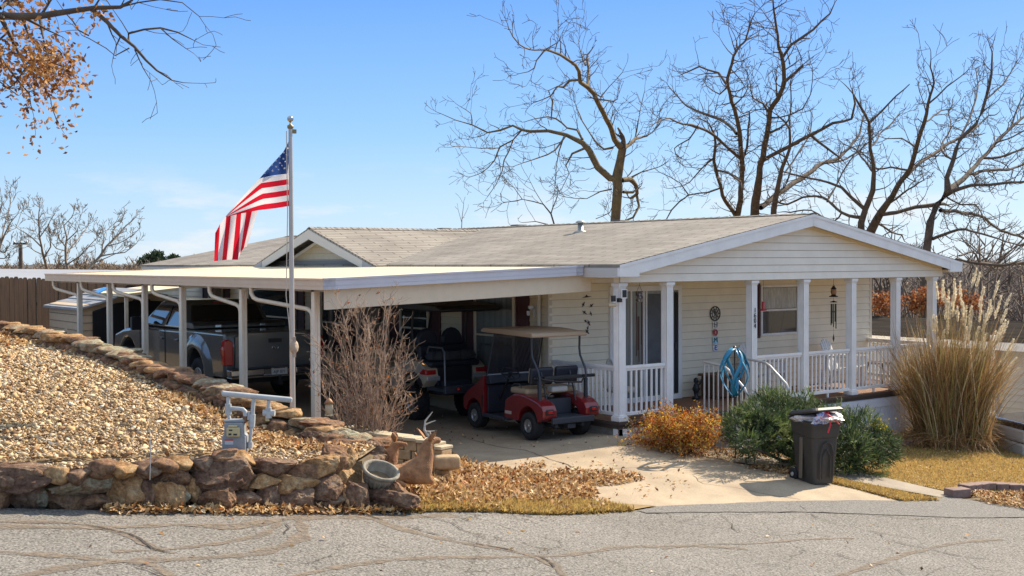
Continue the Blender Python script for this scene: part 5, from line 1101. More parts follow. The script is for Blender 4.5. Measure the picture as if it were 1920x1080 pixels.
mb = MB(); mb.box((.0, -.268, .38), (.07, .03, .62), Matrix.Rotation(-.03, 3, 'X')); mb.box((.0, .268, .38), (.07, .03, .62), Matrix.Rotation(.03, 3, 'X')); B4(mb, 'side_rib', mat('bin_rib', (.13, .105, .075), .5), bevel=.01)
mb = MB(); mb.tube([(.288, -.13, .08), (.312, -.13, .45), (.318, -.08, .6), (.32, 0, .64), (.318, .08, .6), (.312, .13, .45), (.288, .13, .08)], .012, 6); mb.tube([(.284, -.08, .08), (.302, -.08, .42), (.306, 0, .52), (.302, .08, .42), (.284, .08, .08)], .01, 6); B4(mb, 'front_relief', M_BIN)
mb = MB(); loft(mb, [rr4(-.295, .35, .305, .945, -.07, .05), rr4(-.30, .355, .31, .985, -.07, .05)], True); B4(mb, 'rim', M_BIN)
mb = MB(); rt = Matrix.Translation((-.3, 0, 1.0)) @ Matrix.Rotation(R_(-10), 4, 'Y'); mb.M = rt; loft(mb, [rr4(0, .68, .31, -.015, 0, .08), rr4(0, .69, .32, .01, 0, .08), rr4(.03, .65, .28, .05, 0, .08)]); B4(mb, 'lid', M_BIN, bevel=.006)
for s in (-1, 1):
    mb = MB(); mb.lathe([(.0, s*.2), (.09, s*.2), (.1, s*.215), (.1, s*.245), (.085, s*.26), (.03, s*.262)], 16, (-.22, 0, .1), axis='y'); wl = B4(mb, 'wheel', M_TYRE); g = MB(); g.lathe([(.035, s*.262), (.03, s*.272)], 10, (-.22, 0, .1), axis='y'); g.build('hub', M_ALU, wl)
mb = MB(); mb.tube([(-.34, -.2, .95), (-.36, 0, .95), (-.34, .2, .95)], .018, 6); B4(mb, 'handle', M_BIN)
bag = thing('rubbish_bag', 'clear rubbish bag tied with red ribbon bulging out of the open bin', 'bag', (bc.x, bc.y, G(bc.x, bc.y)+.93), hd)
me_ = rock('plastic', (.04, 0, .045), (.74, .72, .18), mat('bag_plastic', (.55, .5, .48), .25, var=.3, vscale=9, bump=.6, bscale=14), bag, seed=55, sub=3, rough=.12, boxy=.6)
rock('plastic_fold', (.31, -.12, .07), (.18, .3, .16), mat('bag_blue', (.45, .5, .6), .4, ramp=[(.40, (.6, .6, .62)), (.5, (.02, .12, .45)), (.56, (.62, .6, .6)), (.66, (.55, .05, .08))], vscale=9), bag, seed=58, sub=3, rough=.3, boxy=.3)
mb = MB()
for a, b, c_ in [((.36, -.26, .05), (.36, -.16, .1), (.33, -.05, .15)), ((.36, -.05, .16), (.3, .05, .2), (.22, .12, .19)), ((.36, -.05, .16), (.44, .0, .08), (.45, .1, .0)), ((.36, -.05, .16), (.30, -.14, .19), (.22, -.2, .19)), ((.40, -.05, .13), (.43, -.05, .0), (.42, -.09, -.12))]: mb.tube([a, b, c_], .016, 6, flat=.4)
mb.build('ribbon', mat('red_ribbon', (.65, .02, .04), .4), bag)
# ---------------------------------------------------------------- branches, trees, shrubs
class Twigs:
    def __init__(s): s.V = []; s.F = []; s.n = 0
    def tube(s, P, r, n=4):
        P = np.asarray(P, float); k = len(P); r = np.asarray(r, float)
        T = np.empty_like(P); T[1:-1] = P[2:]-P[:-2]; T[0] = P[1]-P[0]; T[-1] = P[-1]-P[-2]; T /= np.linalg.norm(T, axis=1)[:, None]+1e-9
        up = np.where(np.abs(T[:, 2:3]) < .9, np.array([[0, 0, 1.]]), np.array([[1., 0, 0]])); A = np.cross(T, up); A /= np.linalg.norm(A, axis=1)[:, None]+1e-9; B_ = np.cross(T, A)
        an = np.arange(n)*2*np.pi/n
        V = P[:, None, :]+(A[:, None, :]*np.cos(an)[None, :, None]+B_[:, None, :]*np.sin(an)[None, :, None])*r[:, None, None]
        s.V.append(V.reshape(-1, 3)); i = np.arange(k-1)[:, None]*n; j = np.arange(n)[None, :]; j2 = (j+1) % n
        s.F.append(np.stack([i+j, i+j2, i+n+j2, i+n+j], -1).reshape(-1, 4)+s.n); s.n += k*n
    def build(s, name, m, parent=None):
        return mesh_np(name, np.vstack(s.V), np.vstack(s.F), m, parent, smooth=True)
def smooth_line(P, step):
    P = [np.asarray(p, float) for p in P]; out = []
    for i in range(len(P)-1):
        p0, p1, p2, p3 = P[max(i-1, 0)], P[i], P[i+1], P[min(i+2, len(P)-1)]; k = max(1, int(np.linalg.norm((p2-p1)[:3])/step))
        for j in range(k):
            t = j/k; out.append(.5*((2*p1)+(p2-p0)*t+(2*p0-5*p1+4*p2-p3)*t*t+(3*p1-p0-3*p2+p3)*t**3))
    out.append(P[-1]); return np.array(out)
def grow(tw, p, d, L, r, lvl, R, wander=.35, up=.15, tips=None, kids=(3, 5), n=4, rmin=.004, shrink=(.35, .65)):
    k = max(3, int(L/(.12 if L < 1.2 else .25))); k = min(k, 9); P = [p]; st = L/k; D = [d]
    for i in range(k):
        d = d+np.array([R.gauss(0, wander), R.gauss(0, wander), R.gauss(0, wander)+up])*.5; d /= np.linalg.norm(d); p = p+d*st; P.append(p); D.append(d)
    rs = [max(rmin, r*(1-.8*i/k)) for i in range(k+1)]; tw.tube(P, rs, 3 if r < .012 else n)
    if tips is not None and lvl <= 1: tips += P[1:]
    if lvl > 0:
        for c in range(R.randint(*kids)):
            i = R.randint(1, k); q = D[i]; s = np.array([R.gauss(0, 1), R.gauss(0, 1), R.gauss(0, 1)]); s -= q*np.dot(s, q); s /= np.linalg.norm(s)+1e-9
            a = R.uniform(.5, 1.1); nd = q*math.cos(a)+s*math.sin(a); grow(tw, P[i], nd, L*R.uniform(*shrink), max(rmin, rs[i]*.6), lvl-1, R, wander, up, tips, kids, n, rmin, shrink)
def traced_tree(name, label, cat, lines, D, conv, seed, group=None, bark=None, twb=None, depth=.06, twig_len=1.5, dens=1., lvl=2, rk=1., base=None, tips=None, up=.12, rmin=.008, sidek=(1, 3)):
    """limbs measured off the photograph, spread in depth, with smaller branches grown from them"""
    R = random.Random(seed); tr, tw = Twigs(), Twigs(); done = []
    for L in lines:
        pts = []; u0, v0 = conv(*L[0][:2]); dd = None
        if done:
            a = np.vstack(done); q = np.hypot(a[:, 3]-u0, a[:, 4]-v0); i = int(q.argmin()); dd = a[i, 5] if q[i] < 25 else None
        slope = R.uniform(-1, 1)*depth; dd = 0. if dd is None else dd; pu_ = (u0, v0)
        for q in L:
            u, v = conv(q[0], q[1]); dd += math.hypot(u-pu_[0], v-pu_[1])*slope; pu_ = (u, v); d = D+dd; P = pd(u, v, d); rr_ = (q[2] if len(q) > 2 else 2)*conv.k*d/FP*rk
            pts.append(np.array([P[0], P[1], P[2], u, v, dd, max(rmin, rr_)]))
        S_ = smooth_line(pts, .45); jit = np.array([noise.noise_vector(Vector(s_[:3])*.9) for s_ in S_])*.07; S_[:, :3] += jit; done.append(S_)
        tr.tube(S_[:, :3], np.maximum(S_[:, 6], rmin), 7 if S_[0, 6] > .06 else 5)
        for i in range(1, len(S_)):
            r = S_[i, 6]; q = S_[i, :3]-S_[i-1, :3]; ql = np.linalg.norm(q)+1e-9; q = q/ql
            if r > .24: continue
            if R.random() < dens*ql*1.9:
                s = np.array([R.gauss(0, 1), R.gauss(0, 1), R.gauss(0, 1)]); s -= q*np.dot(s, q); s /= np.linalg.norm(s); a = R.uniform(.45, 1.1)
                grow(tw, S_[i, :3], q*math.cos(a)+s*math.sin(a), twig_len*R.uniform(.5, 1.3), max(rmin, min(r*.5, .03)), lvl, R, .38, up, tips, sidek, 4, rmin)
        e = S_[-1]; grow(tw, e[:3], (S_[-1, :3]-S_[-2, :3])/(np.linalg.norm(S_[-1, :3]-S_[-2, :3])+1e-9), twig_len*.8, max(rmin, e[6]), lvl, R, .3, up, tips, sidek, 4, rmin)
    f = done[0][0]; b = Vector(f[:3]) if base is None else Vector(base)
    t = thing(name, label, cat, b, group=group)
    if base is not None: tr.tube([np.array(base), (np.array(base)+f[:3])/2+np.array([.05, 0, 0]), f[:3]], [f[6]*1.5, f[6]*1.15, f[6]], 8)
    o = tr.build('trunk', bark, t); o.location = -b; o = tw.build('branches', twb or bark, t); o.location = -b; return t
class Conv:
    def __init__(s, u0, v0, k): s.u0 = u0; s.v0 = v0; s.k = 1/k
    def __call__(s, x, y): return s.u0+x*s.k, s.v0+y*s.k
M_BARK = mat('oak_bark', (.14, .105, .075), .95, col2=(.07, .052, .04), vscale=6, bump=.6, bscale=12)
M_BARKY = mat('mossy_bark', (.22, .155, .065), .95, col2=(.10, .075, .045), vscale=3, bump=.6, bscale=12)
M_BARKG = mat('grey_bark', (.26, .215, .165), .95, col2=(.15, .125, .10), vscale=5, bump=.5)
c3 = Conv(800, 0, 2.455); c4 = Conv(1320, 0, 2.16)
def underg(u, v, D=56): p = pd(u, v, D); return (p[0], p[1], G(p[0], p[1])-.2)
def under(u, v, D, z): p = pd(u, v, D); return (p[0], p[1], z)
T1 = [[(868,1040,23),(872,940,23),(880,860,23),(878,820,25),(893,740,20),(902,680,19)],
 [(895,680,17),(868,640,13),(840,570,12),(800,490,12),(765,430,11),(740,400,11),(708,375,10),(700,330,9),(680,298,8),(640,270,7),(590,245,6),(545,230,5),(470,228,4),(425,205,3),(400,170,3),(380,125,2)],
 [(740,400,9),(745,340,7),(740,270,6)], [(700,365,6),(660,370,6),(630,405,5),(600,400,4),(570,440,3),(500,470,2)], [(545,232,4),(510,280,3),(500,315,3),(470,330,2),(420,340,1.5)],
 [(545,232,4),(600,200,2),(605,130,1.5)], [(730,300,4),(700,200,2),(705,120,1.5)], [(755,420,5),(800,450,3),(840,400,2),(900,330,1.5)], [(780,455,4),(860,470,3),(880,460,2)],
 [(905,685,11),(935,660,9),(960,637,8),(992,632,5)], [(960,637,5),(975,560,3),(990,480,2),(1000,430,1.5)], [(992,632,3),(1050,600,2),(1080,500,1.5)],
 [(876,822,18),(845,818,16),(790,770,16),(745,690,15),(715,655,13),(640,620,9),(560,605,8),(480,605,7),(440,600,6),(400,580,5),(340,600,5),(280,610,4),(210,575,3),(130,555,2),(65,520,1.5)],
 [(440,600,4),(400,645,3),(340,675,4),(310,740,3),(260,790,2),(200,815,1.5)], [(400,645,3),(360,740,3),(330,830,2),(280,905,1.5)], [(640,620,5),(590,690,4),(520,725,3),(450,750,2),(410,765,1.5)], [(630,630,4),(610,700,3),(600,760,2),(590,830,1.5)],
 [(725,680,6),(670,705,5),(640,760,3),(655,800,2),(620,870,1.5)], [(715,640,6),(690,600,5),(650,590,4),(600,545,4),(560,535,3),(500,545,2),(450,560,1.5)], [(575,550,3),(580,470,4),(560,420,3),(600,400,2)],
 [(860,680,6),(820,690,5),(770,650,4),(740,600,3),(720,560,3),(690,500,2)], [(210,575,3),(205,520,2),(160,490,1.5)], [(340,680,3),(250,680,2),(120,670,1.5)],
 [(900,830,12),(935,825,13),(962,855,10),(972,890,8),(940,912,6)], [(970,900,7),(982,950,6),(950,1000,5),(905,1020,4)], [(905,885,7),(950,885,6)], [(935,820,5),(990,790,3),(1070,770,2)],
 [(850,870,4),(800,880,3),(740,915,2),(640,905,1.5)], [(780,1010,2),(840,980,2),(860,900,2)]]
traced_tree('bare_tree', 'large leafless tree with a mossy ochre trunk and a looping stub behind the roof', 'tree', T1, 58, c3, 11, None, M_BARKY, M_BARK, twig_len=1.3, dens=1.1, rmin=.0095, base=underg(1153, 420))
T1b = [[(590,1040,4),(575,980,4),(540,940,3),(440,915,2),(400,860,1.5)], [(575,980,3),(600,900,2),(590,830,1.5)], [(560,1030,3),(500,1020,2),(460,1025,1.5)], [(440,915,2),(360,930,1.5)], [(540,940,2),(500,880,1.5),(460,810,1)]]
traced_tree('bare_sapling', 'thin leafless sapling just left of the ochre trunked tree behind the roof ridge', 'tree', T1b, 54, c3, 12, None, M_BARK, twig_len=1.2, dens=.6, rmin=.011, base=underg(1041, 425), lvl=1)
traced_tree('bare_sapling', 'tiny bare upright sapling poking above the low end of the roof ridge', 'tree', [[(160,1060,2),(165,1000,1.5),(170,940,1)], [(163,1020,1.2),(145,960,1)], [(163,1010,1.2),(188,960,1)]], 50, c3, 13, None, M_BARK, twig_len=.5, dens=.6, lvl=0, base=underg(866, 433))
T2 = [[(205,875,19),(215,780,17),(225,700,13),(240,630,12),(255,540,11),(270,450,10),(300,400,10),(325,330,9),(315,240,8),(300,170,6),(293,100,5),(285,40,4),(280,0,3)],
 [(325,330,7),(365,300,6),(400,270,5),(395,242,3)], [(318,230,6),(350,180,6),(390,155,6),(440,120,5),(475,85,4),(510,55,3),(525,15,2)], [(285,40,3),(330,10,2)], [(345,260,3),(340,210,2)],
 [(225,660,9),(270,630,8),(350,590,8),(430,550,7),(520,500,6),(600,480,5),(612,420,4),(600,370,2)], [(430,550,6),(500,600,5),(540,630,4)],
 [(255,540,6),(330,500,3),(350,420,3),(350,330,2)], [(300,400,4),(290,300,2)], [(268,470,6),(240,420,4),(200,400,3),(190,340,2)], [(270,480,5),(300,480,3),(400,440,3),(430,380,2),(440,290,1.5)],
 [(230,840,11),(320,770,11),(400,720,10),(480,660,8),(540,640,7),(620,560,5),(640,500,3),(655,440,2)], [(480,660,5),(560,650,4),(640,600,3),(700,540,2)], [(330,700,4),(420,560,3),(440,470,2)], [(320,770,4),(350,690,3),(330,640,3),(270,600,2)]]
traced_tree('bare_tree', 'tallest leafless oak with a forked crown reaching the top of the picture behind the roof', 'tree', T2, 58, c4, 21, None, M_BARK, twig_len=1.3, dens=1.1, rmin=.0095, base=underg(1414, 410))
T3 = [[(135,880,13),(150,780,11),(155,680,10),(148,600,10),(140,500,9),(120,430,8),(95,350,7),(110,260,6),(125,210,5),(170,160,4),(190,90,3),(205,60,2)], [(170,160,3),(215,145,2)], [(125,210,3),(115,170,2)],
 [(95,350,6),(60,300,5),(20,287,4),(-20,270,4),(-60,290,3)], [(142,640,7),(90,590,6),(30,540,6),(-30,510,5),(-90,500,4),(-140,480,3),(-200,500,2)], [(130,545,7),(80,490,6),(20,465,6),(-50,440,4),(-100,400,3),(-140,350,2)],
 [(148,660,6),(172,600,5),(182,520,4),(182,450,3),(160,460,2)], [(128,870,9),(85,810,8),(70,760,7),(50,690,7),(40,620,6),(45,560,5),(20,500,3)], [(50,690,5),(100,700,4),(150,740,4)], [(70,760,4),(20,780,3),(-60,790,3),(-130,850,3),(-160,900,2)],
 [(40,640,4),(-10,680,3),(-60,740,2),(-120,760,1.5)], [(95,350,4),(60,380,3),(10,350,2)], [(120,430,4),(170,380,2),(180,300,1.5)], [(-60,790,3),(-100,740,2),(-180,700,1.5)], [(-30,510,3),(-60,560,3),(-120,600,2),(-100,640,2)]]
traced_tree('bare_tree', 'leafless oak with a dark burl on its slim left trunk behind the roof', 'tree', T3, 62, c4, 31, None, M_BARK, twig_len=1.3, dens=1.1, rmin=.0095, base=underg(1383, 410))
T4 = [[(635,960,16),(640,900,14),(655,850,12),(685,770,11),(690,700,9),(675,600,7),(670,500,6),(630,430,5),(600,380,3)], [(675,600,4),(720,540,3),(760,500,3),(790,460,2)], [(655,850,9),(600,800,7),(560,760,6),(500,740,5),(420,720,4),(340,700,3)], [(690,700,5),(640,640,4),(610,600,3),(560,580,2)],
 [(280,880,13),(300,760,10),(320,680,8),(350,600,6),(345,520,5),(300,470,3)], [(640,880,8),(560,860,6),(480,800,5),(400,800,4),(340,830,4),(270,800,3)], [(560,860,4),(520,900,3),(430,850,3),(350,860,3)], [(500,820,4),(560,700,3),(600,640,3),(640,560,2)]]
traced_tree('bare_tree', 'tangled leafless tree with low crossing limbs behind the gable peak', 'tree', T4, 54, c4, 41, None, M_BARK, twig_len=1.3, dens=1.1, rmin=.0095, base=underg(1614, 440))
T5 = [[(665,960,20),(700,890,17),(740,830,13),(780,760,11),(830,690,10),(860,600,9),(890,500,8),(910,420,6),(930,330,4),(915,270,3),(920,240,2)], [(780,760,7),(850,680,7),(950,610,7),(1030,560,6),(1100,520,4),(1150,470,3)], [(890,500,4),(960,450,3),(1000,440,2)], [(910,420,4),(980,350,3),(1040,310,2)],
 [(720,870,9),(780,860,8),(860,840,8),(940,828,9)], [(830,690,5),(760,680,4),(700,690,3),(660,640,2)], [(740,830,5),(800,790,4),(870,740,3),(890,735,2)], [(860,600,5),(800,560,3),(740,560,2)], [(700,900,5),(760,940,4),(800,950,3),(812,975,2)], [(830,340,2),(780,390,3),(720,450,4),(670,500,4)]]
traced_tree('bare_tree', 'leafless tree leaning right with a long limb joining its neighbour behind the right rake', 'tree', T5, 56, c4, 51, None, M_BARK, twig_len=1.3, dens=1.1, rmin=.0095, base=underg(1625, 445))
T6 = [[(895,1180,18),(900,1090,17),(905,1000,16),(915,900,16),(940,830,15),(990,780,19),(985,720,10),(1010,650,9),(1035,560,8),(1100,500,7),(1140,400,6),(1165,300,5),(1165,220,3)], [(990,780,13),(1060,710,10),(1120,650,8),(1180,580,7),(1240,520,6),(1300,470,5),(1380,400,4)],
 [(1060,710,6),(1150,690,6),(1240,685,5),(1340,650,4)], [(990,780,9),(1080,750,7),(1180,745,6),(1296,735,5),(1380,720,3)], [(1135,640,6),(1200,635,5),(1296,600,4),(1380,560,3)], [(955,850,8),(1050,860,7),(1130,880,6),(1180,920,5),(1296,965,5),(1380,990,4)],
 [(925,970,7),(1000,940,6),(1060,930,5),(1160,960,4),(1220,975,3),(1290,1000,3)], [(1035,560,5),(1080,470,4),(1110,360,3),(1100,280,2)], [(1140,400,4),(1220,330,3),(1270,240,2)], [(1010,650,5),(960,600,4),(1000,520,3),(990,450,2)],
 [(1180,580,4),(1230,560,3),(1330,520,3)], [(1240,520,4),(1270,440,3),(1296,390,3)], [(985,800,4),(1040,830,3),(1100,830,3),(1140,900,2)], [(1030,1035,4),(1090,1020,4),(1120,1060,4),(1200,1075,7),(1300,1065,8),(1390,1080,8)], [(1090,1020,2),(1065,980,1.5)],
 [(900,1120,7),(960,1100,6),(1020,1050,5),(1060,1060,5),(1200,1072,5)]]
traced_tree('bare_tree', 'rightmost big leafless tree spreading its limbs over the porch corner', 'tree', T6, 52, c4, 61, None, M_BARK, twig_len=1.3, dens=1.1, rmin=.0095, base=underg(1712, 600))
# leaves as little folded shapes
leafv = [(0,0,0),(.5,.32,.12),(1,.1,0),(1.25,0,.1),(1,-.1,0),(.5,-.32,.12),(.55,0,-.06)]; leaff = [(0,6,1),(1,6,2),(2,6,3),(3,6,4),(4,6,5),(5,6,0)]
def leaves(name, m, P, s0, s1, parent, tilt=1.2, spread=.1, loc=None):
    P = np.asarray(P)+rng.normal(0, spread, (len(P), 3)); o = scatter(name, m, P, leafv, leaff, rng.uniform(s0, s1, len(P)), tilt, parent, squash=.05)
    if loc is not None: o.location = loc
    return o
M_RUST = leafy('rust_leaves', [(0, (.10, .03, .012)), (.35, (.30, .095, .03)), (.7, (.48, .17, .05)), (1, (.55, .30, .12))], .4)
# overhanging oak limb, its trunk stands out of view on the left
c1 = Conv(0, 0, 2.0); tips = []
OB = [[(-560,360,60),(-430,200,46),(-260,110,34),(-110,70,22),(0,55,15),(80,60,14),(150,62,13),(250,50,11),(350,38,9),(450,36,7),(490,15,5),(520,-20,4)],
 [(345,45,9),(400,90,8),(450,140,7),(500,180,6),(540,230,5),(580,270,4),(640,310,2.5),(680,318,1.5)], [(480,160,6),(482,130,5),(540,115,4),(600,108,4),(660,122,3),(720,150,1.5)], [(600,108,3),(640,150,2),(690,185,1.5)], [(500,190,3),(530,260,2),(560,310,1.5)],
 [(450,36,4),(520,20,3),(600,10,3),(680,20,2),(740,65,1.5)], [(480,185,3),(430,210,2),(400,180,2),(340,140,2)], [(340,130,3),(300,110,3),(280,80,3)]]
OB2 = [[(0,60,11),(30,130,8),(60,200,6),(100,280,5),(150,340,4),(190,420,2.5)], [(-100,70,9),(-40,180,6),(20,270,5),(60,330,4),(110,400,2.5)], [(150,62,8),(160,140,5),(175,220,4),(210,270,3),(260,290,2)], [(80,60,7),(110,150,4),(140,190,4),(180,220,3),(220,235,1.5)], [(30,130,4),(-30,200,4),(-60,300,3)], [(100,280,3),(50,360,3),(10,380,2),(-20,400,2)], [(0,30,8),(60,-10,6),(120,-40,5)], [(180,220,3),(150,300,3),(200,370,2)], [(350,38,5),(352,60,3),(355,80,2)], [(-20,330,3),(60,400,2)]]
def ob_tree():
    base = (-11.7, -1.1, float(Hg(-11.7, -1.1))-.1)
    lo = []
    t = traced_tree('oak_tree', 'oak branch with bunches of rusty brown leaves hanging in from the upper left', 'tree', OB, 12.5, c1, 71, None, M_BARK, depth=.0025, twig_len=.42, dens=1.5, lvl=1, base=base, tips=None, rmin=.0032, up=.02)
    R = random.Random(5); tw = Twigs()
    for L in OB2:
        pts = []
        for q in L:
            u, v = c1(q[0], 60+(q[1]-60)*.86 if q[1] > 60 else q[1]); d = 12.5+R.uniform(-.25, .25); P = pd(u, v, d); pts.append(np.array([P[0], P[1], P[2], q[2]*.5*d/FP]))
        S_ = smooth_line(pts, .1); tw.tube(S_[:, :3], np.maximum(S_[:, 3], .0025), 5)
        for i in range(2, len(S_)):
            q = S_[i, :3]-S_[i-1, :3]; q /= np.linalg.norm(q)+1e-9
            if R.random() < .5:
                s = np.array([R.gauss(0, 1) for _ in range(3)]); s -= q*np.dot(s, q); s /= np.linalg.norm(s); grow(tw, S_[i, :3], q*.6+s*.8, R.uniform(.18, .5), .006, 1, R, .5, -.02, lo, (2, 4), 3, .003)
    o = tw.build('branches', M_BARK, t); o.location = -t.location
    P = []
    for p in lo:
        k = 8 if noise.noise(Vector(p)*4.) > -.22 else 2
        for _ in range(k if R.random() < .85 else 0): P.append(p)
    leaves('leaves', leafy('golden_brown_leaves', [(0, (.12, .045, .015)), (.35, (.36, .15, .045)), (.7, (.56, .28, .09)), (1, (.68, .44, .20))], .45), P, .034, .066, t, 1.3, .12, -t.location)
ob_tree()
# small bare trees beyond the fence on the left
cL = Conv(0, 340, 3.6)
M_BARKL = mat('pale_bark', (.25, .20, .145), .95, col2=(.16, .125, .09), vscale=5)
def spray_tree(name, label, lines, D, seed, bark=M_BARKL, group='leafless trees beyond the fence', tl=.75, dens=.75, z=-1.):
    u, v = cL(*lines[0][0][:2]); return traced_tree(name, label, 'tree', lines, D, cL, seed, group, bark, depth=.05, twig_len=tl, dens=dens, lvl=2, rk=1.1, base=under(u, v, D, z), up=.35, rmin=.011, sidek=(3, 5))
spray_tree('bare_tree', 'pale leafless tree cut by the left edge of the picture beyond the fence', [[(-40,620,12),(-20,500,10),(0,420,7),(40,340,5),(70,280,3),(120,220,2)], [(-10,460,6),(30,480,4),(60,440,3)], [(0,420,5),(20,330,4),(60,200,3),(70,120,2)], [(0,400,4),(-10,280,3),(10,150,2)], [(-20,520,4),(30,520,3),(60,490,2)], [(40,340,3),(100,320,2),(150,200,2)], [(-10,560,4),(20,590,3),(40,560,2)]], 62, 81)
spray_tree('bare_tree', 'leafless tree with a thin tall crown beside the utility pole', [[(330,640,9),(300,520,8),(280,440,6),(270,360,5),(260,260,4),(270,180,2)], [(280,440,5),(220,380,4),(170,350,3),(130,330,2)], [(270,380,4),(320,300,3),(360,230,2)], [(300,520,5),(340,440,4),(340,380,3)], [(300,500,4),(240,470,3),(190,440,2)]], 66, 82)
spray_tree('bare_tree', 'bushy leafless tree in the middle of the three trees beyond the fence', [[(470,640,10),(450,540,8),(440,440,7),(450,380,5),(430,300,4),(480,240,3)], [(450,500,5),(500,420,4),(560,350,3),(600,280,2)], [(440,440,4),(400,390,3),(390,320,2)], [(460,560,5),(540,500,4),(600,440,3),(650,390,2)], [(450,400,4),(520,340,3),(540,240,2)], [(440,470,4),(380,450,3),(340,400,2)]], 64, 83)
spray_tree('bare_tree', 'leafless tree leaning hard right beyond the carport roof', [[(580,620,10),(640,550,10),(680,510,8),(720,440,6),(790,370,5),(850,300,4),(890,270,3)], [(680,510,5),(760,490,4),(840,480,3),(920,420,2)], [(690,500,4),(700,400,3),(720,330,2),(770,280,2)], [(720,440,4),(800,420,3),(900,360,2)], [(650,545,4),(720,520,3),(790,490,2)], [(760,400,3),(760,330,2),(800,290,2)]], 60, 84)
# low brush and evergreens on the left skyline
M_BRUSH = leafy('brush', [(0, (.09, .07, .04)), (.5, (.19, .145, .09)), (1, (.30, .235, .15))], .15); M_EVER = leafy('evergreen_leaves', [(0, (.02, .035, .016)), (.5, (.045, .07, .03)), (1, (.09, .12, .05))], .15)
def clump(name, label, cat, u, vt, vb, wpx, D, m, n, size, seed, group=None, zb=None, lumps=7, trunkm=None):
    R = random.Random(seed); c = pd(u, (vt+vb)/2, D); k = D/FP; W_ = wpx*k/2; H_ = (vb-vt)*k/2; P = []
    ctr = [(R.uniform(-.7, .7)*W_, R.uniform(-.5, .5)*W_, R.uniform(-.5, .55)*H_, R.uniform(.35, .55)) for _ in range(lumps)]
    for _ in range(n):
        a = R.choice(ctr); d = Vector((R.gauss(0, 1), R.gauss(0, 1), R.gauss(0, 1))).normalized()*R.uniform(.5, 1.02)
        P.append((c[0]+(a[0]+d.x*W_*a[3])*_RR[0]+(a[1]+d.y*W_*a[3])*_F[0], c[1]+(a[0]+d.x*W_*a[3])*_RR[1]+(a[1]+d.y*W_*a[3])*_F[1], c[2]+a[2]+d.z*H_*a[3]))
    zb = float(c[2]-H_-1) if zb is None else zb
    t = thing(name, label, cat, (c[0], c[1], zb), group=group); leaves('crown', m, P, size*.6, size*1.3, t, 1.4, size*.3, -t.location)
    tw = Twigs(); b = np.array([c[0], c[1], zb]); e = np.array(c); tw.tube([b, (b+e)/2, e], [W_*.06+.03, W_*.05+.03, .02], 6)
    for q in ctr: tw.tube([(b+e)/2, (b+e)/2*.4+.6*np.array([c[0]+q[0]*_RR[0], c[1]+q[0]*_RR[1], c[2]+q[2]])], [.05, .015], 4)
    o = tw.build('trunk', trunkm or M_BARK, t); o.location = -t.location; return t
def brush(label, u, vt, vb, w, D, n, seed, m):
    R = random.Random(seed); c = pd(u, vb, D); k = D/FP; t = thing('brush_thicket', label, 'brush', (c[0], c[1], c[2]-1.5), group='brush along the left skyline'); tw = Twigs(); H = (vb-vt)*k
    for _ in range(n):
        s = R.uniform(-1, 1); q = np.array(c)+np.array([_RR[0], _RR[1], 0])*s*w*k/2+np.array([_F[0], _F[1], 0])*R.uniform(-3, 3); q[2] -= 1.4; hh = (H+1.2)*R.uniform(.55, 1)*(1-.45*s*s)
        grow(tw, q, np.array([R.gauss(0, .25), R.gauss(0, .25), 1.]), hh*.8, .05, 2, R, .3, .3, None, (3, 5), 3, .022, (.3, .5))
    o = tw.build('stems', m, t); o.location = -t.location
M_BR1 = mat('brush_brown', (.21, .155, .10), .95, var=.3, vscale=.5); M_BR2 = mat('brush_grey', (.23, .20, .165), .95, var=.3, vscale=.5)
for i, (u, vt, vb, w, D, n, lab, m_) in enumerate([(50,482,508,170,90,70,'low brown brush at the far left behind the utility pole',M_BR1),(140,465,508,140,85,90,'brown brush thicket behind the bare trees',M_BR1),(215,478,508,130,88,70,'brown brush thicket under the right leaning tree',M_BR1),(280,478,508,100,120,80,'greyish brush left of the distant evergreens',M_BR2)]):
    brush(lab, u, vt, vb, w, D, n, 90+i, m_)
for i, (u, vt, vb, w, D, lab) in enumerate([(286,473,506,46,150,'largest round dark evergreen on the left skyline'),(326,479,506,34,150,'middle dark evergreen on the left skyline'),(352,484,506,16,150,'narrow dark evergreen spire near the roof end'),(368,480,506,24,150,'rightmost dark evergreen touching the far roof edge')]):
    clump('evergreen_tree', lab, 'tree', u, vt, vb, w, D, M_EVER, 2600, .38, 95+i, 'evergreens on the left skyline', lumps=6)
# utility pole
up = Vector(pd(39, 500, 75)); t = thing('utility_pole', 'thin wooden utility pole with a crossarm at the far left', 'utility pole', (up.x, up.y, -1)); mb = MB(); mb.tube([(0, 0, 0), (0, 0, float(pd(39, 455, 75)[2])+1)], [.16, .12], 8); mb.build('pole', M_BARK, t); h = float(pd(39, 457, 75)[2])+1
mb = MB(); mb.box((0, 0, h), (.9, .12, .12), rotz(-YAW).to_3x3()); mb.build('crossarm', M_BARK, t); mb = MB()
for x in (-.4, 0, .4): mb.lathe([(.05, h+.06), (.06, h+.15), (.02, h+.2)], 6, (x*math.cos(YAW), -x*math.sin(YAW), 0))
mb.build('insulators', M_ALU, t)
# wires
mb = MB()
for k in range(2): a = Vector(pd(39+k*6, 456, 75)); b = Vector(pd(-160, 452+k*8, 60)); mb.tube([a.lerp(b, q/6)-Vector((0, 0, .8*math.sin(math.pi*q/6))) for q in range(7)], .018, 4)
tag(mb.build('power_line', M_BLACK), 'dark power lines running left from the utility pole', 'power line')

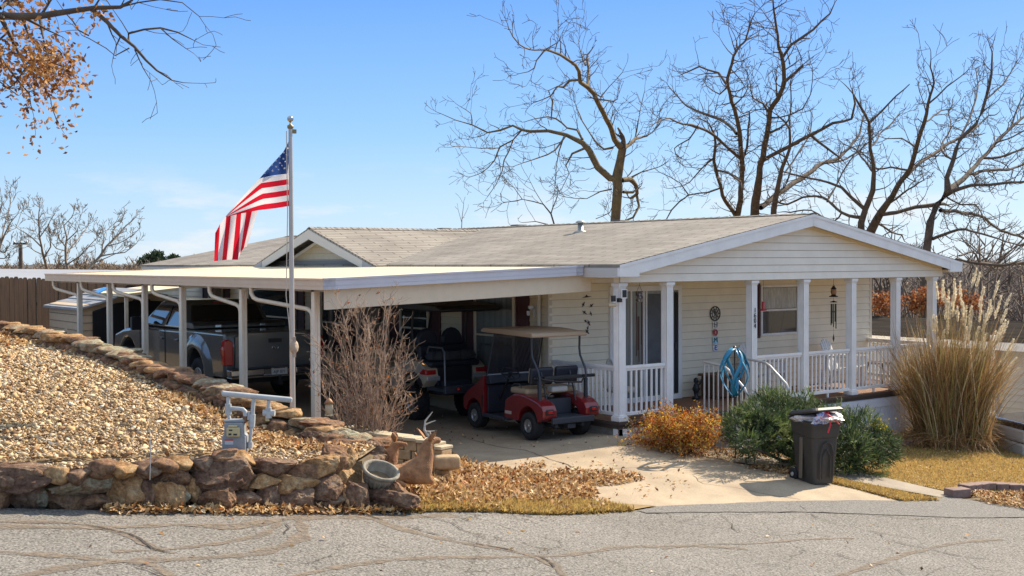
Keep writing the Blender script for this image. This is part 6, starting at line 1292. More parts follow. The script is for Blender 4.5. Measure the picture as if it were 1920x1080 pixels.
# ---------------------------------------------------------------- left background: fence, shed, neighbour
M_FENCE = mat('weathered_fence', (.085, .048, .028), .9, col2=(.045, .027, .017), vscale=2.5, stretch=(6, 6, .6), bump=.3)
fence = thing('wooden_fence', 'weathered brown privacy fence of dog eared boards at the far left', 'fence', pd(50, 600, 33))
A_ = Vector(pd(-40, 560, 32)); B_ = Vector(pd(290, 540, 37)); A_.z = B_.z = 0; dirf = (B_-A_).normalized(); Lf = (B_-A_).length; af = math.atan2(dirf.y, dirf.x); zt0 = float(pd(-40, 517, 32)[2]); zt1 = float(pd(290, 530, 37)[2])
x = 0
while x < Lf:
    c = A_+dirf*x; zt = zt0+(zt1-zt0)*x/Lf+rnd.uniform(-.02, .02); zb = .0; wv_ = .135
    mb = MB(); mb.M = Matrix.Translation((c.x, c.y, 0)) @ rotz(af); y0 = rnd.uniform(-.008, .008); mb.prism([(-wv_/2, zb), (wv_/2, zb), (wv_/2, zt-.04), (wv_/2-.035, zt), (-wv_/2+.035, zt), (-wv_/2, zt-.04)], y0, y0+.018, 'y'); o = mb.build('board', M_FENCE, fence); o.location = -fence.location; x += wv_+.008
mb = MB(); mb.M = Matrix.Translation((A_.x, A_.y, 0)) @ rotz(af)
mb.box((Lf/2, .06, 1.6), (Lf, .04, .09)); o = mb.build('rail', M_FENCE, fence); o.location = -fence.location
# neighbour's long low metal roofed building beyond the fence
nb = thing('neighbour_building', 'long low building with a pale grey metal roof beyond the fence', 'building', pd(100, 520, 46))
p0 = Vector(pd(-120, 529, 40)); p1 = Vector(pd(560, 530, 52)); q0 = Vector(pd(-120, 503, 50)); q1 = Vector(pd(420, 508, 62))
mb = MB(); mb.add([p0, p1, q1, q0, p0-Vector((0, 0, .15)), p1-Vector((0, 0, .15)), q1-Vector((0, 0, .15)), q0-Vector((0, 0, .15))], [(0,1,2,3), (7,6,5,4), (0,4,5,1), (1,5,6,2), (2,6,7,3), (3,7,4,0)]); o = mb.build('roof', mat('pale_metal_roof', (.33, .33, .33), .45, var=.06, vscale=.6), nb); o.location = -nb.location
bk = Vector((.45, .89, 0))
mb = MB(); a, b = p0+bk*.4, p1+bk*.4; c, d = q1+bk*-.4, q0+bk*-.4; vs = [Vector((p.x, p.y, zz)) for zz in (-1, 0) for p in (a, b, c, d)]
for i, p in enumerate((a, b, c, d)): vs[4+i] = Vector((p.x, p.y, p.z-.16))
mb.add(vs, [(0,1,5,4), (1,2,6,5), (2,3,7,6), (3,0,4,7)]); o = mb.build('wall', M_SIDE2, nb); o.location = -nb.location
# shed
sx = Vector(pd(152, 600, 30.5)); sh = thing('storage_shed', 'tan plastic storage shed with a grey shingle roof and black double doors', 'shed', (sx.x, sx.y, -.3)); 
k_s = 30.5/FP; M_SHED = mat('shed_plastic', (.62, .47, .31), .6, var=.06); M_SHR = mat('shed_roof', (.28, .29, .30), .7, var=.2, vscale=3)
ws, ls, he, hp_ = 3.15, 2.75, (float(pd(152, 574, 30.5)[2])+.3), (float(pd(258, 542, 31.5)[2])+.3)
mb = MB(); pr = [(0, 0), (ws, 0), (ws, he), (ws*.5, hp_-.06), (0, he)]; mb.prism(pr, 0, ls, 'y'); mb.build('wall', M_SHED, sh)
mb = MB()
z = .1
while z < he-.1: mb.span((-.012, .02, z), (0, ls-.02, z+.012)); mb.span((.02, -.012, z), (ws-.02, 0, z+.012)); z += .2
mb.build('panel_lines', mat('shed_line', (.2, .15, .10), .8), sh)
mb = MB(); rn = 5
for s in (0, 1):
    for k in range(rn):
        t0, t1 = k/rn, (k+1)/rn; xa = (-.12+(ws*.5+.12)*t0, -.12+(ws*.5+.12)*t1); za = (he-.08+(hp_-he+.08)*t0, he-.08+(hp_-he+.08)*t1+.0)
        if s: xa = (ws-xa[0], ws-xa[1])
        mb.add([(xa[0], -.15, za[0]+.035), (xa[1], -.15, za[1]+.01), (xa[1], ls+.15, za[1]+.01), (xa[0], ls+.15, za[0]+.035), (xa[0], -.15, za[0]-.03), (xa[1], -.15, za[1]-.03), (xa[1], ls+.15, za[1]-.03), (xa[0], ls+.15, za[0]-.03)], [(0,1,2,3), (0,4,5,1), (0,3,7,4), (7,6,5,4)])
mb.build('roof', M_SHR, sh)
mb = MB(); mb.prism([(.28, .1), (ws*.5-.01, .1), (ws*.5-.01, he+.12), (.9, he+.06), (.28, he-.14)], -.05, -.015, 'y'); mb.build('door', mat('shed_door', (.012, .012, .015), .5), sh, bevel=.02)
mb = MB(); mb.prism([(ws-.28, .1), (ws*.5+.01, .1), (ws*.5+.01, he+.12), (ws-.9, he+.06), (ws-.28, he-.14)], -.05, -.015, 'y'); mb.build('door', MATS['shed_door'], sh, bevel=.02)
mb = MB(); mb.prism([(ws*.5+.28*math.cos(k*math.pi/8), hp_-.40+.2*math.sin(k*math.pi/8)) for k in range(9)], -.03, -.013, 'y'); mb.build('gable_badge', mat('badge_dark', (.08, .06, .09), .5), sh)
mb = MB(); mb.prism([(.95, .75), (1.55, .75), (1.55, 1.1)]+[(1.25+.3*math.cos(R_(15*k)), 1.1+.22*math.sin(R_(15*k))) for k in range(1, 12)]+[(.95, 1.1)], -.02, -.005, 'x'); wd = mb.build('window', M_SHED, sh, bevel=.005)
mb = MB(); mb.prism([(1.02, .8), (1.22, .8), (1.22, 1.25), (1.02, 1.15)], -.028, -.021, 'x'); mb.prism([(1.28, .8), (1.48, .8), (1.48, 1.15), (1.28, 1.25)], -.028, -.021, 'x'); mb.build('pane', M_GLASS, wd)
mb = MB(); mb.box((.75, .7, he+.38), (.35, .5, .02), Matrix.Rotation(-.45, 3, 'Y')); o = mb.build('blue_toy', mat('blue_plastic', (.05, .35, .75), .4), None); o.location = sh.location; tag(o, 'small bright blue plastic sheet lying on the shed roof', 'sheet')
# back porch awning seen under the carport
aw = thing('patio_awning', 'pale lean to awning seen under the far end of the carport', 'awning', (-1.5, 17, -.2)); mb = MB()
mb.add([(-3.1, 15.4, 1.95), (-.1, 15.4, 2.25), (-.1, 18.0, 2.25), (-3.1, 18, 1.95), (-3.1, 15.4, 1.88), (-.1, 15.4, 2.18), (-.1, 18, 2.18), (-3.1, 18, 1.88)], [(0,1,2,3), (7,6,5,4), (0,4,5,1), (1,5,6,2), (2,6,7,3), (3,7,4,0)]); o = mb.build('roof', M_CPR, aw); o.location = -aw.location
mb = MB(); mb.span((-3.05, 15.45, -.3), (-2.97, 15.53, 1.9)); o = mb.build('post', M_POST, aw); o.location = -aw.location; mb = MB(); mb.span((-3.05, 17.9, -.3), (-2.97, 17.98, 1.9)); o = mb.build('post', M_POST, aw); o.location = -aw.location

# ---------------------------------------------------------------- right background
NX = 13.2
nh = thing('neighbour_house', 'grey sided neighbouring house with a grey shingle roof at the right edge', 'house', (NX+3, 6, -2)); nl = -nh.location
e0 = px(1920, 645, NX-.3); e1 = px(1632, 632, NX-.3); ze0 = float(e0[2]); ya, yb = float(e0[1])-3.5, float(e1[1])+6
zE = float(px(1895, 642, NX-.3)[2]); zR = float(px(1850, 601, NX+3.6)[2])
M_SHN = mat('grey_shingles', (.06, .053, .046), 1., spec=0., col2=(.022, .019, .017), vscale=.9, stretch=(7, 1, 7), bump=.3, detail=8)
mb = MB(); mb.add([(NX-.35, ya, zE), (NX+3.6, ya, zR), (NX+3.6, yb, zR), (NX-.35, yb, zE), (NX+7.6, ya, zE), (NX+7.6, yb, zE)], [(0,1,2,3), (1,4,5,2), (0,4,1), (3,2,5)]); o = mb.build('roof', M_SHN, nh); o.location = nl
mb = MB(); mb.span((NX-.37, ya, zE-.2), (NX-.33, yb, zE-.01)); mb.span((NX-.33, ya, zE-.2), (NX+.0, yb, zE-.17)); o = mb.build('fascia', M_TRIM, nh); o.location = nl
mb = MB(); siding(mb, 'y', NX, ya+.3, yb-.3, -2.6, zE-.2, -1, ex=.16); mb.span((NX+.01, ya+.3, -2.9), (NX+7, yb-.3, zE-.21)); o = mb.build('wall', [mat('grey_siding', (.46, .44, .41), .6), M_LAPSHADE], nh); o.location = nl
pp_ = px(1862, 730, NX-.12); mb = MB(); mb.box((NX-.1, float(pp_[1]), -.9), (.12, .14, 3.6)); o = mb.build('down_pipe', M_TRIM, nh); o.location = nl
# parked car at the right edge
M_CARB = mat('navy_paint', (.012, .016, .03), .15, coat=1.); M_CARS = mat('silver_lower', (.42, .42, .40), .35)
cc = Vector(pd(2105, 864, 24.5)); car = thing('parked_car', 'navy and silver pickup style car parked beyond the lawn at the right edge', 'car', (cc.x, cc.y, cc.z), -YAW+.1)
mb = MB(); pr = [(-2.6, .42), (-2.62, .92), (-1.0, .96), (-.9, 1.0), (1.9, .95), (2.5, .85), (2.55, .42)]+arch(1.65, .40, .42, 0, 180, 8)+arch(-1.6, .40, .42, 0, 180, 8); mb.prism(pr, -.88, .88, 'y'); mb.build('body', M_CARB, car, bevel=.06, bseg=3)
mb = MB(); mb.span((-2.66, -.9, .28), (-2.08, .9, .52)); mb.span((-2.64, -.895, .53), (2.4, .895, .80)); mb.span((-1.15, -.9, .30), (1.2, .9, .52)); mb.build('lower_body', M_CARS, car, bevel=.04)
mb = MB(); mb.prism([(-1.0, .97), (-.75, 1.45), (.5, 1.47), (1.25, .99)], -.75, .75, 'y'); mb.build('cab', M_TINT, car, bevel=.06)
mb = MB(); mb.tube([(-1.02, -.8, .98), (-.77, -.72, 1.47), (.52, -.72, 1.49), (1.28, -.8, 1.0)], .03, 6); mb.tube([(-1.02, .8, .98), (-.77, .72, 1.47), (.52, .72, 1.49), (1.28, .8, 1.0)], .03, 6); mb.build('pillar', M_CARS, car)
for x, y in ((1.65, .78), (1.65, -.78), (-1.6, .78), (-1.6, -.78)): wheel(car, x, y, .33, .22, spokes=8)
# oak with clinging brown leaves behind the porch
for i, (u, vt, vb, w, D, n, lab) in enumerate([(1660,545,598,70,36,800,'rusty leaved oak sapling seen between the porch columns'),(1735,530,598,90,36,1100,'rusty leaved oak scrub around the big trunk behind the porch corner'),(1815,530,600,60,37,500,'thin rusty leaved scrub behind the ornamental grass')]):
    clump('oak_scrub', lab, 'shrub', u, vt, vb, w, D, M_RUST, n, .085, 120+i, 'rusty oak scrub behind the porch', zb=-2.4, lumps=8)
# wooded hills
def hill_strip(name, P, m, depth=260):
    """ridge measured as (left, top, distance)"""
    top = smooth_line([np.array([*pd(u, v, D)]) for u, v, D in P], 6.); top[:, 2] += np.array([noise.noise(Vector(p)*.03)*2.5+noise.noise(Vector(p)*.12)*1.0 for p in top])
    f = np.array([_F[0], _F[1], 0]); rows = []
    for k, (dz, dy) in enumerate([(-60, -1.), (-28, -.55), (-10, -.22), (0, 0), (-12, .4), (-60, 1.2)]): q = top+f*dy*depth; q[:, 2] = np.minimum(q[:, 2], top[:, 2]+dz); rows.append(q)
    V = np.vstack(rows); n = len(top); F_ = [(r*n+i, r*n+i+1, (r+1)*n+i+1, (r+1)*n+i) for r in range(5) for i in range(n-1)]; o = mesh_np(name, V, F_, m, smooth=True); tag(o, kind='structure')
M_HILL = mat('wooded_hill', (.12, .10, .085), 1., col2=(.06, .05, .045), vscale=.12, stretch=(1, 1, .4), bump=1., bscale=.3, detail=10)
hill_strip('hills', [(1150, 500, 1000), (1500, 497, 950), (1760, 494, 900), (1840, 492, 900), (1920, 497, 900), (2100, 500, 900), (2400, 500, 900)], M_HILL, 420)
hill_strip('hills', [(-300, 496, 900), (100, 496, 800), (240, 494, 800), (360, 494, 800), (520, 500, 900)], M_HILL, 300)
def wood(name, label, u0, u1, D0, D1, n, hmin, hmax, seed, m):
    R = random.Random(seed); tw = Twigs()
    for _ in range(n):
        u = R.uniform(u0, u1); t = R.random(); D = D0+(D1-D0)*t**1.3; p = pd(u, 500, D); z = float(np.interp(D, [60, 100, 200, 500, 800], [-4, -9, -12, -8, -3.])); h = R.uniform(hmin, hmax); b = np.array([p[0], p[1], z])
        tw.tube([b, b+[R.uniform(-.3, .3), R.uniform(-.3, .3), h*.6], b+[R.uniform(-.8, .8), R.uniform(-.8, .8), h]], [.16, .11, .03], 3)
        for k in range(9 if D < 250 else 6):
            q = R.uniform(.3, .95); a = R.uniform(0, 6.28); L = h*R.uniform(.18, .35)*(1.2-q*.6); s = b+np.array([0, 0, h*q]); e = s+np.array([math.cos(a)*L, math.sin(a)*L, L*R.uniform(.4, 1.2)]); tw.tube([s, (s+e)/2+R.uniform(-.3, .3), e], [.07, .05, .02], 3)
            for j in range(2): e2 = (s+e)/2+np.array([R.gauss(0, 1), R.gauss(0, 1), R.uniform(.3, 1.5)])*L*.35; tw.tube([(s+e)/2, e2], [.04, .02], 3)
    tag(tw.build(name, m), label, 'woodland', kind='stuff')
wood('bare_wood', 'grey brown leafless woodland filling the valley at the right', 1120, 2150, 75, 620, 1500, 7, 12, 3, mat('wood_bark', (.17, .135, .11), .95, var=.3, vscale=.1))

# ---------------------------------------------------------------- garden plants
M_TWIG = mat('shrub_twigs', (.46, .34, .25), .9, col2=(.25, .155, .105), vscale=6)
def bare_shrub():
    o0 = Vector((float(pz(690, 815, .0)[0])-.0, 0, 0)); c = pd(682, 812, 16.6); t = thing('bare_shrub', 'leafless twiggy shrub with pinkish brown stems in front of the carport corner', 'shrub', (c[0], c[1], G(c[0], c[1]))); b = t.location; R = random.Random(8); tw = Twigs(); tips = []
    H = float(pd(650, 560, 16.6)[2])-b.z; Rt = Vector(_RR); Fw = Vector((_F[0], _F[1], 0))
    targets = [(652, 560), (640, 600), (672, 575), (690, 590), (715, 600), (735, 560), (745, 620), (610, 640), (600, 680), (625, 700), (760, 640), (770, 680), (755, 720), (700, 640), (680, 650), (720, 680), (765, 750), (650, 680), (605, 720), (740, 700), (690, 620), (662, 610), (730, 640), (615, 670)]
    for i in range(44):
        u, v = targets[i % len(targets)]; u += R.uniform(-12, 12); v += R.uniform(-5, 40); D = 16.6+R.uniform(-.45, .45); e = Vector(pd(u, v, D)); s = b+Rt*R.uniform(-.25, .3)+Fw*R.uniform(-.15, .15); m1 = s.lerp(e, .45)+Vector((0, 0, .12))+Rt*R.uniform(-.06, .06)
        L = smooth_line([np.array(s), np.array(m1), np.array(e)], .12); L[1:] += np.array([[R.gauss(0, .012) for _ in range(3)] for _ in L[1:]]); tw.tube(L, np.linspace(.011, .0035, len(L)), 5)
        for k in range(3, len(L)):
            q = L[k]-L[k-1]; q /= np.linalg.norm(q)
            for _ in range(2):
                if R.random() < .65:
                    sd_ = np.array([R.gauss(0, 1) for _ in range(3)]); sd_ -= q*np.dot(sd_, q); sd_ /= np.linalg.norm(sd_); grow(tw, L[k], q*.75+sd_*.6, R.uniform(.12, .32), .0042, 1, R, .35, .3, tips, (2, 4), 3, .0022)
    o = tw.build('stems', M_TWIG, t); o.location = -b
    P = [p for p in tips if R.random() < .02]; low = [p for p in tips if p[2] < b.z+.5 and R.random() < .2]; leaves('leaves', M_RUST, P+low*1, .03, .06, t, 1.2, .02, -b)
    bud = [p for p in tips if R.random() < .28]; leaves('buds', leafy('buds', [(0, (.3, .2, .12)), (1, (.55, .42, .28))], .2), bud, .01, .018, t, 1.2, .006, -b)
bare_shrub()
M_ORL = leafy('nandina_leaves', [(0, (.12, .03, .02)), (.2, (.36, .08, .02)), (.4, (.60, .20, .03)), (.65, (.75, .42, .06)), (.85, (.62, .50, .12)), (1, (.20, .24, .06))], .5)
def orange_shrub():
    c = gpt(1276, 846); t = thing('orange_shrub', 'rounded shrub with fiery orange and red leaves beside the porch steps', 'shrub', c); R = random.Random(9); tw = Twigs(); tips = []
    for i in range(70):
        a = R.uniform(0, 6.28); rr_ = R.uniform(0, .22); el = R.uniform(.25, 1.45); L = R.uniform(.34, .52)*(1 if el > .7 else 1.25); d = np.array([math.cos(a)*math.cos(el), math.sin(a)*math.cos(el), math.sin(el)]); grow(tw, np.array([c.x+rr_*math.cos(a), c.y+rr_*math.sin(a), c.z]), d, L, .008, 2, R, .25, .12, tips, (3, 5), 4, .002)
    o = tw.build('stems', M_TWIG, t); o.location = -c; P = [p for p in tips if R.random() < .85 and p[2] > c.z+.05]*5
    leaves('leaves', M_ORL, P, .020, .042, t, 1.2, .035, -c)
orange_shrub()
M_JUN = leafy('juniper', [(0, (.03, .05, .025)), (.4, (.08, .12, .045)), (.75, (.17, .23, .06)), (1, (.34, .37, .12))], .25)
def juniper():
    c = gpt(1530, 868); t = thing('juniper_bush', 'broad dark green juniper bush spreading behind the wheeled bin', 'bush', c); R = random.Random(10); P = []; Dr = []
    core = [(1415, 812, 18.6, .45), (1450, 790, 19.2, .5), (1500, 800, 19.4, .52), (1550, 815, 19.5, .5), (1600, 825, 19.6, .5), (1640, 835, 19.7, .38), (1580, 850, 19.0, .42), (1520, 840, 18.9, .42), (1470, 820, 18.8, .40), (1625, 862, 19.2, .30), (1400, 800, 18.9, .33), (1400, 835, 17.9, .16), (1660, 845, 19.9, .25), (1440, 785, 19.8, .4)]
    tw = Twigs(); V = []; F_ = []; rv = []; nv = 0
    for u, v, D, r in core:
        q = Vector(pd(u, v, D)); tw.tube([np.array(c), np.array((c+q)/2+Vector((0, 0, -.1))), np.array(q)], [.04, .03, .01], 5)
        for k in range(int(620*(r/.45)**2)):
            d = Vector((R.gauss(0, 1), R.gauss(0, 1), R.gauss(.15, .9))).normalized(); dn = noise.noise((q+d*r)*3.3); rr_ = r*(.72+.38*dn+R.uniform(0, .16)); p = q+d*rr_; dd = (d*1.0+Vector((R.gauss(0, .35), R.gauss(0, .35), .45+R.gauss(0, .3)))).normalized(); L = R.uniform(.07, .17)
            s1 = dd.cross(Vector((R.gauss(0, 1), R.gauss(0, 1), R.gauss(0, 1)))).normalized(); s2 = dd.cross(s1)
            col = min(1, max(0, .35+.55*dn+R.uniform(-.25, .3)))
            for j in range(6):
                a = R.uniform(0, 6.28); sd_ = (s1*math.cos(a)+s2*math.sin(a)); b0 = p+dd*L*j/6; e = b0+dd*L*.4+sd_*L*.34; w = dd.cross(sd_)*L*.055
                V += [tuple(b0-w), tuple(b0+w), tuple(e)]; F_.append((nv, nv+1, nv+2)); nv += 3; rv.append(col+R.uniform(-.1, .1))
            w = s1*L*.05; e = p+dd*L*1.15; V += [tuple(p-w), tuple(p+w), tuple(e)]; F_.append((nv, nv+1, nv+2)); nv += 3; rv.append(col)
    o = mesh_np('foliage', V, F_, M_JUN, t, rv); o.location = -c; o = tw.build('stems', M_BARK, t); o.location = -c
    y = []; 
    for _ in range(130): y.append(pd(1647+R.gauss(0, 9)+(8 if R.random() < .5 else -4), 798+R.gauss(0, 8), 19.5+R.uniform(-.1, .1)))
    yt = thing('yellow_flowers', 'small bunch of bright yellow flowers at the right end of the juniper', 'flowers', (y[0][0], y[0][1], -1.)); leaves('petals', leafy('yellow_petals', [(0, (.45, .35, .02)), (1, (.75, .6, .03))], .3), y, .02, .035, yt, 1.3, .01, -yt.location)
    tw = Twigs(); tw.tube([np.array(y[0])*[1, 1, 0]+[0, 0, -1.], np.array(y[0])], [.006, .004], 4); o = tw.build('stem', M_JUN, yt); o.location = -yt.location
juniper()
M_GRB = leafy('dry_blades', [(0, (.12, .055, .025)), (.25, (.34, .18, .07)), (.5, (.52, .33, .14)), (.68, (.20, .19, .05)), (.82, (.36, .32, .10)), (.9, (.5, .36, .2)), (1, (.76, .64, .42))], .3); M_PLU = leafy('plumes', [(0, (.78, .68, .48)), (1, (.92, .86, .70))], .5)
def blades(specs, wid, segs=6):
    """specs: base, direction, length, droop -> ribbon triangles"""
    V = []; F_ = []; nv = 0; rv = []
    for b, d, L, dr, w, c in specs:
        b = np.array(b); d = np.array(d); s = np.cross(d, [0, 0, 1.]); s /= np.linalg.norm(s)+1e-9; s = s*math.cos(c*9)+np.cross(s, d)*math.sin(c*9); h = np.array([d[0], d[1], 0]); h /= np.linalg.norm(h)+1e-9
        for k in range(segs+1):
            t = k/segs; p = b+d*L*t*(1-.25*dr*t)+h*L*dr*t*t*.5-np.array([0, 0, 1])*L*dr*t**2.2*.55; ww = w*(1-t)**.6+.0008; V += [p-s*ww, p+s*ww]
            if k < segs: F_.append((nv, nv+1, nv+3, nv+2)); rv.append(c)
            nv += 2
    return V, F_, rv
def tall_grass():
    R = random.Random(12); c = gpt(1782, 836); t = thing('ornamental_grass', 'very tall clump of golden ornamental grass with cream plumes', 'grass', c)
    Rt = Vector(_RR); Fw = Vector((_F[0], _F[1], 0)); sp1 = []; sp2 = []; tw = Twigs(); pl_ = []
    D0 = float((np.array(c)-CAM) @ _F)
    k = D0/FP
    for i in range(4200):
        off = R.uniform(-.58, .58); b = c+Rt*off*1.0+Fw*R.gauss(0, .25); hgt = abs(R.gauss(0, 1)); L = R.uniform(.7, 2.0) if R.random() < .38 else R.uniform(2.0, 3.0); tilt = R.gauss(0, .11)+off*.13; a = R.uniform(0, 6.28); d = Vector((0, 0, 1))+Rt*tilt+Vector((math.cos(a), math.sin(a), 0))*R.uniform(.0, .20); d.normalize(); sp1.append((b, d, L, R.uniform(.1, 1.5) if L < 1.7 else R.uniform(.0, .5), R.uniform(.0035, .0075), R.random()))
    for i in range(1500):
        a = R.uniform(0, 6.28); b = c+Rt*R.gauss(0, .5)+Fw*R.gauss(0, .3); d = Vector((math.cos(a)*.6, math.sin(a)*.6, .8)).normalized(); sp1.append((b, d, R.uniform(.7, 1.35), R.uniform(.8, 1.4), .006, R.uniform(0, .6)))
    V, F_, rv = blades(sp1, 0); o = mesh_np('blades', np.array(V), F_, M_GRB, t, rv); o.location = -c
    tops = [(1768,500),(1790,510),(1779,520),(1800,515),(1812,530),(1830,500),(1822,560),(1840,545),(1858,535),(1872,530),(1885,545),(1895,545),(1850,585),(1866,570),(1882,600),(1900,600),(1812,600),(1795,560),(1770,570),(1755,560),(1840,620),(1740,615),(1737,640),(1865,620),(1830,600),(1875,640),(1905,640),(1890,660),(1755,520),(1845,500),(1818,575),(1850,640),(1788,590),(1760,620),(1880,575),(1862,600),(1806,555),(1910,650),(1775,540),(1835,580)]
    for i in range(60):
        u, v = tops[i % len(tops)]; u += R.uniform(-9, 9)*(i >= len(tops)); v += R.uniform(-4, 60); e = Vector(pd(u, v, D0+R.uniform(-.4, .4))); b = c+Rt*R.gauss(0, .25)+Fw*R.gauss(0, .2); b.z = c.z; L = smooth_line([np.array(b), np.array(b.lerp(e, .5)+Vector((0, 0, .15))), np.array(e)], .25); tw.tube(L, np.linspace(.006, .0025, len(L)), 4)
        d = L[-1]-L[-2]; d /= np.linalg.norm(d); pl = R.uniform(.28, .5)
        for q in range(230):
            s_ = R.random(); rr_ = .019*math.sin(math.pi*min(1, s_*.9+.08))**.7; pp = L[-1]-d*pl*(1-s_)+np.array([R.gauss(0, 1), R.gauss(0, 1), 0])*rr_*.6; dd = d+np.array([R.gauss(0, .3), R.gauss(0, .3), .1]); pl_.append((pp, dd/np.linalg.norm(dd), R.uniform(.035, .07), .2, .0045, R.random()))
    o = tw.build('stems', mat('grass_stem', (.45, .32, .14), .8), t); o.location = -c; V, F_, rv = blades(pl_, 0, 2); o = mesh_np('plumes', np.array(V), F_, M_PLU, t, rv); o.location = -c
tall_grass()

# ---------------------------------------------------------------- fallen leaves and turf
M_LIT = leafy('leaf_litter', [(0, (.10, .045, .022)), (.2, (.28, .13, .05)), (.4, (.50, .29, .11)), (.72, (.70, .48, .22)), (.93, (.82, .66, .42)), (1, (.60, .18, .03))], .3)
def litter(name, label, outline, n, s0=.03, s1=.06, zf=Ga, zo=.02, m=None, thick=.03, fade=None, tilt=.6):
    poly = pxpoly(outline) if outline[0][1] > 50 else outline; A = np.array(poly); out = []
    k = 0
    while k < n:
        q = rng.uniform(A.min(0), A.max(0), (n*2, 2)); q = q[inpoly(q, poly)]
        if fade: q = q[np.array([noise.noise(Vector((p[0]*fade, p[1]*fade, 3.)))+.5*noise.noise(Vector((p[0]*fade*3, p[1]*fade*3, 3.))) > -.05 for p in q])]
        if not len(q): break
        out.append(q); k += len(q)
    q = np.vstack(out)[:n]; z = zf(q[:, 0], q[:, 1])+zo+rng.uniform(0, thick, len(q)); o = scatter(name, m or M_LIT, np.c_[q, z], leafv, leaff, rng.uniform(s0, s1, len(q)), tilt, squash=.08); tag(o, label, 'leaves', kind='stuff')
litter('fallen_leaves', 'thick drift of curled tan oak leaves beside the buck statue', [(742, 952), (850, 955), (960, 948), (1050, 948), (1120, 940), (1110, 925), (1030, 910), (1010, 893), (930, 897), (905, 880), (860, 868), (830, 850), (780, 845), (730, 860)], 9500, .035, .075, thick=.09, tilt=.85)
litter('fallen_leaves', 'tongue of tan leaves blown across the concrete driveway', [(1010, 930), (1060, 935), (1120, 940), (1118, 925), (1095, 915), (1150, 912), (1195, 905), (1210, 900), (1185, 893), (1120, 890), (1060, 887), (1030, 893), (960, 888), (930, 880), (905, 885), (960, 905)], 2800, .035, .07, thick=.06, tilt=.8)
litter('fallen_leaves', 'sparse scattered leaves over the driveway', [(880, 872), (1000, 865), (1200, 850), (1290, 860), (1330, 900), (1250, 940), (1150, 935), (1000, 900)], 190, zo=.018, thick=.01)
litter('fallen_leaves', 'small heaps of leaves on the sunny driveway', [(985, 873), (1010, 870), (1030, 876), (1000, 881), (970, 879)], 130, zo=.018, thick=.02)
litter('fallen_leaves', 'leaves in the shade under the golf carts', [(600, 800), (900, 780), (1100, 790), (1230, 830), (1150, 845), (900, 850)], 150, zo=.018, thick=.01)
litter('fallen_leaves', 'line of leaves along the foot of the boulder wall', [(190, 960), (330, 958), (460, 959), (640, 958), (760, 955), (765, 966), (640, 967), (500, 968), (350, 966), (250, 966), (190, 965)], 1100, .04, .075, thick=.05)
litter('fallen_leaves', 'few loose leaves on the road', [(20, 962), (700, 972), (1200, 975), (1900, 980), (1900, 1070), (20, 1070)], 42, .035, .07, zo=.016, thick=.004)
litter('fallen_leaves', 'brown leaves heaped in the bed at the right end of the lawn', [(1815, 928), (1920, 930), (2010, 938), (2010, 965), (1925, 958), (1850, 946)], 2600, thick=.06)
litter('fallen_leaves', 'leaves sprinkled over the lawn', [(1470, 863), (1640, 893), (1770, 921), (1812, 921), (1950, 922), (1930, 848), (1700, 832), (1660, 840)], 900, .025, .045, zo=.03, thick=.02)
litter('fallen_leaves', 'leaves caught beside the path behind the bin', [(1415, 876), (1480, 880), (1485, 893), (1440, 885), (1400, 880)], 420, thick=.03)
litter('fallen_leaves', 'leaves around the foot of the steps and orange shrub', [(1200, 845), (1290, 860), (1380, 862), (1480, 862), (1470, 850), (1380, 845), (1300, 850)], 700, thick=.03)
litter('fallen_leaves', 'brown leaves caught against the stone wall on the gravel', [(-7.28, 1.2), (-7.28, -.6), (-7.25, -1.6), (-7.0, -2.5), (-6.7, -3.0), (-7.1, -3.0), (-7.6, -2.2), (-7.65, 1.2)], 2300, .035, .065, zf=Hg, zo=.01, thick=.05)
litter('fallen_leaves', 'golden leaves at the crest of the gravel bed', [(-7.3, 11.5), (-7.3, 7.8), (-9.6, 7.2), (-11.5, 7.2), (-12, 11.5)], 5200, .05, .09, zf=Hg, zo=.01, thick=.08)
litter('fallen_leaves', 'rusty leaves thinly scattered on the gravel', [(-7.2, 8), (-7.3, -2.9), (-9.4, -2.9), (-11.4, -2.4), (-12, 6)], 420, .03, .06, zf=Hg, zo=.02, thick=.02)
litter('fallen_leaves', 'leaves under the bare shrub behind the block edging', [(600, 812), (720, 826), (800, 848), (820, 870), (740, 860), (650, 840)], 1400, thick=.05)
litter('fallen_leaves', 'leaves strewn over the golden grass beside the road', [(745, 945), (760, 963), (1000, 965), (1150, 957), (1150, 945), (1050, 938), (900, 938)], 800, .035, .07, zo=.04, thick=.03, fade=1.5)
M_TURF = leafy('turf_blades', [(0, (.30, .18, .07)), (.4, (.50, .34, .12)), (.75, (.70, .50, .16)), (.95, (.42, .36, .10)), (1, (.68, .54, .28))], .35)
def turf(name, label, outline, n, h=.035, green=0):
    poly = pxpoly(outline); A = np.array(poly); q = rng.uniform(A.min(0), A.max(0), (n*3, 2)); q = q[inpoly(q, poly)][:n]; z = Ga(q[:, 0], q[:, 1])+.008
    bv = [(-.12, 0, 0), (.12, 0, 0), (.1, .25, .6), (0, .7, 1.)]; bf = [(0, 1, 2), (0, 2, 3)]; o = scatter(name, M_TURF, np.c_[q, z], bv, bf, rng.uniform(.5, 1.4, len(q))*h, .45); tag(o, label, 'grass', kind='stuff')
turf('dry_grass', 'golden winter lawn of short dry blades at the right', [(1470, 861), (1560, 877), (1640, 893), (1770, 921), (1812, 921), (2000, 928), (2060, 870), (1925, 846), (1700, 828), (1560, 830)], 90000, .036)
turf('dry_grass', 'strip of golden grass between the driveway and the path', [(1562, 899), (1640, 916), (1760, 940), (1690, 941), (1600, 917), (1545, 905)], 9000, .05)
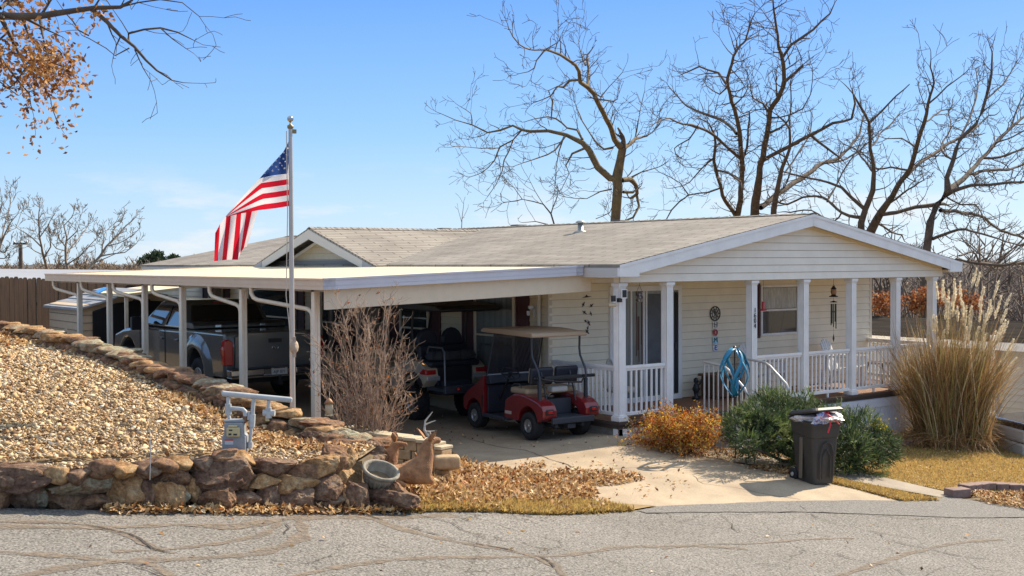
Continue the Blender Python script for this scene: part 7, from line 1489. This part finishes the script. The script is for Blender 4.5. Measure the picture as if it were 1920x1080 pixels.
turf('dry_grass', 'golden grass tufts between the leaf drift and the road', [(742, 952), (760, 963), (1000, 966), (1190, 959), (1150, 952), (1060, 940), (960, 930), (860, 930)], 30000, .062)
# gravel-like loose stones at the foot of boulders
# ---------------------------------------------------------------- things on and around the porch
def P0(u, v, Y): return Vector(py(u, v, Y))
def adirondack(name, label, x, y, rz):
    t = thing(name, label, 'chair', (x, y, .002), rz, 'white slatted garden chairs on the porch'); M_ = mat('chair_white', (.66, .66, .64), .5, var=.1, vscale=5)
    t.scale = (1.1, 1.1, 1.14)
    mb = MB()
    for k in range(5):
        yy = -.2+k*.1; hh = .74-abs(k-2)**2*.035; mb.box((-.28-.0, yy, .55), (.02, .085, hh), Matrix.Rotation(-.35, 3, 'Y'))
    mb.build('backrest', M_, t, bevel=.01)
    mb = MB()
    for k in range(5): mb.box((-.12+k*.11, 0, .33+k*.018), (.09, .5, .02), Matrix.Rotation(-.15, 3, 'Y'))
    mb.build('seat', M_, t)
    for s in (-1, 1):
        mb = MB(); mb.box((.02, s*.3, .58), (.68, .12, .022)); mb.build('armrest', M_, t, bevel=.008)
        mb = MB(); mb.box((.28, s*.27, .28), (.09, .03, .56)); mb.build('leg', M_, t); mb = MB(); mb.box((-.3, s*.25, .3), (.07, .03, .6), Matrix.Rotation(.3, 3, 'Y')); mb.build('leg', M_, t)
adirondack('garden_chair', 'white slatted garden chair standing in the sun at the right of the porch', 7.62, 1.15, R_(-75))
adirondack('garden_chair', 'white slatted garden chair leaning half hidden behind the numbered porch column', 5.15, 1.3, R_(-78))
tb = thing('patio_table', 'small dark patio table between the porch railings on the right', 'table', (8.75, 1.1, .002)); mb = MB(); mb.lathe([(.0, .45), (.35, .45), (.35, .475), (.0, .475)], 20); mb.build('tabletop', mat('rusty_brown', (.22, .11, .06), .6), tb)
for k in range(3): a = k*2.09; mb = MB(); mb.tube([(.28*math.cos(a), .28*math.sin(a), 0), (.18*math.cos(a), .18*math.sin(a), .45)], .014, 6); mb.build('leg', M_BLACK, tb)
M_WICK = mat('wicker', (.48, .45, .40), .7, var=.2, vscale=40, bump=.5, bscale=60)
wk = thing('wicker_chair', 'pale round backed wicker chair behind the corner railing', 'chair', (.95, 1.0, .002), R_(-60)); mb = MB(); arcp = [(-.22, .28*math.cos(a), .45+.5*math.sin(a)) for a in [k*math.pi/12 for k in range(13)]]
mb.tube(arcp, .022, 8); mb.prism([(.26*math.cos(k*math.pi/12), .45+.47*math.sin(k*math.pi/12)) for k in range(13)], -.235, -.215, 'x'); mb.build('backrest', M_WICK, wk)
mb = MB(); mb.lathe([(.0, .36), (.27, .37), (.28, .42), (.25, .45), (.0, .46)], 18, (0.02, 0, 0)); mb.build('seat', M_WICK, wk)
for a in (.7, 2.4, 3.9, 5.5): mb = MB(); mb.tube([(.2*math.cos(a), .2*math.sin(a), .37), (.24*math.cos(a), .24*math.sin(a), 0)], .018, 6); mb.build('leg', M_WICK, wk)
bx_ = P0(1360, 752, 1.3); wb = thing('wooden_bench', 'brown wooden box bench against the porch wall behind the steps', 'bench', (bx_.x, 1.45, .002)); M_BR = mat('brown_wood', (.17, .09, .045), .7, var=.2)
mb = MB(); mb.box((0, 0, .46), (.75, .5, .05)); mb.build('seat', M_BR, wb, bevel=.01); mb = MB(); mb.box((0, -.02, .23), (.66, .42, .40)); mb.build('cabinet', mat('darker_wood', (.10, .055, .03), .7, var=.2), wb)
for s in (-1, 1): mb = MB(); mb.box((s*.34, -.22, .22), (.05, .05, .44)); mb.build('leg', M_BR, wb)
# black garden figurine by the door
fg = P0(1305, 745, 1.55); f_ = thing('figurine', 'small black metal figurine standing by the wall near the sliding door', 'statue', (fg.x, 1.55, .002)); mb = MB(); mb.lathe([(.08, 0), (.09, .03), (.04, .06), (.05, .14), (.08, .2), (.05, .27), (.03, .31), (.05, .35), (.045, .4), (.0, .43)], 12); mb.tube([(0, 0, .25), (.09, -.02, .3), (.12, -.04, .38)], .018, 6); mb.build('body', M_BLACK, f_)
# stone garden angel / child statue near the orange shrub
an_ = Vector(py(1309, 770, -.22)); an = thing('stone_statue', 'small weathered stone statue half hidden between the orange shrub and step railing', 'statue', (an_.x, an_.y, G(an_.x, an_.y))); M_STN = mat('statue_stone', (.36, .33, .29), .9, var=.25, vscale=10, bump=.4)
hs_ = float(py(1312, 757, -.22)[2])-an.location.z
mb = MB(); mb.lathe([(.14, 0), (.14, .06), (.10, .1), (.11, .25), (.13, .4*hs_+.1), (.10, hs_*.62), (.055, hs_*.78), (.05, hs_*.80)], 14); mb.build('pedestal', M_STN, an)
skin_body('figure', [(0, 0, hs_*.55, .10, .08), (0, 0, hs_*.72, .085, .07), (0, 0, hs_*.8, .035, .035), (0, 0, hs_*.9, .062, .066), (.1, .03, hs_*.66, .03, .03), (.12, .02, hs_*.55, .024, .024), (-.1, .03, hs_*.66, .03, .03), (-.12, .02, hs_*.55, .024, .024), (-.16, -.05, hs_*.72, .045, .02), (.16, -.05, hs_*.72, .045, .02)], [(0, 1), (1, 2), (2, 3), (1, 4), (4, 5), (1, 6), (6, 7), (6, 8), (4, 9)], M_STN, an)
# wall decor: the metal birds
M_BIRD = mat('dark_bronze', (.045, .03, .022), .6)
for i, (u, v, sc, rot, lab) in enumerate([(1101,556,1.9,.1,'topmost dark metal bird with wide wings on the siding'),(1094,571,1,1.0,'dark metal bird on the left of the second row on the siding'),(1109,573,1,.6,'dark metal bird on the right of the second row on the siding'),(1096,586,1.1,-.6,'dark metal bird on the left of the third row on the siding'),(1108,588,.8,-1.2,'small dark metal bird on the right of the third row on the siding'),(1098,602,.8,-.5,'small dark metal bird touching its neighbour in the fourth row on the siding'),(1104,605,1.1,-1.1,'long dark metal bird at the right of the fourth row on the siding'),(1102,615,.7,1.2,'upper of the two lowest dark metal birds on the siding'),(1101,622,1.1,-.8,'lowest dark metal bird on the siding')]):
    c = P0(u, v, 1.875); mb = MB(); k = .05*sc
    pts = [(-1.4, 0), (-.5, .18), (-.1, .9), (.25, .2), (.9, .25), (1.5, .05), (.9, -.15), (.2, -.3), (-.2, -.75), (-.5, -.15)] if i else [(-1.6, -.1), (-.6, .1), (-.1, .45), (.15, .1), (1.5, -.15), (.2, -.2), (-.5, -.2)]
    cr_a, sr_ = math.cos(rot), math.sin(rot)
    mb.prism([((a*cr_a-b*sr_)*k*.8, (a*sr_+b*cr_a)*k*.8) for a, b in pts], -.006, .006, 'y'); o = mb.build('metal_bird', M_BIRD); o.location = c; tag(o, lab, 'wall ornament', 'metal birds on the porch wall')
# HOME sign
hm = thing('home_sign', 'hanging sign with a round metal emblem and patterned letter tiles reading HOME', 'sign', P0(1341, 588, 1.87)); r0 = .155
mb = MB(); 
for q_, w_r in ((r0-.01, .012), (r0*.56, .007)): mb.tube([(q_*math.cos(k*math.pi/14), 0, q_*math.sin(k*math.pi/14)) for k in range(29)], w_r, 6, caps=False)
for k in range(10): a = k*math.pi/5; mb.tube([(r0*.58*math.cos(a), 0, r0*.58*math.sin(a)), (r0*.9*math.cos(a), 0, r0*.9*math.sin(a))], .008, 5)
mb.prism([(-.05, -.06), (-.01, -.02), (-.05, .04), (0, .08), (.03, .03), (.06, .05), (.04, -.03), (.06, -.07), (0, -.03)], -.006, .006, 'y'); mb.build('emblem', mat('iron', (.075, .07, .06), .6), hm)
cols = [((.55, .53, .5), (.05, .05, .05)), ((.5, .12, .1), (.15, .02, .02)), ((.30, .52, .62), (.03, .1, .12)), ((.50, .52, .62), (.03, .05, .2))]
chk = [(0, 0), (.5, 0), (.45, .2), (.1, .4)]
for k, ch in enumerate('HOME'):
    z = -.235-.155*k; mb = MB(); mb.prism([(.075*math.cos(a)*1.05, z+.078*math.sin(a)*(1.0)) for a in [R_(22.5+45*q) for q in range(8)]] if k % 2 else [(-.078, z-.07), (.078, z-.07), (.07, z+.0), (.078, z+.07), (-.078, z+.07), (-.07, z)], -.012, .004, 'y')
    m = mat('tile_'+'abcd'[k], cols[k][0], .6, ramp=[(.46, cols[k][0]), (.54, tuple(min(1, c*1.5+.05) for c in cols[k][0]))], vscale=22); tl = mb.build('letter_tile', m, hm, bevel=.006)
    tt = text_mesh(ch, .145, mat('letter_'+'abcd'[k], cols[k][1], .5), 'letter', tl, Matrix.Translation((0, -.017, z)) @ FRONT)
# lantern, wind chimes, hummingbird feeder, hanging jar
def hang(name, label, cat, u, v, Y, build):
    c = P0(u, v, Y); t = thing(name, label, cat, c); build(t, 2.39-c.z); return t
def b_lantern(t, top):
    mb = MB(); mb.tube([(0, 0, top), (0, 0, .14)], .004, 4); mb.tube([(-.07, 0, -.05), (-.08, 0, .05), (0, 0, .14), (.08, 0, .05), (.07, 0, -.05)], .005, 5); mb.build('hook', M_BLACK, t)
    mb = MB(); mb.lathe([(.09, -.12), (.095, -.105), (.05, -.09), (.045, -.07)], 14); mb.lathe([(.05, .04), (.065, .05), (.03, .08), (.02, .11), (.0, .115)], 14); mb.build('frame', M_BLACK, t)
    mb = MB(); mb.lathe([(.045, -.07), (.062, -.03), (.062, .01), (.045, .04)], 14); mb.build('globe', mat('amber_glass', (.5, .26, .13), .3), t)
hang('hanging_lantern', 'small black lantern with an amber globe hanging above the right wind chime', 'lantern', 1563, 546, .8, b_lantern)
def b_chime(t, top):
    mb = MB(); mb.lathe([(.07, -.01), (.075, 0), (.02, .02), (0, .03)], 14); mb.tube([(0, 0, .02), (0, 0, .14)], .003, 4); mb.build('top_plate', M_BLACK, t)
    for k in range(5): a = k*1.257; mb = MB(); mb.tube([(.052*math.cos(a), .052*math.sin(a), -.04), (.052*math.cos(a), .052*math.sin(a), -.42-.035*k)], .011, 7); mb.build('chime_tube', mat('chime_metal', (.06, .065, .06), .35, metal=.6), t)
    mb = MB(); mb.tube([(0, 0, 0), (0, 0, -.72)], .002, 4); mb.prism([(0, -.84), (.03, -.77), (0, -.68), (-.03, -.77)], -.004, .004, 'y'); mb.lathe([(.03, -.22), (.03, -.2)], 10); mb.build('sail', M_BLACK, t)
hang('wind_chime', 'dark five tube wind chime hanging below the black lantern', 'wind chime', 1563, 566, .8, b_chime)
def b_jar(t, top):
    mb = MB(); mb.tube([(0, 0, top), (0, 0, .2)], .003, 4); mb.tube([(-.07, 0, .08), (0, 0, .2), (.07, 0, .08)], .004, 4); mb.build('hanger', M_BLACK, t); mb = MB(); mb.lathe([(.065, -.09), (.07, -.08), (.07, .08), (.06, .09)], 14); mb.build('can', mat('patterned_tin', (.12, .1, .09), .4, ramp=[(.45, (.04, .035, .03)), (.6, (.4, .33, .28))], vscale=18), t)
    for k in range(5): a = k*1.257; mb = MB(); mb.tube([(.05*math.cos(a), .05*math.sin(a), -.1-(.25 if k % 2 else 0)), (.05*math.cos(a), .05*math.sin(a), -.85-.1*k)], .012, 6); mb.build('chime_tube', mat('copper_brown', (.09, .05, .04), .5, metal=.3), t)
hang('wind_chime', 'patterned tin can wind chime with brown tubes in front of the sliding door', 'wind chime', 1199, 556, .35, b_jar)
def b_feed(t, top):
    mb = MB(); mb.tube([(0, 0, top), (0, 0, .08)], .004, 4); mb.build('hook', M_BLACK, t); mb = MB(); mb.lathe([(.0, .08), (.03, .075), (.03, -.06), (.04, -.07)], 12); mb.build('bottle', mat('red_bottle', (.42, .02, .03), .2, coat=.5), t); mb = MB(); mb.lathe([(.02, -.10), (.065, -.095), (.07, -.08), (.03, -.07)], 14); mb.build('dish', mat('red_plastic', (.45, .03, .03), .4), t)
hang('bird_feeder', 'small red hummingbird feeder hanging beside the numbered column', 'bird feeder', 1431, 573, .2, b_feed)
# blue wind spinner on its pole
wsb = gpt(1379, 862); wsz = Vector(pd(1372, 692, float((np.array(wsb)-CAM) @ _F))); ws_ = thing('wind_spinner', 'turquoise ribbon wind spinner on a thin pole in front of the steps', 'garden ornament', wsb)
h = wsz.z-wsb.z; mb = MB(); mb.tube([(0, 0, 0), (-.01, 0, h*.6), (-.02, 0, h+.30)], .010, 6); mb.build('pole', M_BLACK, ws_)
for k in range(8):
    mb = MB(); V = []; n = 18; sg = 1 if k % 2 else -1
    for i in range(n+1):
        t_ = i/n; zz = h+.34-.78*t_; rr_ = .235*math.sin(math.pi*min(1, (t_*.96+.02)**.85))**.8+.01; a = k*math.pi/4+sg*1.6*t_; w = .062
        V += [(rr_*math.cos(a)-.02, rr_*math.sin(a), zz+w*.25), (rr_*math.cos(a+w/max(rr_, .06)*.9)-.02, rr_*math.sin(a+w/max(rr_, .06)*.9), zz-w*.15)]
    mb.add(V, [(2*i, 2*i+1, 2*i+3, 2*i+2) for i in range(n)], True); o = mb.build('ribbon', mat('turquoise_metal', (.015, .20, .34), .5, coat=.2), ws_)
    so_ = o.modifiers.new('t', 'SOLIDIFY'); so_.thickness = .004
mb = MB(); mb.lathe([(.0, h+.33), (.02, h+.38), (.03, h+.34), (.01, h+.32)], 10, (-.02, 0, 0)); mb.lathe([(.05, h-.46), (.03, h-.44), (.01, h-.43)], 10, (-.02, 0, 0)); mb.build('hub', M_BLACK, ws_)
# little bird house hanging in the bare shrub
bh_ = Vector(pd(617, 762, 15.9)); bh = thing('bird_house', 'small pale wooden bird house with a pointed copper roof beside the bare shrub', 'bird house', bh_)
mb = MB(); mb.lathe([(.05, -.11), (.055, .03), (.045, .05)], 8); mb.lathe([(.062, -.125), (.062, -.11)], 8); mb.build('box', mat('weathered_cream', (.55, .48, .34), .8, var=.15, vscale=20), bh); mb = MB(); mb.lathe([(.075, .035), (.035, .09), (.0, .12)], 8); mb.build('roof', mat('copper_roof', (.35, .17, .07), .6), bh)
mb = MB(); mb.tube([(0, 0, .12), (.0, 0, .2), (.04, 0, .3)], .004, 4); mb.tube([(0, 0, -.12), (0, 0, G(bh_.x, bh_.y)-bh_.z)], .006, 4); mb.build('hook', M_BLACK, bh)
# dark planter pots and small stones near steps
sp_c = gpt(1450, 862); 
def pot(name, label, cat, u, v, s, m):
    c = gpt(u, v); mb = MB(); mb.lathe([(s*.5, 0), (s*.75, s*.5), (s*.8, s*.9), (s*.72, s*.92), (s*.6, s*.6), (0, s*.55)], 14); o = mb.build(name, m); o.location = c; tag(o, label, cat)
pot('plant_pot', 'small black plant pot lying by the foot of the step railing', 'pot', 1394, 852, .11, M_BLACK)
pot('plant_pot', 'small dark pot in the leaves behind the ornamental grass blocks', 'pot', 1712, 828, .13, M_BLACK)
mb = MB(); c = gpt(1440, 850); mb.box((0, 0, 0), (.75, .3, .24), rotz(-.05).to_3x3()); o = mb.build('concrete_block', M_WALK, None, bevel=.02); o.location = c+Vector((0, 0, .1)); tag(o, 'low concrete block under the juniper beside the path', 'block')
